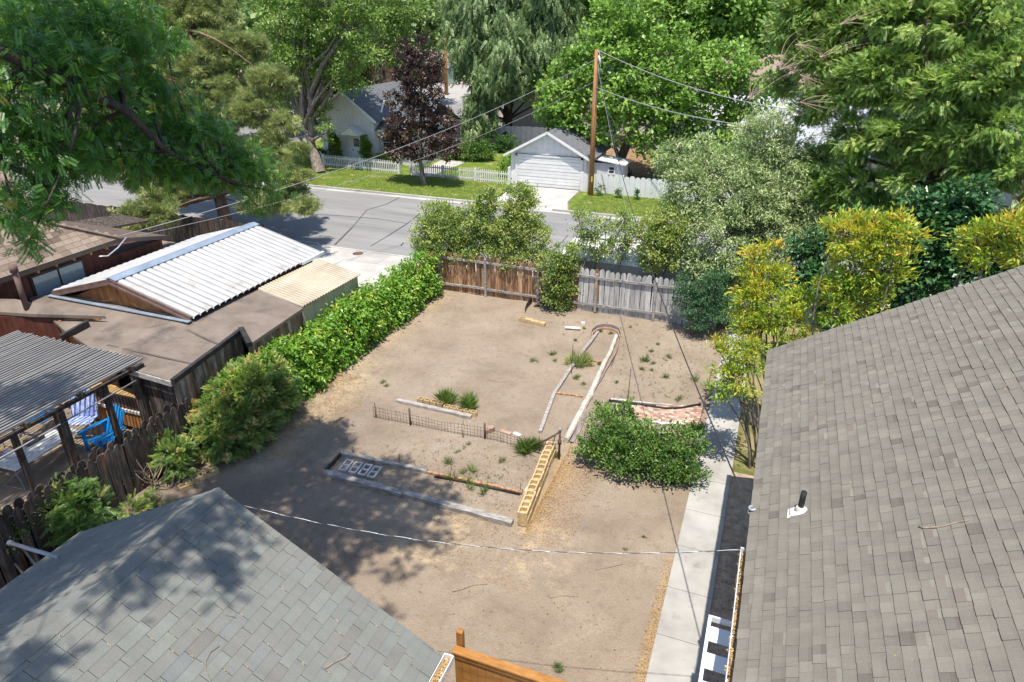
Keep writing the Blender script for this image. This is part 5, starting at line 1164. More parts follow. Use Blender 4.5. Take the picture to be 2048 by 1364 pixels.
# ================================================================== POLES AND WIRES
pb_ = at(1181, 393); up_ = thing('utility_pole', 'tall orange brown wooden utility pole at the white fence', 'utility pole', pb_); ptop = aty(1194, 99, pb_.y)
mb = MB(); mb.tube([pb_ - Vector((0, 0, .2)), pb_.lerp(ptop, .5), ptop], [.19, .165, .14], 14); mb.build('pole', POLEWOOD, up_)
MB().tube([ptop + Vector((.0, -.05, .0)), ptop + Vector((.22, -.12, -.2)), ptop + Vector((.18, -.12, -.9)), ptop + Vector((.16, -.12, -3.6))], .035, 6).build('riser_cable', STEEL, up_)
MB().box((pb_.x + .04, pb_.y - .215, 1.05), (pb_.x + .13, pb_.y - .19, 1.42)).build('yellow_tag', M_('yellow_tag', [(0, (.7, .5, .03)), (1, (.8, .6, .05))], 3, amt=0), up_)
MB().tube([ptop + Vector((.15, -.1, -.35)), ptop + Vector((.30, -.15, -.8))], .08, 8).build('insulator', WHITEWORN, up_)
def wire(name, label, a, b, sag, r=.012, mat=CABLE, twist=0, n=40, sagpos=None):
    a, b = Vector(a), Vector(b); mb = MB(); pts = [a.lerp(b, t) - Vector((0, 0, 4 * sag * t * (1 - t))) for t in (i / n for i in range(n + 1))]
    if twist:
        for ph, mt in ((0, 0), (math.pi, 1)):
            P = []; m_ = n * 8
            for i in range(m_ + 1):
                t = i / m_; c = a.lerp(b, t) - Vector((0, 0, 4 * sag * t * (1 - t))); w = t * (b - a).length / twist * 2 * math.pi + ph
                P.append(c + Vector((math.cos(w) * .4, math.cos(w) * .3, math.sin(w))) * r * .9)
            mb.tube(P, r * .8, 5, m=mt, cap=False)
        o = mb.build(name, [mat, CABLEW], loc=a)
    else: mb.tube(pts, r, 6, cap=False); o = mb.build(name, mat, loc=a)
    return tag(o, label, 'wire')
ins = at(1503, 1028, 4.42)
wire('service_cable', 'twisted black service cable from the utility pole down to the taupe house eave', ptop + Vector((.1, -.1, -.3)), ins, 1.6, .014, CABLE, n=80)
ih = thing('service_insulator', 'white coiled insulator and conduit under the taupe eave', 'insulator', ins)
mb = MB(); mb.tube([ins + Vector((.05 * math.cos(t) * 1, .07 * math.sin(t), .012 * t)) for t in np.linspace(0, 12, 40)], .018, 6); mb.build('coil', CABLEW, ih)
MB().tube([ins + Vector((.02, 0, -.05)), ins + Vector((.04, -.5, -.12)), ins + Vector((.10, -.9, -.2)), ins + Vector((.4, -1.1, -.3))], .022, 6).build('conduit', CABLE, ih)
b2 = at(1497, 1098, 4.40); a2 = aty(489, 1011, SY)
wire('shed_wire', 'sagging twisted white wire from the shed rake to the taupe house eave', a2, b2, .42, .0065, CABLE, twist=.55, n=60)
MB_ = MB(); MB_.tube([b2, b2 + Vector((.12, .02, .05))], .012, 6); MB_.tube([b2, b2 + Vector((.10, -.18, .0))], .01, 6); tag(MB_.build('wire_bracket', CABLEW, loc=b2), 'forked metal bracket holding the white wire at the gutter end', 'bracket')
hp = Pk + Vector((0, 0, .1))
wire('street_wire', 'upper of the two wires from the utility pole to the brown roofed house peak', ptop + Vector((-.1, -.1, -.6)), hp, .75, .014, STEEL, n=50)
wire('street_wire', 'lower of the two wires from the utility pole to the brown roofed house peak', ptop + Vector((-.1, -.1, -1.9)), hp + Vector((.3, .5, -.1)), .9, .009, STEEL, n=50)
wire('span_wire', 'thick wire from the pole top out over the silvery olive tree', ptop, aty(1600, 222, 42), .5, .022, STEEL, n=30)
wire('span_wire', 'lower wire from halfway up the pole into the silvery olive tree', ptop + Vector((0, 0, -2.2)), aty(1500, 252, 38), .3, .03, STEEL, n=30)
wire('guy_wire', 'thin guy wire slanting from the pole top to the grass verge', ptop + Vector((0, 0, -.6)), at(1256, 438), .1, .010, STEEL)
wire('guy_wire', 'second thin wire slanting from the pole behind the round topped fence', ptop + Vector((0, 0, -2.5)), at(1300, 350), .1, .012, STEEL)
hk = thing('bent_conduit', 'bent white conduit at the peak of the brown shingle roof', 'conduit', Pk)
MB().tube([Pk + Vector((.1, .2, .0)), Pk + Vector((.15, -.3, -.25)), Pk + Vector((.15, -.8, -.42)), Pk + Vector((.1, -1.1, -.35))], .025, 6).build('conduit', CABLEW, hk)
q = at(893, 190); p2 = thing('far_utility_pole', 'thin orange utility pole beyond the purple leaved tree', 'utility pole', q); tt = aty(890, 75, q.y)
MB().tube([q, tt], [.30, .2], 10).build('pole', POLEWOOD, p2); MB().beam(tt + Vector((-1.6, 0, -.6)), tt + Vector((1.6, 0, -.6)), .12, .14, v=.5).build('crossarm', POLEWOOD, p2); MB().box((tt.x - .9, q.y - .2, tt.z - 3.0), (tt.x - .1, q.y - .05, tt.z - 2.6)).build('street_lamp_arm', WHITEWORN, p2)
q = at(898, 168); o = MB().box((q.x - .9, q.y, 0), (q.x + .9, q.y + .8, 1.9)).build('utility_cabinet', M_('pale_green_cabinet', [(0, (.22, .30, .27)), (1, (.28, .36, .33))], 3, amt=0), loc=q, bevel=.04); tag(o, 'pale green utility cabinet standing by the far pole', 'cabinet')
q = at(808, 173); o = MB().box((q.x - 1.1, q.y, 0.3), (q.x + 1.1, q.y + .5, .9)).build('yellow_barrier', M_('yellow_barrier', [(0, (.62, .52, .04)), (1, (.7, .6, .08))], 3, amt=0), loc=q, bevel=.04); tag(o, 'low yellow barrier on the lot behind the cottage roof', 'barrier')
q = at(716, 508); o = MB().tube([Vector((q.x, q.y, .0)), Vector((q.x, q.y, .034))], .28, 20).build('manhole_cover', RUST, loc=q); tag(o, 'round iron cover set in the pale driveway slabs', 'manhole cover')
q = at(1514, 985); o = MB().box((q.x - .1, q.y - .25, 0), (q.x + .3, q.y + .25, .05)).build('meter_box_lid', TEAL, loc=q, bevel=.02); tag(o, 'flat green lid in the dark bed under the eave', 'lid')
# dark fence and outbuilding tops beyond the brown roofed house
picket_fence('dark_street_fence', 'dark weathered board fence between the brown roofed house and the street', (-45, 27.2, 0), (-24.2, 27.2, 0), 1.55, .16, .01, 2.4, WOODDARK, 'flat')
o = MB().poly([at(128, 445, 2.6), at(240, 428, 2.6), at(300, 440, 2.3), at(215, 455, 2.3)], .1).build('carport_roof', WOODDARK, loc=at(200, 440, 2.4)); tag(o, 'dark ragged little roof edge behind the brown shingle roof', 'roof')

# ================================================================== VEGETATION
LF = T_leaf(.5); LF2 = T_leaf(.75, .05)
G_LOCUST = leaf_mat('locust_leaf', [(0, (.022, .075, .018)), (.5, (.055, .17, .025)), (.8, (.14, .29, .035)), (1, (.34, .16, .05))], .35)
G_PINE = leaf_mat('olive_pine_needles', [(0, (.09, .12, .04)), (.5, (.22, .27, .09)), (1, (.40, .44, .18))], .25)
G_ELM = leaf_mat('fresh_elm_leaf', [(0, (.09, .17, .03)), (.5, (.18, .29, .06)), (1, (.30, .40, .11))], .4)
G_MAPLE = leaf_mat('bright_green_leaf', [(0, (.08, .17, .025)), (.5, (.18, .32, .055)), (1, (.30, .44, .09))], .42)
G_DEEP = leaf_mat('deep_green_leaf', [(0, (.025, .08, .015)), (.5, (.06, .15, .028)), (1, (.12, .24, .05))], .35)
G_PURPLE = leaf_mat('purple_leaf', [(0, (.022, .014, .015)), (.5, (.060, .036, .035)), (.85, (.14, .085, .075)), (1, (.12, .12, .04))], .25)
G_CONIFER = leaf_mat('drooping_conifer_needles', [(0, (.06, .11, .04)), (.5, (.16, .25, .09)), (1, (.32, .42, .20))], .25)
G_OLIVE = leaf_mat('silvery_leaf', [(0, (.085, .16, .05)), (.5, (.25, .34, .14)), (1, (.50, .57, .33))], .35)
G_JUNI = leaf_mat('yellow_green_juniper_spray', [(0, (.045, .09, .02)), (.5, (.145, .26, .05)), (.8, (.29, .43, .09)), (1, (.42, .48, .16))], .25)
G_JUN2 = leaf_mat('blue_green_juniper_spray', [(0, (.035, .09, .025)), (.5, (.12, .22, .05)), (.85, (.28, .38, .09)), (1, (.52, .36, .15))], .25)
G_GOLD = leaf_mat('golden_new_leaf', [(0, (.11, .23, .025)), (.45, (.28, .40, .045)), (.78, (.52, .50, .06)), (1, (.62, .36, .07))], .4)
G_IVY = leaf_mat('dark_ivy_leaf', [(0, (.015, .06, .02)), (.5, (.04, .12, .035)), (1, (.08, .19, .06))], .25, .35)
G_VINE = leaf_mat('vine_leaf', [(0, (.06, .16, .018)), (.5, (.14, .30, .03)), (.9, (.23, .40, .05)), (1, (.40, .42, .08))], .4, .4)
G_SHRUB = leaf_mat('lilac_leaf', [(0, (.08, .14, .035)), (.5, (.18, .27, .065)), (1, (.36, .41, .11))], .35)
G_PRIV = leaf_mat('privet_leaf', [(0, (.035, .09, .018)), (.5, (.085, .175, .03)), (1, (.19, .31, .06))], .35, .4)
G_GRASS = leaf_mat('grass_blade', [(0, (.035, .085, .014)), (.5, (.08, .16, .025)), (1, (.19, .25, .06))], .35)
G_BOX = leaf_mat('topiary_green', [(0, (.07, .14, .016)), (.5, (.14, .22, .025)), (1, (.24, .32, .05))], .3)
G_FAR = leaf_mat('distant_green', [(0, (.09, .16, .05)), (.5, (.17, .26, .08)), (1, (.27, .36, .14))], .35)
FR = T_frond(); FRD = T_frond(6, .11, .6, .8, .5); NB = T_blades(9, 1.1, .05, .9); PN = T_pinnate()

# --- honey locust: trunk outside the frame, boughs overhead and in view
lc = thing('honey_locust', 'big dark green locust tree whose feathery boughs hang over the brown shingle roof', 'tree', (-15.6, 1.5, 0))
def vis(px, py, dep, rp):
    d = ray(px, py) / FPX; c = CAM + d * dep; r = rp * dep / FPX; return (tuple(c), (r, r, r * .7))
locv = [vis(*a) for a in ((40, 60, 11, 95), (150, 40, 12, 80), (120, 130, 10.5, 80), (20, 200, 10, 80), (240, 90, 12.5, 70), (60, 300, 10.5, 90), (190, 210, 12, 75), (300, 180, 13, 65), (150, 300, 11.5, 75), (30, 420, 10, 60), (230, 300, 12.5, 70), (320, 270, 13.5, 60), (390, 250, 14, 50), (290, 335, 13, 45), (400, 335, 14, 46), (450, 330, 14.5, 40), (415, 350, 14, 22), (90, 380, 11, 50), (485, 375, 14.5, 26), (70, 130, 11, 80), (340, 80, 14, 40), (490, 300, 14.5, 30), (110, 390, 11, 26), (170, 110, 11, 60), (520, 335, 15, 36), (540, 380, 15, 20), (515, 412, 14.8, 14), (430, 270, 14.5, 36), (60, 480, 10, 26), (260, 20, 13, 50), (350, 330, 13.5, 50))]
mb = MB(); t0 = Vector((-15.6, 1.5, 0)); t1_ = Vector((-15.3, 2.0, 5.0)); t2_ = Vector((-14.8, 2.6, 9.5)); t3_ = Vector((-13.5, 3.4, 14))
mb.tube([t0, t1_, t2_, t3_], [.42, .34, .26, .16], 12, cap=False)
bough = [vis(-60, 80, 9.6, 1)[0], vis(60, 125, 10, 1)[0], vis(150, 170, 10.6, 1)[0], vis(250, 220, 11.6, 1)[0], vis(330, 300, 12.6, 1)[0], vis(430, 350, 14, 1)[0]]
mb.tube([tuple(t2_)] + bough, [.18, .13, .11, .09, .07, .05, .02], 8, cap=False)
mb.tube([tuple(t1_ + Vector((0, 0, 2))), vis(-80, 300, 9.5, 1)[0], vis(40, 340, 10.2, 1)[0], vis(120, 390, 11, 1)[0]], [.15, .1, .05, .02], 7, cap=False)
for c, r in locv:
    nb = min(bough, key=lambda q: (Vector(q) - Vector(c)).length); limbs(mb, nb, [c], .03, n=4)
# crown high above the frame, throwing the dappled shade on shed and yard
shade = []
SO = (.09, -.28)
for gx, gy, zz, rr in ((-11.5, 13.4, 15.5, 1.15), (-10.2, 12.3, 16, 1.2), (-8.8, 12.8, 15.2, .95), (-9.6, 10.6, 16.5, 1.2), (-8.2, 11.2, 16, 1.1), (-7.2, 11.1, 15.5, .6), (-6.6, 9.9, 16.2, .22), (-8.2, 9.7, 16.8, .65), (-9.8, 8.9, 17.3, 1.0), (-6.2, 8.9, 16.4, .2), (-11.6, 11.4, 16.5, 1.1), (-12.6, 10.2, 15.5, .9), (-12.4, 8.4, 16, .9), (-7.4, 12.4, 15, .8), (-6.1, 11.2, 15.5, .3), (-10.6, 7.6, 17, 1.0), (-12.9, 12.6, 14.5, .6), (-5.9, 8.0, 15.5, .14)):
    shade.append(((gx + SO[0] * zz, gy + SO[1] * zz, zz), (rr, rr, rr * .7)))
for gx, gy, zr, zz, rr in ((-8.9, 5.9, 3.9, 14.5, .75), (-10.6, 5.2, 3, 15, .8), (-9.6, 4.6, 3.5, 15.5, .7), (-11.2, 4.0, 2.6, 15, .9), (-10.2, 3.0, 3.2, 16, .7), (-8.7, 5.0, 4.0, 14, .35), (-9.6, 5.8, 3.4, 14, .8), (-11.0, 5.2, 2.7, 14, .9), (-9.3, 3.4, 3.6, 14, .8), (-10.4, 1.8, 3.0, 15, 1.0), (-8.9, 1.6, 3.9, 14, .7), (-10.6, 6.2, 2.9, 14, .8), (-10.5, 4.2, 3, 14, .6), (-16.5, 9.8, 2.7, 14, .9), (-17.6, 8.6, 2.7, 14.5, 1.0), (-18.5, 7.6, 2.7, 15, 1.0)):
    h = zz - zr; shade.append(((gx + SO[0] * h, gy + SO[1] * h, zz), (rr, rr, rr * .7)))
for px, py, rr in ((400, 1040, .36), (440, 1028, .26), (365, 1050, .26), (385, 1060, .2), (432, 1140, .24), (410, 1115, .13), (450, 1155, .16), (240, 1150, .26), (270, 1130, .30), (225, 1180, .18), (300, 1120, .2), (20, 1330, .26), (60, 1345, .22), (90, 1320, .13), (490, 1060, .10)):
    P = on_shed(px, py); h = 11.0; shade.append(((P.x + SO[0] * h, P.y + SO[1] * h, P.z + h), (rr, rr, rr * .7)))
for c, r in shade: limbs(mb, t3_, [c], .035, n=5)
mb.build('trunk', BARKDARK, lc)
C, O = clumps(locv, .23, .5); sel = RNG.permutation(len(C))[:4600]
foliage('crown', C[sel], O[sel], 9, .27, .20, PN, G_LOCUST, lc, out=.35, wild=.9, dup_=-.25, vbase=.42, vclump=.16, vleaf=.10, flat=.6)
C2, O2 = clumps(shade, .30, .6); foliage('upper_crown', C2, O2, 7, .30, .27, PN, G_LOCUST, lc, out=.3, dup_=-.1, vbase=.45, vclump=.12, vleaf=.1)

# --- pine by the street
PY = 29.0
pine_b = [B(*a) for a in ((285, 432, 25, 42, .7), (250, 445, 25, 26, .6), (330, 425, 25.5, 36, .7), (300, 395, 25.5, 30, .6), (235, 330, 27, 45, .7), (300, 350, 28.5, 50, .7), (380, 345, 28, 50, .7), (350, 395, 29, 34, .6), (400, 372, 29.5, 30, .5), (560, 400, 28, 55, .5), (605, 410, 27.5, 30, .5), (515, 408, 28.5, 34, .5), (590, 352, 28.5, 30, .6), (560, 250, 30, 34, .7), (540, 290, 29.5, 34, .7), (555, 330, 29, 36, .6), (600, 300, 29, 20, .6), (460, 350, 30, 50, .7), (420, 280, 31, 55, .7), (510, 220, 30, 52, .7), (540, 160, 31, 42, .7), (450, 190, 31, 60, .7), (360, 230, 30, 55, .7), (380, 130, 31, 65, .7), (440, 100, 32, 55, .7), (320, 60, 31, 65, .7), (400, 30, 33, 70, .8), (500, 90, 33, 40, .7), (280, 140, 31, 55, .7), (200, 250, 30, 50, .7), (350, -40, 33, 80, .8))]
b0 = aty(458, 474, PY); b0.z = 0
make_tree('street_pine', 'olive green pine leaning by the street behind the white metal roof', 'tree', b0, [b0 + Vector((.1, 0, 0)), aty(452, 440, PY), aty(438, 392, PY), aty(415, 300, 29.8), aty(395, 200, 30.6), aty(375, 60, 31.5)], .40, [(c, (r[0]*.9, r[1]*.9, r[2]*.75)) for c, r in pine_b], .50, 34, .32, .30, T_blades(13, 1.2, .036, .9), G_PINE, BARKPINE, fork=2, limb_r=.08, twig=10, out=.9, wild=.7, vbase=.5, vclump=.2, vleaf=.12, nup=.6)

# --- street tree, several stems
b0 = at(640, 347)
sb = [B(*a) for a in ((560, 30, 46, 65), (620, 60, 47, 60), (650, 10, 46, 70), (700, 60, 46, 45), (725, 25, 47, 45), (580, 110, 45, 45), (660, 120, 47, 45), (700, 140, 46, 40), (610, 160, 46, 32), (545, 170, 45.5, 38), (640, 215, 46.5, 26), (520, 110, 46, 40), (600, -50, 47, 90), (700, -40, 47, 70), (655, 265, 45, 16), (725, 100, 46, 32), (575, 220, 45.5, 22))]
tr_ = make_tree('multi_stem_street_tree', 'light green street tree with several grey stems on the verge by the cottage', 'tree', b0, [b0, aty(622, 285, 45.5), aty(610, 255, 45.8)], .42, sb, 1.0, 50, .55, .24, LF, G_ELM, BARK, limb_r=.20, twig=12, twr=.05, vclump=.2)
mb = MB()
for pts, r in ((((618, 270), (600, 235), (575, 170), (562, 120), (552, 40)), .30), (((624, 275), (622, 200), (612, 140), (608, 60)), .30), (((620, 190), (645, 130), (680, 80)), .20), (((640, 330), (610, 290), (590, 262), (570, 240)), .16), (((612, 190), (590, 110), (590, 20)), .13), (((612, 140), (655, 100), (690, 40)), .10)):
    mb.tube([aty(x, y, 45.6 + rnd(-.3, .3)) for x, y in pts], [r * (1 - .17 * i) for i in range(len(pts))], 8, cap=False)
mb.build('stem', BARK, tr_)
# --- purple tree
b0 = at(848, 371)
pbl = [(c, (r[0]*.70, r[1]*.72, r[2]*.78)) for c, r in (B(*a) for a in ((840, 285, 44, 52, .8), (795, 290, 44, 36), (890, 290, 44, 36), (800, 250, 44, 34), (875, 240, 44.5, 40), (835, 225, 44, 42), (905, 255, 44.5, 20), (815, 190, 44, 34), (862, 175, 44, 36), (800, 150, 44, 24), (838, 135, 44, 36), (870, 125, 44.5, 22), (815, 105, 44, 26), (780, 265, 44, 20), (845, 85, 44, 12), (905, 300, 43.6, 16), (780, 200, 44.3, 14)))]
make_tree('purple_leaved_tree', 'slender tree with dark purple leaves on the grass verge by the gateway', 'tree', b0, [b0, aty(840, 320, 44.1), aty(842, 240, 44.1), aty(842, 110, 44.1)], .17, pbl, .55, 40, .34, .22, LF, G_PURPLE, BARK, fork=1, limb_r=.05, twig=12, twr=.02, vclump=.24)
# --- big conifer
b0 = at(1012, 294)
cbl = [B(*a) for a in ((950, 40, 60, 55, 1.3), (1010, 40, 61, 65, 1.3), (1070, 50, 62, 60, 1.4), (1125, 60, 62, 45, 1.4), (930, 110, 59, 30, 1.4), (965, 100, 60, 45, 1.4), (1020, 120, 59, 55, 1.4), (1080, 110, 61, 55, 1.2), (1130, 120, 62, 32, 1.2), (975, 160, 59, 38, 1.1), (1035, 140, 60, 40, .9), (1085, 155, 61, 28, .7), (960, 205, 58.5, 28, .6), (935, 235, 58.5, 26, .6), (975, 240, 58.5, 24, .5), (945, 262, 58.2, 18, .4), (1000, 185, 60, 22, .5), (1000, -30, 62, 80), (1090, -20, 62, 70), (920, 20, 61, 36, 1.2), (930, 80, 60, 32, 1.3), (1140, 170, 61, 26))]
make_tree('weeping_conifer', 'huge drooping grey green conifer with a thick dark trunk behind the garage', 'tree', b0, [b0, aty(1015, 240, 61.2), aty(1020, 120, 61.4), aty(1025, -20, 61.6)], .55, [(c, (r[0]*.85, r[1]*.85, r[2]*.8)) for c, r in cbl], .95, 60, .62, .62, T_plume(8, .04, .9), G_CONIFER, BARKDARK, fork=1, limb_r=.10, twig=8, dup_=-.75, out=.4, wild=.5, vclump=.2, flat=1.3)
# --- bright green tree behind the garage
b0 = at(1250, 350)
bbl = [B(*a) for a in ((1115, 205, 50, 40), (1150, 160, 51, 45), (1120, 235, 50, 26), (1180, 110, 52, 48), (1150, 225, 50.5, 30), (1235, 90, 52, 60), (1290, 140, 51, 60), (1240, 200, 50.5, 50), (1340, 210, 50.5, 50), (1300, 250, 50, 40), (1390, 170, 51, 60), (1450, 140, 51.5, 50), (1420, 240, 51, 45), (1200, 255, 50, 28), (1500, 180, 52, 45), (1480, 230, 52, 36), (1260, 270, 50, 24), (1340, 110, 52, 50), (1210, 50, 53, 45), (1190, 200, 51, 34), (1270, 40, 53, 50), (1370, 290, 50.5, 26), (1310, 285, 50, 30), (1390, 315, 49.5, 32), (1440, 290, 50, 36), (1345, 322, 49, 20), (1465, 330, 49, 26))]
make_tree('bright_green_tree', 'broad bright green tree arching over the garage roof beside the pole', 'tree', b0, [b0, aty(1240, 320, 53), aty(1262, 270, 52.5), aty(1290, 220, 52)], .50, bbl, 1.1, 52, .75, .30, LF2, G_MAPLE, BARK, fork=1, limb_r=.20, twig=10, twr=.05, vclump=.2)
b0 = Vector((-6.5, 66, 0))
dbl = [B(*a) for a in ((1270, 0, 64, 70), (1340, 40, 64, 60), (1400, 10, 64, 65), (1440, 70, 64, 55), (1500, 50, 64, 50), (1530, 90, 64, 30), (1480, -10, 64, 70), (1380, 90, 65, 40), (1220, 10, 65, 50), (1180, -20, 65, 60))]
make_tree('tall_green_tree', 'tall saturated green tree rising behind the bright green one', 'tree', b0, [b0, b0 + Vector((0, 0, 6)), b0 + Vector((.5, 0, 10))], .5, dbl, 1.25, 48, .9, .38, LF2, G_MAPLE, BARK, limb_r=.2, twig=6, vbase=.32, vclump=.16)
# --- dark brownish tree behind the cottage
b0 = Vector((-49, 66, 0))
make_tree('dark_foliage_tree', 'brown green dense tree directly behind the cottage roof', 'tree', b0, [b0, b0 + Vector((0, 0, 3)), b0 + Vector((0, 0, 5))], .35, [B(*a) for a in ((625, 160, 66, 40), (670, 130, 66, 45), (660, 180, 66, 36), (720, 130, 66, 40), (700, 175, 66, 35), (740, 100, 66, 30), (620, 120, 66, 34), (730, 165, 66, 24))], 1.2, 46, .8, .34, LF, leaf_mat('brown_green_leaf', [(0, (.025, .035, .010)), (.5, (.06, .07, .022)), (.9, (.12, .13, .04)), (1, (.25, .25, .05))], .25), BARKDARK, limb_r=.1, twig=5, vclump=.25)
b0 = Vector((-44.5, 71, 0)); q0, q1 = aty(757, 175, 71), aty(755, 0, 71); b0 = Vector((q0.x, 71, 0))
make_tree('tall_grey_trunk_tree', 'tall straight grey trunked tree rising behind the cottage ridge', 'tree', b0, [b0, q0, q0.lerp(q1, .6), q1], .62, [B(*a) for a in ((745, 20, 71, 34), (785, 30, 71, 40), (715, 20, 71, 34), (790, 80, 71, 30), (725, 70, 71, 22), (700, -10, 71, 50), (810, 5, 71, 40), (800, 110, 71, 24), (735, 100, 71, 15), (775, 60, 70, 18))], 1.2, 40, .9, .34, LF, G_ELM, BARK, limb_r=.12, twig=6, vclump=.2, vbase=.4)
# --- silvery olive
b0 = Vector((.2, 27.6, 0))
obl = [B(*a) for a in ((1350, 320, 28.5, 30), (1380, 370, 28, 45), (1420, 340, 28.5, 40), (1395, 420, 27.6, 42), (1460, 400, 27.5, 50), (1450, 460, 27, 42), (1500, 330, 28.5, 50), (1540, 280, 29, 42), (1575, 320, 29, 50), (1530, 390, 28, 55), (1590, 400, 28.5, 50), (1520, 455, 27.5, 55), (1590, 470, 28, 48), (1630, 340, 29, 40), (1630, 420, 28.5, 45), (1470, 520, 26.8, 44), (1420, 520, 26.8, 32), (1530, 520, 27.3, 40), (1440, 580, 26.4, 34), (1490, 570, 26.8, 30), (1500, 260, 29.5, 26), (1350, 290, 28.8, 14), (1560, 240, 29.5, 24), (1410, 290, 28.8, 18), (1455, 305, 28.8, 18), (1640, 500, 28, 34), (1385, 470, 27, 30), (1375, 520, 26.8, 26), (1400, 555, 26.4, 24), (1345, 400, 28, 24), (1460, 620, 26, 24))]
make_tree('silvery_olive_tree', 'wide silvery green tree overhanging the end of the back fence', 'tree', b0, [b0, b0 + Vector((0, 0, 1.6)), b0 + Vector((-.3, .3, 3.0))], .24, obl, .46, 60, .36, .15, T_leaf(.34), G_OLIVE, BARK, limb_r=.09, twig=14, twr=.02, vclump=.26, vbase=.64, out=.7)
# --- giant juniper
b0 = Vector((5.4, 28.5, 0))
jbl = [B(*a) for a in ((1590, 60, 31, 50), (1640, 120, 30, 60), (1570, 170, 31, 30), (1620, 20, 31, 60), (1700, 60, 30, 70), (1690, 180, 29, 70), (1620, 220, 30, 40), (1780, 40, 29, 75), (1770, 150, 28, 80), (1870, 60, 28, 80), (1960, 50, 27, 85), (1720, 270, 28, 70), (1650, 320, 29, 50), (1660, 390, 28, 45), (1720, 370, 27.5, 60), (1800, 270, 27, 75), (1830, 360, 26.5, 55), (1880, 190, 26.5, 75), (1960, 160, 26, 80), (1910, 280, 26, 60), (1990, 250, 25.5, 70), (1960, 340, 25.5, 55), (2030, 120, 26, 80), (2030, 340, 25, 60), (1740, 430, 27, 45), (1680, 450, 27.5, 38), (1790, 420, 26.5, 40), (2010, 0, 27, 70), (1700, -30, 31, 80), (1850, -20, 29, 80), (2040, 420, 25, 36))]
jt = make_tree('giant_juniper', 'towering yellow green juniper with bare tangled branches filling the view past the house', 'tree', b0, [b0, aty(1885, 380, 27.5), aty(1870, 250, 27.5), aty(1860, 60, 28)], .5, [(c, (r[0]*.82, r[1]*.82, r[2]*.55)) for c, r in jbl], .44, 56, .34, .27, T_plume(8, .04, .35), G_JUNI, BARKPINE, fork=1, limb_r=.13, twig=16, twr=.03, vclump=.22, vbase=.52, out=.8, wild=.7)
for a, bq_ in (((1590, 90), (1680, 130)), ((1500, 200), (1560, 150)), ((1600, 205), (1700, 230)), ((1560, 140), (1650, 90)), ((1880, 300), (1960, 330)), ((1700, 300), (1760, 360)), ((1810, 90), (1740, 140)),  ((1600, 150), (1640, 190)), ((1680, 50), (1760, 30)), ((1900, 80), (2000, 60)), ((1930, 130), (2040, 90)), ((1640, 115), (1720, 100)), ((1990, 200), (2040, 180))):
    mb = MB(); s = aty(*a, 27.6); e = aty(*bq_, 28.6)
    for _ in range(5): limbs(mb, s, [e + Vector((rnd(-1.0, 1.0), rnd(-.8, .3), rnd(-.7, .7)))], .016, bend=.16, n=6, r1=.004)
    mb.build('dead_branch', TWIG, jt)

# --- dark ivy clad tree
b0 = Vector((5.2, 22.0, 0))
make_tree('dark_ivy_tree', 'dense dark ivy green tree right behind the taupe roof', 'tree', b0, [b0, b0 + Vector((0, 0, 2)), b0 + Vector((0, 0, 4))], .2, [B(*a) for a in ((1860, 420, 22, 45), (1930, 410, 22, 45), (1850, 480, 21.5, 50), (1930, 480, 21.5, 50), (1990, 440, 21.5, 40), (1870, 550, 21, 45), (1960, 540, 21, 45), (1830, 540, 21.5, 30), (2030, 500, 21, 40), (1740, 600, 22, 34), (1640, 560, 23, 32), (1620, 500, 24, 30), (1600, 560, 23.5, 26), (1680, 640, 22, 30), (1640, 600, 22.5, 26), (1800, 600, 21.5, 30), (1720, 440, 24, 30))], .42, 46, .34, .17, T_leaf(.7), G_IVY, BARKDARK, limb_r=.06, twig=6, vclump=.16)
# --- golden shrubs along the house
def shrub(name, label, base, blobs, gap, per, rc, size, tpl, mat, group=None, stems=7, r=.03, bark=BARK, cat='shrub', **kw):
    base = Vector(base); t = thing(name, label, cat, base, group); mb = MB(); C, O = clumps(blobs, gap)
    for c, rr in blobs:
        s = base + Vector((rnd(-.15, .15), rnd(-.15, .15), 0)); limbs(mb, s, [c], r, bend=.12, n=6)
        near = [Vector(p) for p in C if (Vector(p) - Vector(c)).length < max(rr) * 1.2]; random.shuffle(near); limbs(mb, c, near[:stems], r * .45, n=3, r1=.004)
    mb.build('stems', bark, t); foliage('foliage', C, O, per, rc, size, tpl, mat, t, **kw); return t
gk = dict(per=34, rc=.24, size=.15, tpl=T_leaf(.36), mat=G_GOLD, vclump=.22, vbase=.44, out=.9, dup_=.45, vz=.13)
shrub('golden_shrub', 'yellow orange shrub nearest the garden path end, with a pointed top', (1.2, 19.2, 0), [B(*a) for a in ((1505, 505, 19.5, 18, 1.3), (1540, 500, 19.5, 14), (1510, 540, 19.5, 22, 1.2), (1520, 570, 19.3, 36), (1545, 620, 19, 44), (1500, 600, 19.2, 34), (1590, 640, 18.8, 36), (1500, 650, 18.8, 30), (1600, 600, 19, 26), (1550, 555, 19.4, 22))], .36, group='golden shrubs beside the house', **gk)
shrub('golden_shrub', 'largest rounded yellow orange shrub in front of the dark juniper', (2.6, 18.8, 0), [B(*a) for a in ((1690, 470, 18.6, 40), (1740, 480, 18.4, 45), (1790, 470, 18.4, 34), (1690, 445, 18.6, 18), (1745, 440, 18.5, 20), (1800, 435, 18.4, 16), (1835, 470, 18.4, 14), (1710, 530, 18.4, 45), (1770, 540, 18.3, 45), (1700, 590, 18.2, 40), (1740, 590, 18.2, 34), (1660, 560, 18.6, 24), (1800, 445, 18.4, 22), (1670, 620, 18, 25), (1815, 510, 18.3, 22))], .36, group='golden shrubs beside the house', **gk)
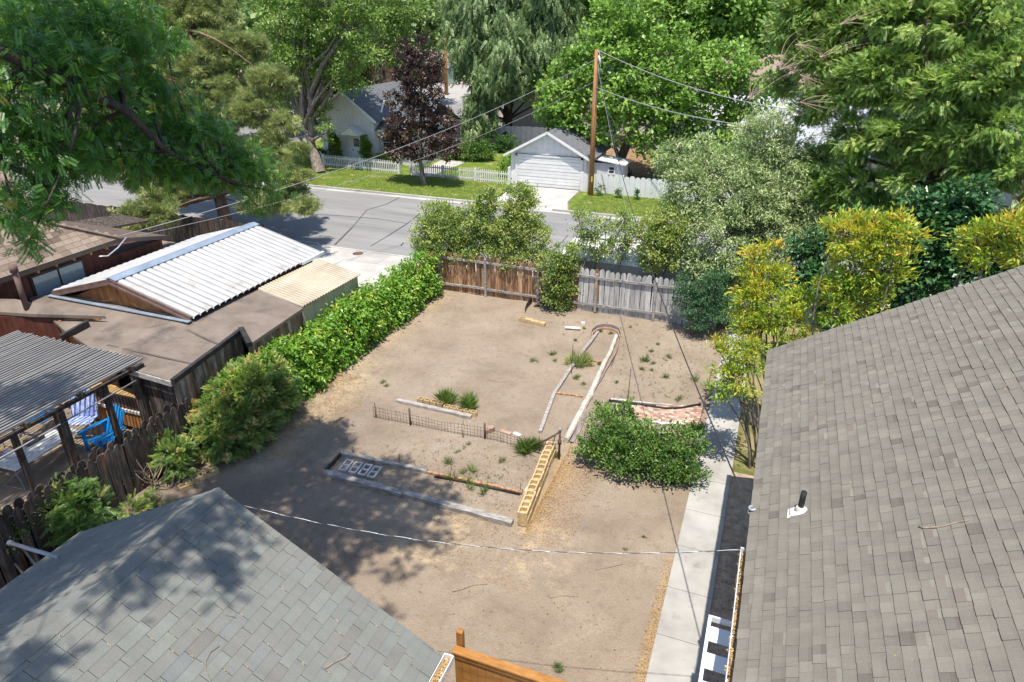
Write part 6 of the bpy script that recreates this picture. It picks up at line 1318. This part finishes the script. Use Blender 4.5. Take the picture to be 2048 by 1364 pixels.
shrub('golden_shrub', 'yellow orange shrub peeking over the far roof edge at the rim of view', (5.0, 17.8, 0), [B(*a) for a in ((1960, 480, 17.6, 34), (2000, 470, 17.5, 36), (2040, 460, 17.4, 38), (1975, 520, 17.4, 28), (2045, 500, 17.4, 30), (1945, 500, 17.6, 18))], .36, group='golden shrubs beside the house', **gk)
shrub('golden_shrub', 'low sprawling gold and green shrub leaning over the garden path', (.75, 17.0, 0), [B(*a) for a in ((1450, 700, 17.4, 24), (1490, 700, 17.2, 28), (1450, 740, 17, 24), (1480, 760, 16.8, 30), (1500, 730, 17, 26), (1440, 780, 16.6, 14), (1515, 690, 17.4, 20), (1470, 790, 16.6, 16), (1430, 690, 17.4, 12))], .34, group='golden shrubs beside the house', **{**gk, 'per': 30, 'rc': .22, 'size': .13, 'vbase': .34})
# --- shrubs above the back fence
sk_ = dict(per=60, rc=.30, size=.115, tpl=T_leaf(.5), mat=G_SHRUB, vclump=.26, out=.6, dup_=.3, vbase=.66)
shrub('fence_shrub', 'wide grey green shrub over the back fence at the hedge corner', (-12.6, 26.6, 0), [B(*a) for a in ((850, 460, 26.8, 26), (845, 500, 26.6, 26), (885, 440, 27, 34), (890, 490, 26.7, 36), (920, 460, 26.9, 34), (870, 425, 27.2, 18), (925, 500, 26.6, 26))], .36, group='shrubs over the back fence', **sk_)
shrub('fence_shrub', 'middle grey green shrub with pale stems over the brown planks', (-10.9, 26.7, 0), [B(*a) for a in ((960, 440, 27, 34), (985, 470, 26.8, 36), (950, 490, 26.7, 28), (975, 410, 27.2, 22), (1010, 500, 26.6, 26), (980, 385, 27.2, 12))], .36, group='shrubs over the back fence', **sk_)
shrub('fence_shrub', 'tallest yellow green shrub over the back fence, rising before the driveway', (-9.4, 26.7, 0), [B(*a) for a in ((1040, 400, 27, 24, 1.2), (1030, 375, 27.1, 14), (1055, 430, 27, 28), (1030, 460, 26.8, 32), (1070, 470, 26.7, 26), (1030, 510, 26.5, 28), (1075, 510, 26.6, 20), (1050, 385, 27, 12), (1020, 430, 27, 20))], .36, group='shrubs over the back fence', **{**sk_, 'vbase': .78})
shrub('narrow_shrub', 'narrow upright shrub growing in front of the back fence', (-8.7, 25.75, 0), [B(*a) for a in ((1105, 525, 25.9, 22), (1130, 510, 25.9, 22), (1115, 555, 25.8, 26), (1110, 590, 25.7, 20), (1130, 575, 25.8, 18), (1118, 612, 25.6, 14), (1140, 535, 25.9, 14))], .34, **sk_)
for a_, l, bx in ((((1160, 450, 26.9, 16), (1165, 480, 26.8, 18), (1180, 500, 26.7, 16), (1155, 435, 27, 10)), 'thin leafy stems rising over the grey planks nearest the narrow shrub', -7.6), (((1195, 470, 26.9, 16), (1210, 450, 27, 14), (1200, 500, 26.7, 16), (1188, 440, 27, 10)), 'second group of thin leafy stems over the grey planks', -6.7), (((1240, 460, 27, 24), (1250, 440, 27.1, 16), (1235, 500, 26.7, 20), (1262, 485, 26.8, 16)), 'third group of thin leafy stems before the white motorhome', -5.8)):
    shrub('sparse_shrub', l, (bx, 26.7, 0), [B(*q) for q in a_], .42, group='sparse shrubs over the grey planks', **{**sk_, 'per': 46, 'vbase': .55})
shrub('bushy_shrub', 'bright yellow green bushy shrub on dark stems before the motorhome', (-3.9, 26.7, 0), [B(*a) for a in ((1300, 455, 27, 28), (1330, 440, 27.1, 26), (1310, 490, 26.8, 34), (1345, 480, 26.9, 28), (1340, 515, 26.7, 22), (1300, 515, 26.7, 20), (1365, 450, 27, 20))], .36, group='shrubs over the back fence', **{**sk_, 'vbase': .85})
shrub('corner_bush', 'dense blue green bush against the grey planks under the silvery tree', (-2.1, 25.3, 0), [B(*a) for a in ((1375, 600, 25.3, 26), (1400, 625, 25, 26), (1370, 570, 25.5, 20), (1410, 590, 25.3, 28), (1440, 600, 25.2, 24), (1395, 650, 24.8, 14), (1430, 560, 25.4, 24), (1440, 630, 25, 16))], .30, 44, .24, .09, T_leaf(.4), leaf_mat('blue_green_leaf', [(0, (.02, .07, .03)), (.5, (.05, .14, .055)), (1, (.10, .22, .09))], .3), vclump=.15)
# --- vine hedge
hd = thing('vine_hedge', 'thick bright green vine hedge running along the yard to the back fence', 'hedge', (-13.8, 19, 0))
hbl = []; y = 13.2
while y < 25.6:
    w = .55 + .10 * math.sin(y * 1.7) + (.0 if y > 15 else .1); hbl.append(((-13.85 + .08 * math.sin(y * 2.3), y, .85), (w, .55, 1.0 + .12 * math.sin(y * 1.3 + 1)))); 
    if random.random() < .5: hbl.append(((-13.6, y + .2, .45), (.5, .45, .5)))
    y += .42
mb = MB()
for k in range(60): y = rnd(13, 25.6); limbs(mb, (-13.9, y, 0), [(-13.85 + rnd(-.4, .45), y + rnd(-.5, .5), rnd(.8, 1.8))], .02, n=5)
mb.build('stems', BARK, hd)
C, O = clumps(hbl, .27, .4); C[:, 2] = np.maximum(C[:, 2], .06)
foliage('foliage', C, O, 22, .22, .15, T_leaf(.5, .07), G_VINE, hd, out=.8, dup_=-.6, vbase=.5, vclump=.26, vleaf=.2, flat=1.1, zlow=.02)
sh_ = []; so_ = []
for k in range(90):      # loose shoots hanging out of the face and standing off the top
    y = rnd(13, 25.5)
    if random.random() < .6: a = Vector((-13.3 + rnd(-.1, .1), y, rnd(.3, 1.5))); d = Vector((rnd(.2, .5), rnd(-.3, .3), -.6))
    else: a = Vector((-13.8 + rnd(-.4, .3), y, 1.75)); d = Vector((rnd(-.3, .4), rnd(-.4, .4), rnd(.3, .9)))
    for j in range(4): sh_.append(tuple(a + d * (j * .11))); so_.append(tuple(d.normalized()))
foliage('loose_shoots', np.array(sh_), np.array(so_), 5, .07, .13, T_leaf(.5, .07), G_VINE, hd, out=.8, dup_=-.3, vbase=.66, vclump=.12, zlow=.05)
# --- junipers by the left fence
JK = dict(tpl=T_plume(8, .03, .1), out=1.0, wild=.45)
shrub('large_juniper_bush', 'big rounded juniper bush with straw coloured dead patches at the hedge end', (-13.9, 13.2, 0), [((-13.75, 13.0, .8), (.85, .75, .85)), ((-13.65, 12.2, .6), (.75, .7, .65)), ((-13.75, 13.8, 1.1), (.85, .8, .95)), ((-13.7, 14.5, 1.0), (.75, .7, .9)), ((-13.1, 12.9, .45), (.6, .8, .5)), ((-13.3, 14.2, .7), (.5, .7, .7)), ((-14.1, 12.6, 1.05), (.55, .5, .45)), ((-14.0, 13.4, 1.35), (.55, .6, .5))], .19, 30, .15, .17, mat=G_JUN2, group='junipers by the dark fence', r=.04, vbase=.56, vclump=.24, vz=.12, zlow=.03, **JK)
shrub('upright_juniper', 'young bright juniper between the dark fence and grey shed roof', (-13.6, 8.0, 0), [(tuple(at(145, 1010, 1.0)), (.36, .36, .42)), (tuple(at(110, 1025, 1.0)), (.25, .25, .22)), (tuple(at(190, 1012, .8)), (.28, .28, .32)), (tuple(at(150, 972, 1.3)), (.18, .18, .25)), (tuple(at(160, 1050, .6)), (.38, .38, .4))], .22, 20, .18, .26, mat=G_JUN2, group='junipers by the dark fence', r=.03, vbase=.42, vclump=.1, zlow=.03, **JK)
shrub('scraggly_juniper', 'small half bare juniper with reaching twigs against the dark planks', (-13.8, 10.6, 0), [(tuple(at(350, 905, .7)), (.36, .36, .32)), (tuple(at(325, 885, .9)), (.22, .25, .22)), (tuple(at(358, 930, .4)), (.28, .3, .28)), (tuple(at(335, 940, .3)), (.2, .2, .2))], .20, 20, .15, .20, mat=G_JUN2, group='junipers by the dark fence', r=.025, vbase=.5, vclump=.15, zlow=.03, **JK)
shrub('low_juniper', 'low creeping juniper at the foot of the dark fence beside the shed peak', (-13.5, 9.5, 0), [(tuple(at(268, 1018, .2)), (.22, .28, .16)), (tuple(at(305, 1002, .2)), (.22, .25, .15))], .22, 18, .16, .20, mat=G_JUN2, group='junipers by the dark fence', r=.02, vbase=.55, vclump=.15, zlow=.03, **JK)
shrub('rose_bush', 'small leafy bush at the corner by the dark fence and grey metal tube', (-13.7, 6.8, 0), [(tuple(at(15, 1055, 1.1)), (.35, .4, .35)), (tuple(at(40, 1045, 1.0)), (.2, .2, .2)), (tuple(at(-10, 1080, .9)), (.4, .4, .4))], .2, 34, .16, .07, T_leaf(.6), G_ELM)
mb = MB(); s = Vector(at(300, 945, .5))
for _ in range(16): limbs(mb, s + Vector((rnd(-.1, .1), rnd(-.1, .1), -.3)), [tuple(at(rnd(255, 345), rnd(885, 950), rnd(.4, 1.1)))], .014, bend=.25, n=5, r1=.004)
tag(mb.build('bare_twigs', TWIG, loc=s), 'bare grey brown twigs beside the scraggly juniper', 'twigs')
# --- big bush beside the path
kk = dict(per=34, rc=.22, size=.095, tpl=T_leaf(.5), mat=G_PRIV, vclump=.26, out=.6, dup_=.2, zlow=.05)
shrub('path_bush', 'wide dark green leafy bush between bare soil and garden path', (-2.4, 16.4, 0), [(tuple(at(x, y, z)), (r, r, r * .8)) for x, y, z, r in ((1215, 850, .9, .50), (1245, 830, 1.0, .40), (1200, 885, .7, .48), (1255, 875, .95, .55), (1300, 880, .95, .55), (1345, 880, .9, .50), (1380, 890, .8, .42), (1240, 915, .6, .50), (1290, 920, .6, .52), (1340, 925, .55, .48), (1380, 940, .45, .34), (1205, 815, .95, .22), (1180, 900, .5, .28), (1395, 860, .8, .26), (1360, 945, .35, .3))], .27, **kk)
# --- grass clumps and weeds
GB = T_blades(26, .9, .022, 1.0); GB2 = T_blades(20, .8, .05, .8)
def clump(name, label, cat, px, py, s, n=5, tpl=GB, mat=G_GRASS, group=None, z=0.0):
    p = at(px, py, z); C = np.array([tuple(p)] * n) + np.concatenate([RNG.normal(size=(n, 2)) * s * .22, np.zeros((n, 1))], 1)
    D = RNG.normal(size=(n, 3)) * .25 + [0, 0, 1.]; N = RNG.normal(size=(n, 3)) * [1, 1, 0]
    return tag(scatter(name, C, D, N, s * RNG.uniform(.7, 1.2, n), tpl, RNG.uniform(.2, .9, n), mat, loc=p), label, cat, group)
clump('grass_clump', 'dark green grassy clump at the hedge side of the little block planter', 'plant', 893, 804, .52, 14, group='grassy clumps', z=.1)
clump('grass_clump', 'dark green grassy clump at the far end of the little block planter', 'plant', 937, 812, .52, 14, group='grassy clumps', z=.1)
clump('grass_clump', 'thick grassy clump at the foot of the rusty brace', 'plant', 1053, 900, .50, 16, group='grassy clumps')
clump('grass_clump', 'grassy clump half inside the wire fence beside the rusty brace', 'plant', 1074, 897, .40, 10, group='grassy clumps')
clump('iris_clump', 'spiky pale green iris clump in the long bed', 'plant', 1162, 728, .62, 9, GB2, leaf_mat('iris_blade', [(0, (.12, .19, .05)), (.6, (.22, .28, .09)), (1, (.42, .38, .18))], .3))
weeds = [(1066, 724, .28, 'left of the long bed, nearest the middle of the yard'), (1107, 711, .28, 'left of the long bed beside the smaller tuft'), (1109, 722, .16, 'tiny, just below another tuft left of the long bed'), (1150, 682, .2, 'near the thin stake and white pipe'), (1168, 657, .16, 'beside the small white stone'), (1288, 722, .32, 'largest, between long bed and hose'), (1300, 705, .2, 'small, above the largest one'), (1333, 717, .28, 'spreading, near the black cable'), (1308, 727, .2, 'between two bigger tufts'), (1282, 740, .2, 'round and low, below the largest one'), (1302, 741, .16, 'small, beside the low round one'), (1330, 756, .22, 'pale, toward the garden path'), (1359, 800, .28, 'thin, beside the brick patch'), (1153, 757, .24, 'inside the long bed below the iris'), (1167, 768, .2, 'inside the long bed by the cross board'), (1235, 766, .14, 'tiny, near the upper peeling log'), (1140, 860, .24, 'glossy, against the sawn log end'), (1200, 664, .2, 'inside the curved edging'), (1221, 669, .2, 'second inside the curved edging'), (1197, 730, .18, 'in the long bed by the far cross board'), (765, 766, .2, 'lone, toward the vine hedge'), (773, 774, .16, 'small lone one toward the vine hedge'), (897, 930, .42, 'tall, at the far timber'), (932, 945, .38, 'tall, behind the dark split rail'), (905, 962, .42, 'yellowish, inside the paver bed'), (940, 975, .36, 'inside the bed near its middle'), (965, 985, .34, 'inside the bed toward the blocks'), (1008, 925, .3, 'alone between bed and wire fence'), (918, 905, .24, 'small, between bed and wire fence'), (932, 893, .2, 'slight, near the wire fence'), (1142, 868, .22, 'beside the plastic sheet'), (1068, 880, .2, 'behind the wire fence by the brace'), (1108, 915, .26, 'in the farthest cinder block'), (1250, 1100, .10, 'tiny green, on bare soil above the path edge'), (1287, 1075, .10, 'tiny green one on open soil'), (1118, 1340, .28, 'flat green, by the stained fence'), (1388, 762, .26, 'beside the golden shrub'), (1316, 690, .16, 'faint, near the back fence post'), (1190, 625, .18, 'at the foot of a back fence post'), (1262, 655, .14, 'before the grey planks')]
for px, py, s, l in weeds: clump('weed_tuft', 'green weed tuft, ' + l, 'weed', px, py, s * .9, 2 if 890 < px < 1010 else 4, group='weed tufts on the bare soil')
# fine scattered sprouts
def in_px(n, x0, x1, y0, y1, z=.015):
    P = []
    for _ in range(n): P.append(tuple(at(rnd(x0, x1), rnd(y0, y1), z)))
    return np.array(P)
C = np.concatenate([in_px(240, 1240, 1410, 690, 800), in_px(70, 880, 1010, 935, 985), in_px(60, 1100, 1400, 640, 680), in_px(50, 760, 1100, 870, 930)])
n = len(C); tag(scatter('tiny_sprouts', C, RNG.normal(size=(n, 3)) * .5 + [0, 0, 1], RNG.normal(size=(n, 3)), RNG.uniform(.04, .12, n), T_blades(6, 1.2, .05, 1), RNG.uniform(.2, 1, n), G_GRASS), 'sparse tiny green sprouts over the bare soil', 'grass', kind='stuff')
# straw and litter
def band(n, x0, x1, y0, y1, pw=1.0):
    return np.stack([x0 + (x1 - x0) * RNG.random(n) ** pw, RNG.uniform(y0, y1, n), RNG.uniform(.004, .03, n)], 1)
parts = [band(4200, -.82, -1.02, 3.5, 12.6, 1.6), band(7000, -4.35, -3.2, 12.0, 16.2, 2.4), band(11000, -13.2, -11.3, 12.6, 17.6, 1.4), band(3000, -13.3, -12.3, 17.0, 25.5, 1.6), band(2500, -6.6, -3.6, 10.4, 12.4), band(5000, -14, -1.5, 5, 25), band(900, -10.4, -8.2, 12.4, 15.2), band(700, -4.9, -7.5, 12.7, 15), band(700, -14.2, -12.6, 8, 12.5)]
C = np.concatenate(parts); keep = (C[:, 0] < -.82); w = np.sin(C[:, 0] * 2.1 + 1) * np.sin(C[:, 1] * 1.7) + RNG.normal(size=len(C)) * .6; keep &= w > -.7
C = C[keep]; n = len(C)
tag(scatter('straw_litter', C, RNG.normal(size=(n, 3)) * [1, 1, .15], RNG.normal(size=(n, 3)) * .35 + [0, 0, 1], RNG.uniform(.015, .055, n), T_leaf(.3), RNG.uniform(0, 1, n), STRAW), 'pale dry straw and leaf litter strewn over the bare soil', 'litter', kind='stuff')
C = np.concatenate([band(2600, -14.2, -1.3, 4.5, 25.8), band(900, -9.5, -4.9, 12.8, 15.2), band(900, .2, .9, 5, 15)]); n = len(C)
tag(scatter('dark_debris', C, RNG.normal(size=(n, 3)) * [1, 1, .2], RNG.normal(size=(n, 3)) * .4 + [0, 0, 1], RNG.uniform(.015, .06, n), T_leaf(.35), RNG.uniform(0, 1, n), leaf_mat('brown_debris', [(0, (.05, .03, .02)), (1, (.20, .13, .085))], .05, .9, .1)), 'small brown leaf and twig debris on the soil', 'debris', kind='stuff')
# --- cottage garden planting
bk = dict(per=60, rc=.30, size=.15, tpl=T_leaf(.5), mat=G_BOX, vclump=.1, out=.7, dup_=.4)
for x, y, l in ((-34.0, 48.2, 'rounded columnar topiary beside the cottage window'), (-31.0, 48.1, 'rounded columnar topiary on the wing side of the cottage door')):
    shrub('columnar_topiary', l, (x, y, 0), [((x, y, 1.2), (.40, .38, 1.2)), ((x, y, 1.8), (.36, .34, .65))], .28, group='topiary columns at the cottage door', **{**bk, 'rc': .16, 'size': .12})
shrub('round_shrub', 'low leafy shrub under the cottage wing window', (-29.6, 48.7, 0), [((-29.6, 48.7, .6), (.6, .5, .6))], .36, **{**bk, 'mat': G_MAPLE}); shrub('round_shrub', 'low dark shrub at the far corner of the cottage front', (-35.4, 48.2, 0), [((-35.4, 48.2, .5), (.6, .5, .5))], .36, **{**bk, 'mat': G_DEEP})
shrub('clipped_hedge', 'clipped green hedge mound on the lawn behind the picket fence', (-24.8, 53.6, 0), [((-26, 53.4, .75), (1.1, .8, .8)), ((-24.6, 53.3, .8), (1.2, .9, .85)), ((-23.3, 53.6, .75), (1.0, .8, .8))], .42, **{**bk, 'mat': G_PRIV, 'per': 60, 'dup_': .2}, cat='hedge')
shrub('yard_shrub', 'loose dark shrub in front of the tall white fence', (-23.2, 57.5, 0), [((-24, 57.6, .8), (1.0, .8, .8)), ((-22.4, 57.9, .9), (1.0, .7, .9))], .45, **{**bk, 'mat': G_DEEP, 'per': 50}); shrub('yard_shrub', 'bright low shrub beside the garage wall', (-18.8, 49.3, 0), [((-19.1, 49.0, .6), (.8, .7, .6)), ((-18.7, 50.3, .8), (.7, .8, .8))], .42, **{**bk, 'mat': G_MAPLE, 'per': 60})
for k, (x, l) in enumerate(((-10.9, 'small leafy sprig nearest the pole at the white scalloped fence'), (-9.6, 'second sprig along the white scalloped fence'), (-8.4, 'tallest sprig along the white scalloped fence'), (-5.9, 'last sprig along the white scalloped fence'))):
    shrub('fence_sprig', l, (x, 45.3, .08), [((x, 45.3, .4), (.22, .2, .35))], .3, group='sprigs along the white fence', **{**bk, 'mat': G_DEEP, 'per': 22, 'rc': .2, 'size': .13})
# lawn blades on the verge give it a nap
n = 26000; C = np.stack([RNG.uniform(-40, 6, n), RNG.uniform(FK + .25, 46.1, n), np.full(n, .10)], 1); C = C[(C[:, 0] < -18.2) | (C[:, 0] > -11.9)]; n = len(C)
tag(scatter('verge_grass', C, RNG.normal(size=(n, 3)) * .5 + [0, 0, 1], RNG.normal(size=(n, 3)), RNG.uniform(.05, .11, n), T_blades(5, 1.0, .07, 1), RNG.uniform(.3, 1, n), leaf_mat('verge_blade', [(0, (.08, .13, .02)), (.6, (.17, .25, .04)), (1, (.32, .30, .10))], .3)), 'mown green grass on the street verge', 'grass', kind='stuff')
# --- background trees: five kinds, copied
def protot(label, mat, h, r, seedn, tpl=LF2, size=.5, bark=BARK, sq=1.0, drop=0.0):
    bl = [((rnd(-.45, .45) * r, rnd(-.45, .45) * r, h * rnd(.45, .85)), (r * rnd(.45, .65), r * rnd(.45, .65), r * rnd(.45, .6) * sq)) for _ in range(8)] + [((0, 0, h * .72), (r * .6, r * .6, h * .25))]
    return make_tree('background_tree', label, 'tree', (0, 0, 0), [(0, 0, 0), (0, 0, h * .3), (.2, 0, h * .55)], .28, bl, 1.5, 26, 1.0, size, tpl, mat, bark, group='trees beyond the far houses', limb_r=.10, twig=3, vclump=.2, dup_=drop)
P1 = protot('', G_FAR, 15, 5.5, 1); P2 = protot('', G_MAPLE, 14, 5, 2); P3 = protot('', G_DEEP, 16, 4.5, 3, sq=1.4); P4 = protot('', G_CONIFER, 18, 4.2, 4, FRD, .7, BARKDARK, 1.8, -.5); P5 = protot('', G_OLIVE, 13, 5, 5)
protos = {'soft green': P1, 'bright green': P2, 'deep green': P3, 'drooping conifer': P4, 'greyish green': P5}; used = set()
bgs = [(-47.5, 49, 'soft green', 'on the verge by the side street corner'), (-43, 60, 'bright green', 'just behind the cottage gable'), (-66, 56, 'soft green', 'over the side street beyond the pine'), (13, 42, 'bright green', 'hard behind the giant juniper'), (8, 45, 'greyish green', 'between the olive and the giant juniper'), (24, 40, 'bright green', 'at the rim behind the giant juniper'), (-52, 44.5, 'soft green', 'on the near corner of the side street'), (-63, 50, 'bright green', 'across the side street behind the pine'), (-70, 66, 'greyish green', 'beyond the corner house'), (-78, 92, 'bright green', 'filling the gap over the corner house'), (-58, 62, 'soft green', 'beside the orange brown house'), (-47, 84, 'soft green', 'behind the tall grey trunk'), (-90, 45, 'bright green', 'at the rim along the street'), (-70, 36, 'soft green', 'by the street behind the locust'), (-100, 75, 'bright green', 'deep behind the locust'), (-96, 60, 'soft green', 'above the side street at the rim'), (-84, 74, 'greyish green', 'behind the locust boughs'), (-75, 58, 'bright green', 'beyond the pine on the side street'), (-70, 84, 'soft green', 'left of the brown building'), (-60, 78, 'greyish green', 'between pine and cottage'), (-56, 92, 'bright green', 'behind the dark tree'), (-88, 108, 'deep green', 'beside the brown building'), (-68, 126, 'bright green', 'behind the brown building roof'), (-76, 140, 'deep green', 'rising over the brown building'), (-60, 150, 'soft green', 'at the head of the far street'), (-50, 128, 'bright green', 'beside the far street cars'), (-66, 168, 'bright green', 'straight above the far parked cars'), (-50, 160, 'greyish green', 'past the far utility pole'), (-38, 128, 'soft green', 'behind the weeping conifer'), (-26, 112, 'deep green', 'over the far lot behind the conifer'), (-34, 150, 'soft green', 'high beyond the weeping conifer'), (-18, 92, 'bright green', 'between the conifer and bright tree'), (-12, 110, 'drooping conifer', 'above the bright green tree'), (0, 84, 'deep green', 'behind the tall saturated tree'), (8, 76, 'bright green', 'behind the pinkish roofed house'), (14, 62, 'soft green', 'between house roofs past the olive'), (20, 52, 'deep green', 'behind the giant juniper'), (4, 100, 'soft green', 'above the pinkish brown roof'), (22, 84, 'greyish green', 'far past the giant juniper'), (16, 44, 'deep green', 'against the giant juniper'), (-104, 90, 'deep green', 'farthest along the side street'), (-92, 130, 'soft green', 'high at the corner behind locust'), (-44, 190, 'deep green', 'on the horizon past the far street'), (-84, 180, 'soft green', 'on the horizon above the brown building'), (-20, 180, 'greyish green', 'on the horizon over the conifer'), (10, 150, 'soft green', 'on the horizon over the bright tree'), (34, 110, 'deep green', 'on the horizon past the juniper'), (-120, 150, 'deep green', 'on the horizon above the locust'), (-112, 60, 'greyish green', 'at the rim behind the locust boughs')]
for k, (x, y, kd, l) in enumerate(bgs):
    lab = '%s tree, %s' % (kd, l); s = rnd(.85, 1.15)
    if y > 125: s *= 1.15
    if kd in used: copy_tree(protos[kd], (x, y, 0), rnd(0, 6.28), lab, s)
    else: o = protos[kd]; used.add(kd); o.location = (x, y, 0); o.rotation_euler = (0, 0, rnd(0, 6)); o.scale = (s, s, s); o['label'] = lab
# wooded hill closing the horizon
mb = MB(); nseg = 60
hx = np.linspace(-420, 320, nseg); rows = []
for j, (yy, base) in enumerate(((210, 0), (240, 12), (290, 30), (360, 55), (420, 60))):
    rows.append([(x, yy + 10 * math.sin(x * .02 + j), base * (1 + .25 * math.sin(x * .013 + 2) + .1 * math.sin(x * .05 + j)) - .5) for x in hx])
V = np.array([p for r in rows for p in r]); i = np.arange(4 * (nseg - 1)); r_, c_ = i // (nseg - 1), i % (nseg - 1); q = r_ * nseg + c_
tag(link_mesh('hill', bulk_mesh('hill', V, np.stack([q, q + 1, q + nseg + 1, q + nseg], 1), None, [lawn_mat('hill_slope', (.06, .10, .03), (.12, .16, .05), (.20, .17, .10))], smooth=True)), kind='structure')
hc_ = []
for _ in range(900):
    x = rnd(-330, 160); t = random.random() ** .8; y = 205 + t * 150; z = np.interp(y, [210, 240, 290, 360], [0, 12, 30, 55]); hc_.append((x, y, z + 3))
hc_ = np.array(hc_); O = sph(len(hc_)); O[:, 2] = abs(O[:, 2])
tt_ = thing('hill_wood', 'distant wood covering the hill along the horizon', 'wood'); tt_['kind'] = 'stuff'
foliage('canopy', hc_, O, 60, 5.5, 2.0, LF2, G_FAR, tt_, flat=.9, vclump=.2)
print('TOTAL FACES', sum(len(o.data.polygons) for o in bpy.data.objects if o.type == 'MESH'))
